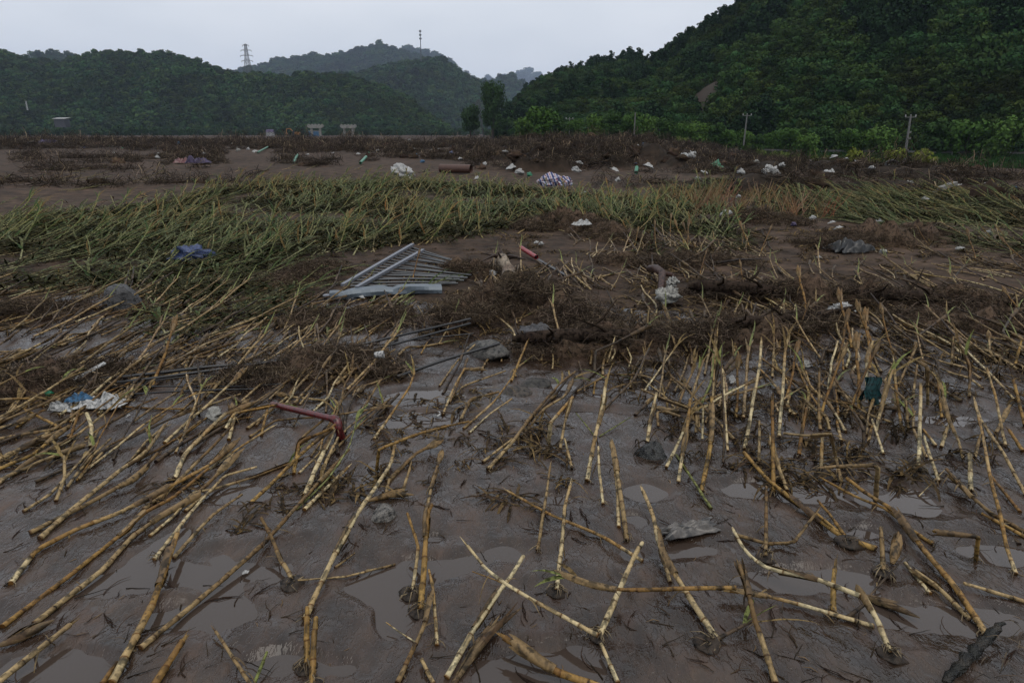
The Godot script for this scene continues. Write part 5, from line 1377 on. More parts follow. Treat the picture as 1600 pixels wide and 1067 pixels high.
func build_debris_field():
	# the wide band of flood debris on the plain: beyond counting
	var tw := [twig_mesh(95, 0.7, 0.5, 601, 0.009), twig_mesh(80, 0.8, 0.35, 602, 0.011), twig_mesh(60, 0.6, 1.3, 603, 0.012, 1.5)]
	rng.seed = 42
	var lump := MB.new()
	var lp := PackedVector3Array()
	var lcx := PackedColorArray()
	for j in 9:
		for i in 13:
			var a := TAU * i / 12.0
			var e := PI * j / 8.0
			var d := Vector3(sin(e) * cos(a), cos(e), sin(e) * sin(a))
			lp.push_back(d * Vector3(0.5, 0.36, 0.5) * (1.0 + 0.9 * nz.g2.get_noise_3d(d.x * 0.6, d.y * 0.6, d.z * 0.6)))
			var g = 1.0 + 0.7 * nz.g3.get_noise_3d(d.x, d.y, d.z)
			lcx.push_back(Color(0.05 * g, 0.036 * g, 0.027 * g))
	lump.grid(lp, 13, lcx, true)
	tw.push_back(lump.mesh())
	var xf := [[], [], [], []]
	var cs := [PackedColorArray(), PackedColorArray(), PackedColorArray(), PackedColorArray()]
	for d in DEBRIS:
		var lo := Vector2(1e9, 1e9)
		var hi := -lo
		for i in 4:
			lo = lo.min(Vector2(d[i * 2], d[i * 2 + 1])); hi = hi.max(Vector2(d[i * 2], d[i * 2 + 1]))
		hi.y = minf(hi.y, -16.0)
		lo.y = maxf(lo.y, -190.0)
		var area := (hi.x - lo.x) * (hi.y - lo.y)
		for i in int(minf(area * 2.4, 16000.0)):
			var x := rf(lo.x, hi.x)
			var z := rf(lo.y, hi.y)
			if not in_poly(d, 4, x, z): continue
			var cl: float = nz.heap.get_noise_2d(x, z) * 0.7 + nz.heap.get_noise_2d(x * 0.3 + 70.0, z * 0.3) * 1.1 + 0.3
			if cl < lerpf(0.72, 0.1, d[8]) + rf(-0.1, 0.1): continue
			var k := 3 if rng.randf() < 0.1 else rng.randi() % 3
			var dist := sqrt(x * x + z * z)
			var sc := rf(0.45, 1.1) * (1.0 + sm(40.0, 140.0, dist) * 0.5)
			if k == 3: sc *= rf(0.4, 1.0)
			if k != 3 and dist > 60.0 and rng.randf() < 0.08: sc *= 1.7
			var bs := Basis(Vector3.UP, rf(0, TAU)) * Basis(Vector3.RIGHT, rf(-0.4, 0.4))
			xf[k].push_back(Transform3D(bs.scaled(Vector3(sc, sc * rf(0.5, 1.1), sc)), Vector3(x, G(x, z) + mound(x, z) - 0.05, z)))
			var v := rf(0.45, 0.95) if rng.randf() < 0.8 else rf(0.95, 1.7)
			cs[k].push_back(Color(v, v * rf(0.94, 1.0), v * rf(0.86, 1.0)))
	var root: Node = self
	var total := 0
	for k in 4:
		total += xf[k].size()
		var o := copies("flood_debris" if root == self else "tangles", tw[k], M.twig, xf[k], cs[k], root)
		if root == self:
			tag(o, "wide brown band of flood debris between the mud plain and the hills", "debris")
			root = o
	print("debris ", total)
	# torn dead leaves round the broken stalks
	rng.seed = 23
	var tufts := []
	for i in 4:
		var b := MB.new()
		for k in 11:
			var a := rf(0, TAU)
			add_leaf(b, Vector3(rf(-0.05, 0.05), 0.01, rf(-0.05, 0.05)), Vector3(cos(a), rf(0.0, 0.9), sin(a)).normalized(), rf(0.1, 0.32), rf(0.004, 0.012), Color(0.19, 0.13, 0.06).lerp(Color(0.045, 0.032, 0.022), pow(rng.randf(), 0.7)), rf(0.6, 1.6))
		tufts.push_back(b.mesh())
	var lx := [[], [], [], []]
	var lcol := [PackedColorArray(), PackedColorArray(), PackedColorArray(), PackedColorArray()]
	for i in 2600:
		var dd := 2.6 * pow(5.2, rng.randf())
		var x := rf(-0.92, 0.92) * (dd + 0.3)
		var z := -dd
		if nz.tone2.get_noise_2d(x * 0.8 + 30.0, z * 0.8) < rf(0.1, 0.55) - sm(3.6, 6.5, dd) * 0.45: continue
		var k := rng.randi() % 4
		lx[k].push_back(Transform3D(Basis(Vector3.UP, rf(0, TAU)).scaled(Vector3(1, rf(0.4, 1.0), 1) * rf(0.5, 1.2)), Vector3(x, maxf(G(x, z), -0.0235), z)))
		var v := rf(0.6, 1.3)
		lcol[k].push_back(Color(v, v, v))
	for i in 700:
		var x := rf(-1.2, 8.5)
		var z := -rf(6.0, 12.5)
		if nz.tone2.get_noise_2d(x * 0.6 + 11.0, z * 0.6) < rf(-0.1, 0.25): continue
		var k := rng.randi() % 4
		lx[k].push_back(Transform3D(Basis(Vector3.UP, rf(0, TAU)).scaled(Vector3(1, rf(0.5, 1.2), 1) * rf(0.8, 1.7)), Vector3(x, G(x, z), z)))
		var v := rf(0.7, 1.6)
		lcol[k].push_back(Color(v, v, v))
	for i in 300:
		var x := rf(0.7, 4.6)
		var z := -rf(3.3, 6.4)
		var k := rng.randi() % 4
		lx[k].push_back(Transform3D(Basis(Vector3.UP, rf(0, TAU)).scaled(Vector3(0.8, rf(0.9, 1.7), 0.8) * rf(0.5, 1.1)), Vector3(x, G(x, z), z)))
		var v := rf(0.35, 1.0)
		lcol[k].push_back(Color(v, v, v))
	var lroot: Node = self
	for k in 4:
		var o := copies("dead_leaf_litter" if lroot == self else "leaves", tufts[k], M.leaf, lx[k], lcol[k], lroot)
		if lroot == self:
			tag(o, "torn brown dead leaves strewn round the broken stalks", "leaf litter")
			lroot = o
	# rootlets, shreds and small twigs on the mud of the foreground
	rng.seed = 19
	var ms := []
	for i in 5:
		var b := MB.new()
		for k in [1, 1, 2, 1, 3][i]:
			var p := PackedVector3Array()
			var q := Vector3(rf(-0.02, 0.02), 0.003, rf(-0.02, 0.02))
			var a := rf(-0.6, 0.6) if k < 3 else rf(0, TAU)
			for s in 6:
				p.push_back(q)
				a += rf(-0.5, 0.5)
				q += Vector3(sin(a), rf(-0.08, 0.1), -cos(a)) * rf(0.012, 0.03)
				q.y = maxf(q.y, 0.001)
			var col := Color(0.022, 0.016, 0.012).lerp(Color(0.1, 0.07, 0.045), pow(rng.randf(), 2.5))
			b.tube(p, PackedFloat32Array([0.0022, 0.002, 0.0018, 0.0015, 0.0012, 0.0006]), 4, PackedColorArray([col]), false)
		ms.push_back(b.mesh())
	var chip := MB.new()
	chip.ribbon(PackedVector3Array([Vector3.ZERO, Vector3(0.006, 0.004, -0.02), Vector3(0, 0.002, -0.045)]), PackedFloat32Array([0.0015, 0.003, 0.0008]), Vector3.UP, Color(0.1, 0.07, 0.04), 0.3)
	ms.push_back(chip.mesh())
	var tx := []
	var tc := []
	for i in 6:
		tx.push_back([]); tc.push_back(PackedColorArray())
	for i in 3200:
		var dd := 1.35 * pow(6.0, rng.randf())
		var x := rf(-0.95, 0.95) * (dd + 0.4)
		var z := -dd
		var cl: float = nz.g1.get_noise_2d(x * 2.0, z * 2.0)
		if cl < rf(-0.35, 0.2): continue
		var y := G(x, z)
		if y < -0.024 and rng.randf() < 0.7: continue
		var k := rng.randi() % 6
		var yaw := deg_to_rad(-flow(x, z) + rng.randfn() * 40.0)
		tx[k].push_back(Transform3D(Basis(Vector3.UP, yaw).scaled(Vector3.ONE * rf(0.3, 1.15)), Vector3(x, maxf(y, -0.0235), z)))
		var v := rf(0.6, 1.4)
		tc[k].push_back(Color(v, v, v))
	root = self
	for k in 6:
		var o := copies("mud_litter" if root == self else "shreds", ms[k], M.twig, tx[k], tc[k], root)
		if root == self:
			tag(o, "fine rootlets and shreds scattered on the wet mud", "litter")
			root = o

# ------------------------------------------------------------------ single things
func blob(rx: float, ry: float, rz: float, crease: float, seed_: int, col := Color.WHITE, res := 18) -> MB:
	# a crumpled closed skin, its lowest point near y = 0
	var b := MB.new()
	var p := PackedVector3Array()
	for j in res:
		for i in res + 1:
			var a := TAU * i / res
			var e := PI * j / (res - 1.0)
			var d := Vector3(sin(e) * cos(a), cos(e), sin(e) * sin(a))
			var o := Vector3(seed_ * 3.7, seed_ * 1.3, 0)
			var k = 1.0 + crease * (absf(nz.crease.get_noise_3d(d.x + o.x, d.y + o.y, d.z)) * -2.2 + 0.5) + 0.35 * nz.lump.get_noise_3d(d.x + o.x, d.y + o.y, d.z)
			var q: Vector3 = Vector3(d.x * rx, d.y * ry, d.z * rz) * k
			q.y = maxf(q.y, -ry * 0.55) + ry * 0.5
			p.push_back(q)
	b.grid(p, res + 1, PackedColorArray([col]), true)
	return b

func stone(rx: float, ry: float, rz: float, seed_: int, col: Color) -> MB:
	var b := MB.new()
	rng.seed = seed_
	var planes := []
	for i in 9: planes.push_back([Vector3(rng.randfn(), rng.randfn() * 0.8 + 0.3, rng.randfn()).normalized(), rf(0.55, 0.85)])
	var p := PackedVector3Array()
	var cc := PackedColorArray()
	for j in 15:
		for i in 23:
			var a := TAU * i / 22.0
			var e := PI * j / 14.0
			var d := Vector3(sin(e) * cos(a), cos(e), sin(e) * sin(a))
			for pl in planes:
				var h: float = d.dot(pl[0])
				if h > pl[1]: d -= pl[0] * (h - pl[1]) * 0.9
			d *= 1.0 + 0.06 * nz.lump.get_noise_3d(d.x * 3 + seed_, d.y * 3, d.z * 3)
			p.push_back(Vector3(d.x * rx, d.y * ry + ry * 0.25, d.z * rz))
			cc.push_back(col * (1.0 + 0.4 * nz.lump.get_noise_3d(d.x * 4, d.y * 4 + seed_, d.z * 4)))
	for i in cc.size(): cc[i].a = 1.0
	b.grid(p, 23, cc, true)
	return b

func sheet(w: float, l: float, h: float, nx: int, seed_: int, col := Color.WHITE) -> MB:
	# a torn crumpled sheet lying loose, two skins a few millimetres apart
	var b := MB.new()
	for side in 2:
		var p := PackedVector3Array()
		for j in nx:
			for i in nx:
				var u := (i / (nx - 1.0) - 0.5)
				var v := (j / (nx - 1.0) - 0.5)
				var edge = 1.0 + 0.35 * nz.lump.get_noise_2d(u * 2.0 + seed_, v * 2.0)
				var y = h * (0.45 + 0.9 * absf(nz.crease.get_noise_2d(u * 1.6 + seed_, v * 1.6)) + 0.6 * nz.lump.get_noise_2d(u * 1.3, v * 1.3 + seed_)) * (1.0 - pow(maxf(absf(u), absf(v)) * 2.0, 3.0) * 0.8)
				p.push_back(Vector3(u * w * edge, maxf(y, 0.004) + (0.003 if side else 0.0), v * l * edge))
		b.grid(p, nx, PackedColorArray([col]))
	return b

func set_down(o: Node3D, k: String, lift := 0.0):
	var p := V(k)
	p.y = maxf(G(p.x, p.z), -0.02) + (mound(p.x, p.z) if p.z < -17.0 else 0.0) + lift
	o.position = p

func single(b: MB, called: String, m: Material, k: String, label: String, category: String, turn := 0.0, lift := 0.0, group := ""):
	var o := part(b, called, m, self)
	tag(o, label, category, group)
	set_down(o, k, lift)
	o.rotation.y = turn
	return o

func pipe(a: Vector3, b2: Vector3, r: float, wall: float, m: Material, called: String, parent: Node, origin: Vector3):
	var b := MB.new()
	var d := (b2 - a).normalized()
	var pts := PackedVector3Array(); var rr := PackedFloat32Array()
	for i in 9:
		pts.push_back(a.lerp(b2, i / 8.0) - origin); rr.push_back(r)
	b.tube(pts, rr, 16, PackedColorArray([Color.WHITE]), false)
	var inner := PackedVector3Array([b2 - origin, b2 - d * 0.001 - origin, a + d * 0.001 - origin, a - origin])
	b.tube(inner, PackedFloat32Array([r, r - wall, r - wall, r]), 16, PackedColorArray([Color.WHITE]), false)
	return part(b, called, m, parent)

func build_things():
	noise("crease", 1.3, 2); noise("lump", 1.1, 2)
	# fallen railing panel
	var ra := V("rail_a"); var rb := V("rail_b"); var rc := V("rail_c"); var rd := V("rail_d"); var be := V("bar_e"); var bf := V("bar_f")
	var o := ra
	o.y = 0.0
	var t := thing("steel_railing", o, "fallen grey steel railing panel with parallel bars half buried in twigs", "railing")
	for e in [[ra, rb], [rc, rd]]:
		var b := MB.new()
		b.bar(e[0] - o + Vector3(0, 0.012, 0), e[1] - o + Vector3(0, 0.012, 0), 0.045, 0.03, Color.WHITE)
		part(b, "rail", M.steel, t)
	rng.seed = 4
	for i in 17:
		var f := (i + 0.5) / 17.0
		var a := ra.lerp(rb, f) - o - Vector3(0, 0.016, 0)
		var z := be.lerp(bf, f) - o + Vector3(rf(-0.05, 0.12), rf(-0.01, 0.02), rf(-0.02, 0.02))
		var mid := a.lerp(z, 0.5) + Vector3(0, rf(0.0, 0.03) - 0.01, rf(-0.015, 0.015))
		var b := MB.new()
		b.tube(PackedVector3Array([a, a.lerp(mid, 0.5), mid, mid.lerp(z, 0.5), z]), PackedFloat32Array([0.011, 0.011, 0.011, 0.011, 0.011]), 6, PackedColorArray([Color.WHITE]), true)
		part(b, "bar", M.bar_steel, t)
	# bent sheet steel beam in front of it
	var ba := V("beam_a"); var bb := V("beam_b")
	var d := (bb - ba)
	var b := MB.new()
	var side := Vector3(-d.z, 0, d.x).normalized() * -1.0
	if side.z < 0: side = -side
	var prof := [Vector2(-0.05, 0.0), Vector2(-0.05, 0.085), Vector2(0.045, 0.075), Vector2(0.06, 0.04), Vector2(0.06, 0.0), Vector2(0.03, 0.0)]
	var p := PackedVector3Array()
	for j in 26:
		var f := j / 25.0
		var c := ba + d * f - ba
		var crush := 1.0 - 0.35 * exp(-pow((f - 0.55) / 0.05, 2.0)) - 0.25 * exp(-pow((f - 0.12) / 0.04, 2.0))
		for q in prof.size():
			var k: Vector2 = prof[q]
			var dent: float = nz.lump.get_noise_2d(f * 2.0, q * 0.2) * 0.014 + nz.crease.get_noise_2d(f * 2.5, q * 0.2) * 0.012
			p.push_back(c + side * (k.x + dent) + Vector3(0, k.y * crush + dent * 0.4 + 0.03 * sin(f * 3.0), 0))
	for j in 25:
		for q in prof.size() - 1:
			var i := j * prof.size() + q
			b.quad(p[i], p[i + prof.size()], p[i + prof.size() + 1], p[i + 1], Color.WHITE)
	t = thing("steel_beam", Vector3(ba.x, G(ba.x, ba.z), ba.z), "crumpled blue grey sheet steel beam along the fallen railing", "beam")
	part(b, "folded_channel", M.sheet_steel, t)
	b = MB.new()
	b.box(Transform3D(Basis(Vector3.UP, 0.2), d * 0.03 + side * 0.02 + Vector3(-0.02, 0.05, 0)), Vector3(0.17, 0.012, 0.09), Color.WHITE)
	part(b, "end_plate", M.steel, t)
	# red elbow pipe
	var pa := V("pipe_a"); var pb := V("pipe_b"); var pc := V("pipe_c")
	t = thing("red_elbow_pipe", Vector3(pa.x, 0, pa.z), "dark red painted pipe with an elbow stuck in the mud", "pipe")
	pipe(pa, pb, 0.019, 0.003, M.red_paint, "pipe_run", t, t.position)
	b = MB.new()
	var ex := (pb - pa).normalized()
	b.tube(PackedVector3Array([pb - ex * 0.03 - t.position, pb - t.position, pb + ex * 0.022 + Vector3(0, -0.012, 0) - t.position, pb + ex * 0.035 + Vector3(0, -0.05, 0.02) - t.position, pc + ex * 0.01 - t.position]), PackedFloat32Array([0.023, 0.025, 0.026, 0.024, 0.024]), 14, PackedColorArray([Color.WHITE]), true)
	part(b, "elbow", M.red_paint, t)
	# red tube and the dark post beyond it
	t = thing("red_tube", V("red_a") * Vector3(1, 0, 1), "short bright red plastic tube lying on the debris", "tube")
	pipe(V("red_a"), V("red_b"), 0.032, 0.005, M.red_plastic, "tube_wall", t, t.position)
	b = MB.new()
	b.bar(Vector3(0, 0.03, 0), V("post_b") - V("post_a") + Vector3(0, 0.06, 0), 0.045, 0.035, Color.WHITE)
	single(b, "dark_post", M.slate, "post_a", "dark grey square post lying beyond the red tube", "post")
	# white strip
	b = MB.new()
	b.bar(Vector3.ZERO, V("strip_b") - V("strip_a"), 0.045, 0.008, Color.WHITE)
	single(b, "plastic_strip", M.white_plastic, "strip_a", "straight white plastic strip leaning on the left twig drift", "strip", 0.0, 0.05)
	# log stump with pale peeled wood
	var la := V("log_a"); var lb := V("log_b")
	t = thing("log_stump", lb * Vector3(1, 0, 1), "pale peeled log stump with torn roots standing in the drift", "log")
	b = MB.new()
	var lp := PackedVector3Array(); var lr := PackedFloat32Array(); var lcx := PackedColorArray()
	for i in 9:
		var f := i / 8.0
		lp.push_back(lb.lerp(la, f) - t.position + Vector3(0.02 * sin(f * 5), 0.06 + 0.04 * f, 0)); lr.push_back(0.085 - 0.025 * f + 0.012 * sin(f * 9)); lcx.push_back(Color(0.36, 0.3, 0.24).lerp(Color(0.16, 0.11, 0.08), 0.5 + 0.5 * sin(f * 7.0)))
	b.tube(lp, lr, 12, lcx)
	part(b, "trunk", M.stalk, t)
	for i in 7:
		var rb2 := MB.new()
		var a := i * 0.9
		var s0 := la - t.position + Vector3(0, 0.08, 0)
		rb2.tube(PackedVector3Array([s0, s0 + Vector3(cos(a) * 0.12, 0.03 + 0.03 * (i % 2), sin(a) * 0.1), s0 + Vector3(cos(a) * 0.28, 0.06 * (i % 3), sin(a) * 0.22)]), PackedFloat32Array([0.03, 0.02, 0.006]), 6, PackedColorArray([Color(0.06, 0.042, 0.032)]))
		part(rb2, "root", M.stalk, t)
	# forked root
	t = thing("forked_root", V("root_c") * Vector3(1, 0, 1), "forked red brown root arched out of the twig drift", "root")
	for e in [["root_a", "root_b", "root_c"], ["root_d", "root_b", "root_b"]]:
		b = MB.new()
		var q := PackedVector3Array([V(e[0]) - t.position, V(e[0]).lerp(V(e[1]), 0.5) - t.position + Vector3(0, 0.05, 0), V(e[1]) - t.position + Vector3(0, 0.04, 0), V(e[1]).lerp(V(e[2]), 0.6) - t.position, V(e[2]) - t.position])
		b.tube(q, PackedFloat32Array([0.045, 0.05, 0.045, 0.035, 0.025]) if e[0] == "root_a" else PackedFloat32Array([0.02, 0.03, 0.03, 0.03, 0.03]), 9, PackedColorArray([Color(0.06, 0.032, 0.027), Color(0.075, 0.04, 0.033)]))
		part(b, "limb", M.stalk, t)
	# long dark branches
	for e in [["br_a", "br_b", "long thin dark branch lying along the mud behind the forked root"], ["br_c", "br_d", "short black pole propped on the long twig roll"]]:
		b = MB.new()
		var s := V(e[0]); var z := V(e[1])
		var pts := PackedVector3Array()
		for i in 8:
			var f := i / 7.0
			pts.push_back(s.lerp(z, f) - s + Vector3(0, 0.03 + 0.04 * sin(f * 8.0), 0.05 * sin(f * 6.0)))
		b.tube(pts, PackedFloat32Array([0.03, 0.028, 0.026, 0.024, 0.022, 0.02, 0.016, 0.008]), 7, PackedColorArray([Color(0.03, 0.023, 0.018)]))
		single(b, "branch", M.stalk, e[0], e[2], "branch")
	for tk in [["tr_a", "tr_b", 0.07, "dark fallen trunk running along the long twig roll"], ["tr_c", "tr_d", 0.06, "second dark trunk at the far end of the long twig roll"], ["tr_e", "tr_f", 0.055, "dark rotten log inside the front twig roll"], ["tr_g", "tr_h", 0.045, "thin dark log at the end of the front twig roll"]]:
		var ta := V(tk[0])
		var tz := V(tk[1])
		var e := [ta.x, ta.z, tz.x, tz.z, tk[2], tk[3]]
		t = thing("fallen_trunk", Vector3(e[0], G(e[0], e[1]), e[1]), e[5], "trunk")
		b = MB.new()
		var tp := PackedVector3Array(); var tr := PackedFloat32Array()
		var tv := Vector3(e[2] - e[0], 0, e[3] - e[1])
		for i in 14:
			var f := i / 13.0
			tp.push_back(tv * f + Vector3(0, 0.12 + 0.025 * sin(f * 6.0), 0.06 * sin(f * 5.0))); tr.push_back(e[4] * (1.15 - 0.6 * f) * minf(1.0, 0.35 + f * 6.0) * (1.0 + 0.04 * sin(i * 2.7)))
		b.tube(tp, tr, 9, PackedColorArray([Color(0.05, 0.038, 0.03), Color(0.04, 0.031, 0.025), Color(0.06, 0.046, 0.036)]))
		part(b, "trunk", M.mound, t)
		for i in 5:
			b = MB.new()
			var s0 := tp[2 + i * 2]
			var dd := Vector3(sin(i * 2.1) * 0.3, 0.12 + 0.06 * sin(i * 1.3), cos(i * 2.7) * 0.22)
			b.tube(PackedVector3Array([s0, s0 + dd * 0.6 + Vector3(0.05, 0, 0), s0 + dd * 1.3]), PackedFloat32Array([e[4] * 0.35, e[4] * 0.22, 0.004]), 6, PackedColorArray([Color(0.045, 0.034, 0.027)]))
			part(b, "limb", M.mound, t)
	# charred plank, lower right
	t = thing("charred_plank", V("char_a") * Vector3(1, 0, 1), "black charred wet plank half sunk in the mud", "plank")
	b = MB.new()
	var cv := V("char_b") - V("char_a")
	var kp := PackedVector3Array(); var kr := PackedFloat32Array(); var kc := PackedColorArray()
	for i in 15:
		var f := i / 14.0
		kp.push_back(cv * f + Vector3(0.004 * sin(i * 2.3), 0.022 + 0.005 * sin(i * 1.7), 0.004 * cos(i * 3.1))); kr.push_back(0.02 + 0.004 * sin(i * 2.9) - 0.012 * pow(absf(f - 0.45) * 1.9, 4.0)); kc.push_back(Color(0.018, 0.016, 0.015) if i % 4 else Color(0.05, 0.04, 0.032))
	b.tube(kp, kr, 7, kc, true, 0.55)
	part(b, "plank", M.rock, t)
	b = MB.new()
	rng.seed = 3
	for i in 26:
		var at := cv * rf(0.2, 1.1) + Vector3(rf(0, 0.16), 0.02, rf(-0.02, 0.12))
		add_leaf(b, at, Vector3(rf(-1, 1), rf(-0.2, 0.5), rf(-1, 1)).normalized(), rf(0.05, 0.16), rf(0.002, 0.004), Color(0.06, 0.045, 0.035).lerp(Color(0.2, 0.15, 0.09), pow(rng.randf(), 3.0)), 1.0)
	part(b, "clinging_rootlets", M.stalk, t)
	# stones
	var sc := [["stone_a", 0.075, 0.055, 0.06, Color(0.2, 0.19, 0.185), "pale grey rough stone half sunk in the mud", 1], ["stone_b", 0.1, 0.075, 0.08, Color(0.055, 0.058, 0.06), "smooth dark grey stone beneath leaning stalks", 2], ["stone_c", 0.14, 0.05, 0.1, Color(0.07, 0.065, 0.06), "flat dark grey stone at the edge of the wet hollow", 3], ["stone_d", 0.24, 0.1, 0.16, Color(0.13, 0.125, 0.12), "broad grey stone beside the black cables", 4], ["stone_e", 0.13, 0.04, 0.1, Color(0.09, 0.075, 0.065), "thin brown stone slab in front of the flat grey stone", 5], ["boulder", 0.24, 0.2, 0.2, Color(0.1, 0.1, 0.108), "round dark grey boulder among the flattened green crop", 6]]
	for e in sc:
		single(stone(e[1], e[2], e[3], e[6], e[4]), "boulder" if e[0] == "boulder" else "stone", M.rock, e[0], e[5], "stone", e[6] * 1.3, -0.012)
	# sacks, rags and bags
	single(blob(0.26, 0.15, 0.18, 0.5, 1), "blue_bundle", M.blue_plastic, "blue_bag", "dark blue plastic bundle among the flattened green crop", "bundle", 0.3)
	t = thing("woven_sack", Vector3.ZERO, "blue and white woven sack crumpled at the twig drift", "sack")
	set_down(t, "sack")
	part(sheet(0.26, 0.15, 0.075, 26, 3), "white_cloth", M.white_plastic, t).position = Vector3(0.08, 0.01, 0)
	part(sheet(0.16, 0.11, 0.05, 22, 8), "torn_corner", M.white_plastic, t).position = Vector3(-0.14, 0.0, 0.03)
	var bs := part(sheet(0.15, 0.05, 0.05, 18, 5), "blue_stripe", M.blue_paint, t)
	bs.position = Vector3(-0.05, 0.045, 0.0); bs.rotation.y = 0.4
	t = thing("teal_rag", Vector3.ZERO, "teal rag hanging over a broken stalk", "rag")
	set_down(t, "rag", 0.1)
	b = MB.new()
	for sgn in [-1, 1]:
		var rp := PackedVector3Array()
		for j in 9:
			for i in 12:
				var u := i / 11.0 - 0.5
				var v := j / 8.0
				rp.push_back(Vector3(u * (0.08 + 0.025 * v) + 0.012 * sin(v * 7 + sgn), 0.13 - v * (0.16 + 0.03 * sin(u * 9.0 + sgn)), sgn * (0.004 + v * 0.03) + 0.014 * sin(u * 26.0 + v * 2.0)))
		b.grid(rp, 12, PackedColorArray([Color.WHITE]))
	part(b, "cloth", M.teal_cloth, t)
	single(sheet(0.26, 0.1, 0.035, 26, 12), "plastic_film", M.film, "film", "torn translucent plastic film lying in the wet mud", "plastic film", 0.3)
	single(blob(0.13, 0.055, 0.07, 0.7, 4), "white_bag", M.white_plastic, "white_bag", "crumpled white bag in front of the long twig roll", "bag", 0.2, 0.03)
	single(blob(0.13, 0.09, 0.09, 0.6, 5), "grey_cloth", M.grey_cloth, "cloth_a", "grey white wet cloth bundle below the forked root", "cloth", 0.5, 0.08)
	single(blob(0.08, 0.06, 0.06, 0.6, 6), "grey_cloth", M.grey_cloth, "cloth_b", "small grey white cloth lump tucked behind the forked root", "cloth", 1.5, 0.1)
	var ws = single(blob(0.46, 0.26, 0.36, 0.22, 21, Color.WHITE, 26), "white_sheet", M.white_plastic, "sheet", "large domed white plastic sheet at the back of the green crop", "plastic sheet", 0.5, 0.16)
	ws.rotation = Vector3(0.35, 0.3, -0.35)
	# striped sack: two bundles
	t = thing("striped_sack", Vector3.ZERO, "stuffed cloth sack with blue, white and red stripes on the debris edge", "sack")
	set_down(t, "striped", 0.05)
	for k in 2:
		var sb := blob([0.36, 0.24][k], [0.26, 0.19][k], 0.24, 0.18, 30 + k, Color.WHITE, 72)
		for i in sb.v.size():
			var s := sb.v[i].x * 0.9 + sb.v[i].y * 0.35
			var w := fposmod(s * 7.0, 1.0)
			sb.c[i] = Color(0.05, 0.06, 0.16) if w < 0.36 else (Color(0.26, 0.06, 0.07) if w > 0.6 and w < 0.74 else Color(0.4, 0.4, 0.44))
		var so := part(sb, "bundle", M.twig, t)
		so.position = Vector3(0.0 if k == 0 else 0.46, 0, 0.0 if k == 0 else 0.12)
		so.rotation.y = k * 0.5
	# white dome, bag and debris goods further off
	b = MB.new()
	var dp := PackedVector3Array()
	for j in 8:
		for i in 19:
			var a := TAU * i / 18.0
			var e := PI * 0.5 * j / 7.0
			dp.push_back(Vector3(sin(e) * cos(a) * 0.14, cos(e) * 0.15, sin(e) * sin(a) * 0.14))
	b.grid(dp, 19, PackedColorArray([Color.WHITE]), true)
	single(b, "plastic_dome", M.white_plastic, "dome", "smooth white plastic dome on the debris strip", "dome", 0, 0.06)
	single(blob(0.32, 0.26, 0.25, 0.5, 9), "plastic_bag", M.white_plastic, "bag_r", "large full white bag on the near edge of the debris band", "bag", 0, 0.1)
	single(sheet(0.5, 0.35, 0.2, 22, 14), "tarpaulin", M.black_sheet, "tarp", "black tarpaulin bunched on the debris heap", "tarpaulin", 0.2)
	single(sheet(0.24, 0.16, 0.06, 16, 15), "slate_scrap", M.slate, "scrap", "dark slate grey plastic scrap on the front twig roll", "scrap", 0.3, 0.12)
	single(sheet(0.34, 0.2, 0.09, 20, 16), "torn_packaging", M.white_plastic, "plastic_c", "torn white packaging on the heap behind the red tube", "packaging", 0.8, 0.18)
	for e in [["purple_l", 1.7, 0.8, "purple blanket heaped on the far left debris"], ["purple_m", 0.8, 0.35, "purple cloth on the small debris heap out on the mud plain"]]:
		single(sheet(e[1] * 1.4, e[1], e[2], 18, int(e[1] * 10)), "purple_cloth", M.purple_cloth, e[0], e[3], "cloth", 0.4, 0.15)
	single(sheet(0.8, 0.5, 0.3, 14, 33), "red_cloth", M.red_paint, "red_m", "dull red cloth on the small debris heap out on the mud plain", "cloth", 0.4, 0.15)
	# cup and ring
	t = thing("plastic_cup", Vector3.ZERO, "small white plastic cup on the brown drift behind the red pipe", "cup")
	set_down(t, "cup", 0.14)
	b = MB.new()
	b.tube(PackedVector3Array([Vector3(-0.035, 0, 0), Vector3(0.02, 0.004, 0), Vector3(0.032, 0.005, 0)]), PackedFloat32Array([0.022, 0.027, 0.03]), 14, PackedColorArray([Color.WHITE]), false)
	b.tube(PackedVector3Array([Vector3(0.032, 0.005, 0), Vector3(0.03, 0.005, 0), Vector3(-0.033, 0, 0)]), PackedFloat32Array([0.03, 0.027, 0.02]), 14, PackedColorArray([Color.WHITE]), true)
	part(b, "cup_wall", M.white_plastic, t)
	var tm := TorusMesh.new()
	tm.inner_radius = 0.008
	tm.outer_radius = 0.022
	tm.rings = 20
	tm.ring_segments = 10
	var ring := MeshInstance3D.new()
	ring.mesh = tm
	ring.material_override = M.white_plastic
	ring.name = numbered("plastic_ring")
	add_child(ring)
	tag(ring, "small white plastic ring at the foot of a pale stalk", "ring")
	set_down(ring, "washer", 0.015)
	ring.rotation = Vector3(0.5, 0, 0.3)
	# brown pipe on the plain
	t = thing("brown_pipe", V("bpipe_a") * Vector3(1, 0, 1), "rust brown length of large pipe lying across the mud plain", "pipe")
	pipe(V("bpipe_a"), V("bpipe_b"), 0.19, 0.02, M.rust_pipe, "pipe_wall", t, t.position)
	for e in [["g1a", "g1b", "green tube standing tilted on the bare mud plain"], ["g2a", "g2b", "green tube lying by white scraps on the mud plain"], ["g3a", "g3b", "green tube leaning on the debris before the white sheet"], ["g4a", "g4b", "short green tube upright in the debris right of the striped sack"]]:
		t = thing("green_tube", V(e[0]) * Vector3(1, 0, 1), e[2], "tube")
		t.position.y = G(t.position.x, t.position.z) + 0.08
		pipe(V(e[0]), V(e[1]), 0.075, 0.01, M.green_plastic, "tube_wall", t, V(e[0]) * Vector3(1, 0, 1))
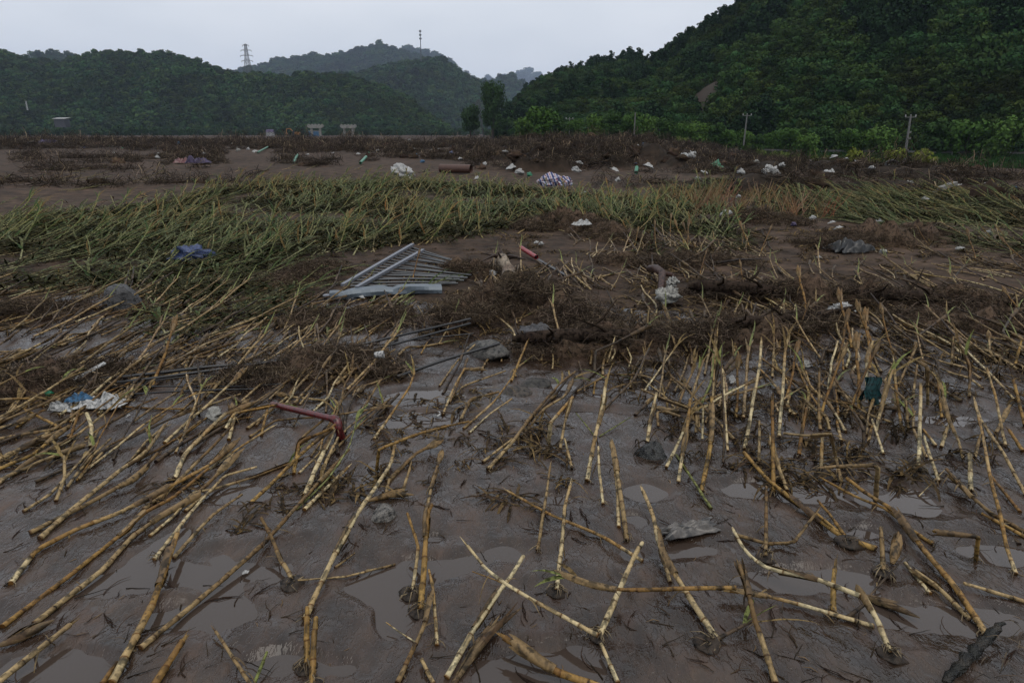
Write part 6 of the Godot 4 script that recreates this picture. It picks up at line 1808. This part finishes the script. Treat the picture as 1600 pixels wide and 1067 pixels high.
	for e in [["wood_a", "wood_b", "pale broken timber on the right debris bank"], ["plank_a", "plank_b", "pale plank sticking out of the far left debris"]]:
		b = MB.new()
		b.bar(Vector3(0, 0.1, 0), V(e[1]) - V(e[0]) + Vector3(0, 0.1, 0), 0.14 if e[0] == "wood_a" else 0.3, 0.1, Color.WHITE)
		single(b, "timber", M.wood_grey, e[0], e[2], "timber", 0.0, 0.1)
	# tyre on its rim
	t = thing("discarded_tyre", Vector3.ZERO, "black tyre with pale rim standing in the right debris bank", "tyre")
	set_down(t, "tyre", 0.28)
	tm = TorusMesh.new()
	tm.inner_radius = 0.17
	tm.outer_radius = 0.32
	for e in [[tm, "tyre", M.black_rubber]]:
		var ty := MeshInstance3D.new()
		ty.mesh = e[0]; ty.name = e[1]; ty.material_override = e[2]
		t.add_child(ty, true)
	b = MB.new()
	b.tube(PackedVector3Array([Vector3(0, -0.04, 0), Vector3(0, 0.04, 0)]), PackedFloat32Array([0.18, 0.18]), 18, PackedColorArray([Color.WHITE]), false)
	b.tube(PackedVector3Array([Vector3(0, -0.03, 0), Vector3(0, 0.03, 0)]), PackedFloat32Array([0.06, 0.06]), 12, PackedColorArray([Color.WHITE]), true)
	for i in 5:
		var a := TAU * i / 5.0
		b.bar(Vector3(cos(a) * 0.05, 0, sin(a) * 0.05), Vector3(cos(a) * 0.175, 0, sin(a) * 0.175), 0.05, 0.03, Color.WHITE)
	part(b, "rim", M.white_plastic, t)
	t.rotation = Vector3(1.3, -0.5, 0)
	# cables
	var cl := ["thick black cable on top of the cable bundle by the white strip", "second black cable of the bundle by the white strip", "black cable lying lowest in front of the cable bundle", "lone black cable behind the blue and white sack", "upper black cable running to the largest twig heap", "middle black cable running to the largest twig heap", "black cable crossing the broad grey stone", "thin black cable below the pair at the largest twig heap", "thin black cable at the tail of the cable bundle"]
	for i in CABLES.size():
		var c: Array = CABLES[i]
		var cp := PackedVector3Array()
		for k in c.size() / 3: cp.push_back(Vector3(c[k * 3], c[k * 3 + 1] + G(c[k * 3], c[k * 3 + 2]), c[k * 3 + 2]) - Vector3(c[0], 0, c[2]))
		b = MB.new()
		b.tube(resample(cp, 0.1), PackedFloat32Array([[0.012, 0.011, 0.006, 0.006, 0.011, 0.01, 0.012, 0.005, 0.005][i]]), 8, PackedColorArray([Color.WHITE]))
		var co := part(b, "cable", M.black_rubber, self)
		co.position = Vector3(c[0], 0, c[2])
		tag(co, cl[i], "cable", "black cables swept into the field")
	# scraps of plastic
	var mats := [M.white_plastic, M.grey_cloth, M.blue_paint, M.blue_plastic, M.green_plastic, M.red_plastic, M.purple_cloth]
	var cn := ["white", "grey", "blue", "dark blue", "green", "red", "purple"]
	var pool := {}
	var all := SCRAPS.duplicate()
	rng.seed = 12
	while all.size() < 240:
		var area: Array = DEBRIS[rng.randi() % DEBRIS.size()]
		var q := Vector2(rf(-60, 40), -rf(18, 120))
		if in_poly(area, 4, q.x, q.y): all.push_back([q.x, q.y, rf(0.08, 0.24) * (1.0 + sm(40.0, 110.0, -q.y)), [0, 0, 0, 1, 1, 2, 4, 5, 3][rng.randi() % 9]])
	for i in all.size():
		var s: Array = all[i]
		var k := int(s[3])
		var key := "%d_%d" % [k, i % 5]
		if not pool.has(key): pool[key] = (sheet(1.0, 0.7, 0.4, 10, 40 + i % 5 + k) if i % 2 == 0 else blob(0.5, 0.35, 0.4, 0.6, 60 + i % 5 + k, Color.WHITE, 12)).mesh()
		var sx := MeshInstance3D.new()
		sx.mesh = pool[key]
		sx.material_override = mats[k]
		sx.name = numbered("plastic_scrap")
		add_child(sx)
		var y := G(s[0], s[1]) + mound(s[0], s[1])
		sx.position = Vector3(s[0], y + (0.02 if s[1] > -12.0 else 0.25 * s[2] + 0.12 * debris_at(s[0], s[1])), s[1])
		sx.rotation = Vector3(0.3 * sin(i * 1.7), i * 2.4, 0.3 * cos(i * 2.3))
		var q: float = s[2] * 0.9
		sx.scale = Vector3(q, q, q)
		var by := landmark(sx.position)
		var where: String = by if by else ("on the nearer drift heaps" if s[1] > -14.0 else ("on the edge of the debris band" if s[1] > -30.0 else ("in the brown debris band" if s[0] > -2.0 else "in the debris out on the mud plain")))
		tag(sx, "%s %s plastic scrap %s" % ["tiny" if s[2] < 0.2 else ("small" if s[2] < 0.42 else "large"), ("flat torn " if i % 2 == 0 else "crumpled ") + cn[k], where], "scrap", "%s scraps of plastic in the flood debris" % cn[k])

# ------------------------------------------------------------------ far structures
func lattice(called: String, base: Vector3, top: float, half: float, arms: Array, label: String, m: Material):
	var t := thing(called, base, label, "pylon")
	var th := maxf(0.1, half * 0.09)
	for sx in [-1, 1]:
		for sz in [-1, 1]:
			var b := MB.new()
			b.bar(Vector3(sx * half, -2, sz * half), Vector3(sx * half * 0.42, top * 0.55, sz * half * 0.42), th, th, Color.WHITE)
			b.bar(Vector3(sx * half * 0.42, top * 0.55, sz * half * 0.42), Vector3(sx * half * 0.2, top, sz * half * 0.2), th * 0.8, th * 0.8, Color.WHITE)
			part(b, "leg", m, t)
	var br := MB.new()
	var lv := 9
	for i in lv:
		var f0 := float(i) / lv
		var f1 := float(i + 1) / lv
		var w0 := half * (lerpf(1.0, 0.42, f0 / 0.55) if f0 < 0.55 else lerpf(0.42, 0.2, (f0 - 0.55) / 0.45))
		var w1 := half * (lerpf(1.0, 0.42, f1 / 0.55) if f1 < 0.55 else lerpf(0.42, 0.2, (f1 - 0.55) / 0.45))
		for s in [-1, 1]:
			br.bar(Vector3(-w0, top * f0, s * w0), Vector3(w1, top * f1, s * w1), th * 0.5, th * 0.5, Color.WHITE)
			br.bar(Vector3(w0, top * f0, s * w0), Vector3(-w1, top * f1, s * w1), th * 0.5, th * 0.5, Color.WHITE)
			br.bar(Vector3(s * w0, top * f0, -w0), Vector3(s * w1, top * f1, w1), th * 0.5, th * 0.5, Color.WHITE)
			br.bar(Vector3(-w1, top * f1, s * w1), Vector3(w1, top * f1, s * w1), th * 0.5, th * 0.5, Color.WHITE)
	part(br, "bracing", m, t)
	for a in arms:
		var b := MB.new()
		for s in [-1, 1]:
			b.bar(Vector3(0, top * a[0], 0), Vector3(s * a[1], top * a[0] - 0.1, 0), th * 0.9, th * 0.9, Color.WHITE)
			b.bar(Vector3(0, top * a[0] + half * 0.35, 0), Vector3(s * a[1], top * a[0] - 0.1, 0), th * 0.6, th * 0.6, Color.WHITE)
			b.bar(Vector3(s * a[1], top * a[0], 0), Vector3(s * a[1], top * a[0] - half * 0.35, 0), th * 0.8, th * 0.8, Color.WHITE)
		part(b, "cross_arm", m, t)
	return t

func build_far():
	var b: MB
	var t: Node3D
	var p := V("pylon")
	lattice("transmission_pylon", p - Vector3(0, 2, 0), V("pylon_top").y - p.y + 2.0, 4.6, [[0.97, 3.6], [0.82, 6.0], [0.66, 7.2], [0.5, 6.4]], "grey lattice transmission pylon on the long low wooded hill", M.lattice)
	p = V("pylon2")
	p.y = G(p.x, p.z)
	lattice("transmission_pylon", p, V("pylon2_top").y - p.y, 2.1, [[0.9, 2.2], [0.74, 2.6]], "grey lattice pylon in front of the tall poplars", M.lattice)
	# telecom mast
	p = V("mast")
	var top := V("mast_top").y - p.y
	t = thing("telecom_mast", p - Vector3(0, 4, 0), "slim telecom mast with three antenna rings on the rounded hill", "mast")
	b = MB.new()
	b.tube(PackedVector3Array([Vector3.ZERO, Vector3(0, top * 0.6, 0), Vector3(0, top + 4.0, 0)]), PackedFloat32Array([0.8, 0.7, 0.4]), 8, PackedColorArray([Color.WHITE]))
	part(b, "pole", M.lattice, t)
	for f in [0.97, 0.86, 0.75]:
		b = MB.new()
		for i in 6:
			var a := TAU * i / 6.0
			b.box(Transform3D(Basis(Vector3.UP, -a), Vector3(cos(a) * 1.7, top * f + 3.0, sin(a) * 1.7)), Vector3(0.5, 2.4, 0.5), Color.WHITE)
		b.tube(PackedVector3Array([Vector3(0, top * f + 1.7, 0), Vector3(0, top * f + 2.0, 0)]), PackedFloat32Array([1.9, 1.9]), 12, PackedColorArray([Color.WHITE]))
		part(b, "antenna_ring", M.lattice, t)
	# bridge piers without a deck
	for k in ["pier_a", "pier_b"]:
		p = V(k)
		t = thing("bridge_pier", Vector3(p.x, G(p.x, p.z) - 0.3, p.z), "lone concrete bridge pier with two columns " + ("in front of the blue container" if k == "pier_a" else "standing free on the far river bed"), "pier", "bridge piers left without a deck")
		for s in [-1, 1]:
			b = MB.new()
			b.tube(PackedVector3Array([Vector3(s * 2.1, -0.5, 0), Vector3(s * 2.1, 4.4, 0)]), PackedFloat32Array([0.62, 0.62]), 14, PackedColorArray([Color.WHITE]))
			part(b, "column", M.concrete, t)
		b = MB.new()
		var pr := [Vector2(-4.0, 5.9), Vector2(4.0, 5.9), Vector2(4.0, 5.0), Vector2(3.1, 4.3), Vector2(-3.1, 4.3), Vector2(-4.0, 5.0)]
		for i in 6:
			var u: Vector2 = pr[i]
			var w: Vector2 = pr[(i + 1) % 6]
			b.quad(Vector3(u.x, u.y, -0.9), Vector3(u.x, u.y, 0.9), Vector3(w.x, w.y, 0.9), Vector3(w.x, w.y, -0.9), Color.WHITE)
		for s in [-0.9, 0.9]:
			b.quad(Vector3(-4, 5.9, s), Vector3(4, 5.9, s), Vector3(4, 5, s), Vector3(-4, 5, s), Color.WHITE)
			b.quad(Vector3(-4, 5, s), Vector3(4, 5, s), Vector3(3.1, 4.3, s), Vector3(-3.1, 4.3, s), Color.WHITE)
		part(b, "cap_beam", M.concrete, t)
		for i in 5:
			b = MB.new()
			b.box(Transform3D(Basis.IDENTITY, Vector3(-3.4 + i * 1.7, 6.1, 0)), Vector3(0.7, 0.35, 0.9), Color.WHITE)
			part(b, "bearing_block", M.concrete, t)
	# site container, excavator, hut
	p = V("container")
	t = thing("site_container", Vector3(p.x, G(p.x, p.z), p.z), "blue site container behind a bridge pier", "container")
	b = MB.new()
	b.box(Transform3D(Basis.IDENTITY, Vector3(0.3, 1.5, 0)), Vector3(5.2, 2.6, 2.4), Color.WHITE)
	part(b, "body", M.blue_paint, t)
	b = MB.new()
	b.box(Transform3D(Basis.IDENTITY, Vector3(0.3, 2.9, 0)), Vector3(5.4, 0.2, 2.6), Color.WHITE)
	part(b, "roof", M.white_plastic, t)
	p = V("excavator")
	t = thing("excavator", Vector3(p.x, G(p.x, p.z), p.z), "orange excavator with raised boom far off before the woods", "excavator")
	for s in [-1, 1]:
		b = MB.new()
		b.box(Transform3D(Basis.IDENTITY, Vector3(1.6, 0.5, s * 1.1)), Vector3(3.6, 0.9, 0.6), Color.WHITE)
		part(b, "track", M.black_rubber, t)
	b = MB.new()
	b.box(Transform3D(Basis.IDENTITY, Vector3(2.2, 1.75, 0.0)), Vector3(2.9, 1.4, 2.4), Color.WHITE)
	part(b, "body", M.orange_paint, t)
	b = MB.new()
	b.box(Transform3D(Basis.IDENTITY, Vector3(0.7, 2.2, 0.7)), Vector3(1.2, 1.7, 1.0), Color.WHITE)
	part(b, "cab", M.glass_dark, t)
	b = MB.new()
	b.bar(Vector3(0.6, 1.9, -0.3), Vector3(-1.6, 4.2, -0.3), 0.5, 0.4, Color.WHITE)
	b.bar(Vector3(-1.6, 4.2, -0.3), Vector3(-3.6, 4.0, -0.3), 0.45, 0.4, Color.WHITE)
	part(b, "boom", M.orange_paint, t)
	b = MB.new()
	b.bar(Vector3(-3.6, 4.1, -0.3), Vector3(-3.9, 1.8, -0.3), 0.35, 0.35, Color.WHITE)
	b.box(Transform3D(Basis(Vector3.BACK, 0.4), Vector3(-3.7, 1.5, -0.3)), Vector3(0.9, 0.9, 1.1), Color.WHITE)
	part(b, "bucket_arm", M.orange_paint, t)
	p = V("hut")
	t = thing("hut", Vector3(p.x, G(p.x, p.z), p.z), "small white hut with blue roof before the wooded hill", "hut")
	b = MB.new()
	b.box(Transform3D(Basis.IDENTITY, Vector3(0, 1.2, 0)), Vector3(3.6, 2.5, 3.0), Color.WHITE)
	part(b, "wall", M.white_plastic, t)
	b = MB.new()
	for s in [-1, 1]: b.quad(Vector3(-2.0, 2.4, s * 1.8), Vector3(2.0, 2.4, s * 1.8), Vector3(2.0, 3.8, 0), Vector3(-2.0, 3.8, 0), Color.WHITE)
	for s in [-2.0, 2.0]: b.tri(Vector3(s, 2.4, -1.8), Vector3(s, 2.4, 1.8), Vector3(s, 3.8, 0), Color.WHITE)
	part(b, "roof", M.purple_cloth, t)
	p = V("barn") - Vector3(0, 2.6, 0)
	t = thing("shed", p, "low shed with bright white roof in the trees at the hill foot", "shed")
	b = MB.new()
	b.box(Transform3D(Basis.IDENTITY, Vector3(0, -0.5, 0)), Vector3(8.5, 6.0, 6), Color.WHITE)
	part(b, "wall", M.slate, t)
	b = MB.new()
	b.box(Transform3D(Basis(Vector3.RIGHT, 0.12), Vector3(0, 3.2, 0.2)), Vector3(10.0, 0.3, 7.5), Color.WHITE)
	part(b, "roof", M.white_plastic, t)
	b = MB.new()
	b.bar(Vector3(0, -3, 0), Vector3(0, 4.0, 0), 0.8, 0.8, Color.WHITE)
	t = thing("marker_post", V("barn_post"), "white marker post on the wooded slope above the shed", "post")
	part(b, "shaft", M.white_plastic, t)
	b = MB.new()
	b.box(Transform3D(Basis.IDENTITY, Vector3(0, 4.05, 0)), Vector3(1.2, 0.4, 1.2), Color.WHITE)
	part(b, "cap", M.concrete, t)
	# road on its low bank, guard rail
	var road_pts := [Vector2(200, -62), Vector2(118, -92), Vector2(88, -108), Vector2(66, -121), Vector2(50, -132), Vector2(36, -146), Vector2(22, -170)]
	var rp := PackedVector3Array(); var gp := PackedVector3Array(); var gc := PackedColorArray(); var rl := PackedVector3Array()
	for i in 61:
		var f := i / 60.0 * 6.0
		var k := mini(int(f), 5)
		var c: Vector2 = road_pts[k].lerp(road_pts[k + 1], f - k)
		var dn: Vector2 = (road_pts[k + 1] - road_pts[k]).normalized()
		var n := Vector2(dn.y, -dn.x)
		if n.dot(c) > 0: n = -n
		var y := -1.95
		for e in 5: rp.push_back(Vector3(c.x - n.x * (e - 2) * 1.9, y, c.y - n.y * (e - 2) * 1.9))
		for e in 7:
			var q := c + n * (3.8 + e * 2.6)
			gp.push_back(Vector3(q.x, lerpf(y - 0.03, G(q.x, q.y) - 0.1, sm(0.1, 0.9, e / 6.0)) + 0.15 * nz.g1.get_noise_2d(q.x, q.y), q.y))
			var g = 1.0 + 0.6 * nz.tone2.get_noise_2d(q.x * 0.4, q.y * 0.4)
			gc.push_back(Color(0.02 * g, 0.045 * g, 0.014 * g))
		rl.push_back(Vector3(c.x + n.x * 3.5, y, c.y + n.y * 3.5))
	b = MB.new()
	b.grid(rp, 5, PackedColorArray([Color.WHITE]))
	tag(part(b, "road", M.asphalt, self), "", "", "", "structure")
	b = MB.new()
	b.grid(gp, 7, gc)
	tag(part(b, "road_bank", M.twig, self), "", "", "", "structure")
	# grass on the bank
	rng.seed = 71
	b = MB.new()
	for i in 40:
		add_leaf(b, Vector3(rf(-0.5, 0.5), 0, rf(-0.5, 0.5)), Vector3(rf(-0.4, 0.4), 1, rf(-0.4, 0.4)).normalized(), rf(0.3, 0.7), 0.03, Color(1, 1, 1) * rf(0.7, 1.2), 0.4)
	var gx := []
	var gcol := PackedColorArray()
	for i in 2600:
		var k := rng.randi() % 60
		var e := rng.randi() % 6
		var q := gp[k * 7 + e].lerp(gp[(k + 1) * 7 + e + 1], rng.randf())
		gx.push_back(Transform3D(Basis(Vector3.UP, rf(0, TAU)).scaled(Vector3.ONE * rf(0.7, 1.6)), q - Vector3(0, 0.05, 0)))
		var v := rf(0.7, 1.3)
		gcol.push_back(Color(0.026 * v, 0.06 * v, 0.016 * v))
	tag(copies("bank_grass", b.mesh(), M.foliage, gx, gcol, self), "rough green grass on the road bank behind the debris", "grass")
	t = thing("guard_rail", rl[0], "long grey guard rail along the road at the foot of the hill", "guard rail")
	b = MB.new()
	for i in 60:
		b.bar(rl[i] + Vector3(0, 0.72, 0) - rl[0], rl[i + 1] + Vector3(0, 0.72, 0) - rl[0], 0.08, 0.3, Color.WHITE)
	part(b, "beam", M.pole_grey, t)
	for i in 61:
		b = MB.new()
		b.bar(rl[i] + Vector3(0, -0.1, 0) - rl[0], rl[i] + Vector3(0, 0.86, 0) - rl[0], 0.14, 0.14, Color.WHITE)
		part(b, "post", M.pole_grey if i % 3 else M.white_plastic, t)
	# car on the road
	p = V("car")
	t = thing("car", Vector3(p.x, -1.95, p.z), "silver car with a red tail lamp on the road behind the guard rail", "car")
	t.rotation.y = 0.55
	b = MB.new()
	b.box(Transform3D(Basis.IDENTITY, Vector3(0, 0.62, 0)), Vector3(4.2, 0.6, 1.7), Color.WHITE)
	var cab := [Vector2(-1.5, 0.9), Vector2(-1.0, 1.42), Vector2(0.7, 1.42), Vector2(1.4, 0.9)]
	for i in 3: b.quad(Vector3(cab[i].x, cab[i].y, -0.72), Vector3(cab[i].x, cab[i].y, 0.72), Vector3(cab[i + 1].x, cab[i + 1].y, 0.72), Vector3(cab[i + 1].x, cab[i + 1].y, -0.72), Color.WHITE)
	part(b, "body", M.car_paint, t)
	for s in [-0.73, 0.73]:
		b = MB.new()
		b.quad(Vector3(-1.4, 0.93, s), Vector3(-0.95, 1.36, s), Vector3(0.65, 1.36, s), Vector3(1.25, 0.93, s), Color.WHITE)
		part(b, "window", M.glass_dark, t)
	for x in [-1.3, 1.3]:
		for s in [-0.8, 0.8]:
			b = MB.new()
			b.tube(PackedVector3Array([Vector3(x, 0.31, s - 0.1), Vector3(x, 0.31, s + 0.1)]), PackedFloat32Array([0.31, 0.31]), 14, PackedColorArray([Color.WHITE]))
			part(b, "wheel", M.black_rubber, t)
	for s in [-0.62, 0.62]:
		b = MB.new()
		b.box(Transform3D(Basis.IDENTITY, Vector3(2.1, 0.8, s)), Vector3(0.12, 0.22, 0.36), Color.WHITE)
		part(b, "tail_lamp", M.red_lamp, t)
	# utility poles
	for e in [["pole1", "grey utility pole with a cross arm rising from the debris bank", 0.16], ["pole2", "utility pole at the foot of the landslide scar", 0.12], ["pole3", "slim utility pole among the roadside trees", 0.12], ["pole4", "utility pole with cross arm before the wooded spur", 0.12]]:
		p = V(e[0])
		var tp := V(e[0] + "_top")
		t = thing("utility_pole", Vector3(p.x, p.y - 1.0, p.z), e[1], "pole", "utility poles along the road")
		var h := tp - t.position
		b = MB.new()
		b.tube(PackedVector3Array([Vector3.ZERO, h]), PackedFloat32Array([e[2] * 1.25, e[2] * 0.8]), 10, PackedColorArray([Color.WHITE]))
		part(b, "shaft", M.pole_grey, t)
		if e[0] != "pole3":
			b = MB.new()
			b.bar(h + Vector3(-0.75, -0.25, 0), h + Vector3(0.75, -0.25, 0), 0.1, 0.1, Color.WHITE)
			part(b, "cross_arm", M.pole_grey, t)
			for i in 3:
				b = MB.new()
				b.tube(PackedVector3Array([h + Vector3(-0.7 + i * 0.7, -0.2, 0), h + Vector3(-0.7 + i * 0.7, 0.1, 0)]), PackedFloat32Array([0.09, 0.06]), 8, PackedColorArray([Color.WHITE]))
				part(b, "insulator", M.white_plastic, t)
		if e[0] == "pole1":
			for y in [[0.62, 0.3], [0.72, 0.22], [0.3, -0.3], [0.42, 0.2]]:
				b = MB.new()
				b.box(Transform3D(Basis.IDENTITY, h * y[0] + Vector3(y[1], 0, 0)), Vector3(0.3, 0.25, 0.2), Color.WHITE)
				part(b, "bracket_box", M.pole_grey, t)

func tree(called: String, at: Vector3, height: float, width: float, mesh: Mesh, mesh_h: float, col: Color, label: String, category: String, group: String, trunk: float):
	var t := thing(called, at, label, category, group)
	var b := MB.new()
	var bark := Color(0.06, 0.05, 0.04)
	b.tube(PackedVector3Array([Vector3(0, -0.3, 0), Vector3(rf(-0.05, 0.05), height * 0.3, 0), Vector3(rf(-0.1, 0.1), height * 0.75, rf(-0.1, 0.1))]), PackedFloat32Array([height * 0.028, height * 0.02, height * 0.008]), 7, PackedColorArray([bark]))
	for i in 5:
		var a := rf(0, TAU)
		var y := height * rf(trunk, 0.55)
		b.tube(PackedVector3Array([Vector3(0, y, 0), Vector3(cos(a) * width * 0.3, y + height * 0.12, sin(a) * width * 0.3), Vector3(cos(a) * width * 0.6, y + height * 0.22, sin(a) * width * 0.6)]), PackedFloat32Array([height * 0.012, height * 0.008, height * 0.003]), 5, PackedColorArray([bark]))
	part(b, "trunk", M.twig, t)
	var xs := [Transform3D(Basis(Vector3.UP, rf(0, TAU)).scaled(Vector3(width, height * (1.0 - trunk) / mesh_h, width)), Vector3(0, height * trunk, 0))]
	var o := MeshInstance3D.new()
	o.mesh = mesh
	o.material_override = M[col.to_html()] if M.has(col.to_html()) else tinted(col)
	o.name = "crown"
	t.add_child(o, true)
	o.transform = xs[0]

func tinted(col: Color) -> StandardMaterial3D:
	var m: StandardMaterial3D = M.foliage.duplicate()
	m.albedo_color = col.linear_to_srgb()
	M[col.to_html()] = m
	return m

func build_trees():
	var cr := [crown_mesh(1500, 0.15, 9, 1.0, 201), crown_mesh(1500, 0.15, 12, 0.9, 202), crown_mesh(1400, 0.16, 7, 1.1, 203)]
	var sh := [crown_mesh(700, 0.2, 8, 0.7, 211), crown_mesh(700, 0.2, 6, 0.6, 212)]
	var pop := [crown_mesh(5200, 0.13, 24, 1.6, 221), crown_mesh(3600, 0.15, 16, 1.2, 222)]
	rng.seed = 55
	var near := ["beside the yellow shrubs", "in front of the wooded spur", "beside a slim utility pole", "at the foot of the landslide scar", "behind the guard rail"]
	for i in ROAD_TREES.size():
		var r: Array = ROAD_TREES[i]
		var at := Vector3(r[0], G(r[0], r[1]) - 0.1, r[1])
		var where: String = near[4] if r[0] > 46.0 else (near[3] if r[0] > 36.0 else (near[2] if r[0] > 20.0 and r[0] < 30.0 else near[1]))
		var bright := i % 3
		tree("roadside_tree", at, r[2] * 1.15, r[2] * rf(0.42, 0.55), cr[i % 3], 1.9, [Color(0.042, 0.085, 0.02), Color(0.06, 0.11, 0.026), Color(0.03, 0.06, 0.018)][bright], "%s %s green leafy roadside tree %s" % ["low" if r[2] < 4.45 else ("tall" if r[2] > 5.3 else "middle sized"), ["mid", "bright", "dark"][bright], where], "tree", "roadside trees at the foot of the right hill", 0.12)
	for i in SHRUBS.size():
		var r: Array = SHRUBS[i]
		var yel: bool = i < 6
		tree("shrub", Vector3(r[0], G(r[0], r[1]) + 0.1, r[1]), r[2], r[2] * 0.62, sh[i % 2], 1.3, Color(0.12, 0.14, 0.025) if yel else Color(0.085, 0.12, 0.028), ("%s yellow green shrub on the bank by the leaning utility pole" % ("large" if r[2] > 2.0 else "small") if yel else "%s light green shrub along the debris edge below the road" % ("knee high" if r[2] < 1.45 else ("wide" if r[2] > 1.75 else "low"))), "shrub", "yellow green shrubs on the road bank", 0.05)
	var pp := V("poplar")
	tree("poplar_tree", Vector3(pp.x, G(pp.x, pp.z), pp.z), V("poplar_top").y - G(pp.x, pp.z) + 0.5, 4.2, pop[0], 2.6, Color(0.028, 0.055, 0.018), "tallest dark poplar standing alone in the valley gap", "tree", "poplars in the valley gap", 0.06)
	pp = V("poplar2")
	tree("poplar_tree", Vector3(pp.x, G(pp.x, pp.z), pp.z), 11.5, 4.0, pop[1], 2.1, Color(0.027, 0.052, 0.018), "broad lower tree left of the lattice pylon by the tallest poplar", "tree", "poplars in the valley gap", 0.06)
	pp = V("poplar3")
	tree("poplar_tree", Vector3(pp.x, G(pp.x, pp.z), pp.z), 7.0, 4.0, pop[1], 2.1, Color(0.028, 0.054, 0.018), "round tree at the right foot of the tallest poplar", "tree", "poplars in the valley gap", 0.06)
	# low trees at the foot of the left hill, seen as one fringe
	var xf := []
	var cs := PackedColorArray()
	for i in 900:
		var x := rf(-330, 8)
		x *= 1.5
		var z := -rf(430, 600) if x < -90 else -rf(480, 640)
		var s := rf(1.5, 3.4)
		xf.push_back(Transform3D(Basis(Vector3.UP, rf(0, TAU)).scaled(Vector3(s, s * rf(0.7, 1.3), s)), Vector3(x, G(x, z) - 0.2, z)))
		var v := rf(0.7, 1.25)
		cs.push_back(Color(0.026 * v, 0.05 * v, 0.018 * v))
	# keep the river bed round the piers open
	var keep := []
	var kc := PackedColorArray()
	for i in xf.size():
		var q: Vector3 = xf[i].origin
		if q.x > -230.0 and q.z > -520.0 and rf(0, 1) < 0.8: continue
		keep.push_back(xf[i]); kc.push_back(cs[i])
	tag(copies("valley_thicket", M.far_a, M.foliage, keep, kc, self), "fringe of low green thicket along the foot of the long hill", "thicket")

# ------------------------------------------------------------------ light, air, camera
func build_light():
	var cam := Camera3D.new()
	cam.name = "camera"
	cam.fov = 53.0
	cam.near = 0.05
	cam.far = 9000.0
	add_child(cam)
	cam.position = Vector3(0, 1.7, 0)
	cam.rotation_degrees = Vector3(-16.92, 0, 0)
	cam.current = true
	var env := Environment.new()
	env.background_mode = Environment.BG_SKY
	env.tonemap_mode = Environment.TONE_MAPPER_LINEAR
	env.tonemap_exposure = 1.0
	env.sdfgi_enabled = true
	env.ssao_enabled = true
	env.ssil_enabled = true
	# an even overcast: a computed cloud sheet, a little brighter in soft bands
	var w := 1024
	var h := 512
	var im := Image.create(w, h, false, Image.FORMAT_RGBF)
	var cn := FastNoiseLite.new()
	cn.seed = 5
	cn.frequency = 1.3
	cn.fractal_octaves = 5
	for j in h:
		var el := PI * (0.5 - (j + 0.5) / h)
		for i in w:
			var a := TAU * (i + 0.5) / w
			var d := Vector3(cos(el) * sin(a), sin(el), cos(el) * cos(a))
			var q := d / (absf(d.y) + 0.25)
			var c := cn.get_noise_3d(q.x, d.y * 0.5, q.z)
			var s := 0.86 + 0.1 * c + 0.06 * sm(0.0, 0.9, d.y)
			var warm := 0.02 * c
			im.set_pixel(i, j, Color(s * (0.95 + warm), s * 1.0, s * (1.07 - warm)))
	var pm := PanoramaSkyMaterial.new()
	pm.panorama = ImageTexture.create_from_image(im)
	var sky := Sky.new()
	sky.sky_material = pm
	env.sky = sky
	env.fog_enabled = true
	env.fog_density = 0.000105
	env.fog_light_color = Color(0.80, 0.87, 1.0)
	var we := WorldEnvironment.new()
	we.name = "sky_and_air"
	we.environment = env
	add_child(we)
	var sun := DirectionalLight3D.new()
	sun.name = "sun_behind_cloud"
	sun.light_energy = 0.5
	sun.light_angular_distance = 45.0
	sun.light_color = Color(1.0, 0.97, 0.93)
	sun.shadow_enabled = true
	add_child(sun)
	sun.rotation_degrees = Vector3(-68, 30, 0)

func _ready():
	build_light()
	make_materials()
	build_ground()
	build_hills()
	print("hills")
	build_far()
	build_trees()
	print("far")
	build_stalks()
	build_green()
	build_heaps()
	build_debris_field()
	build_things()
	print("done")
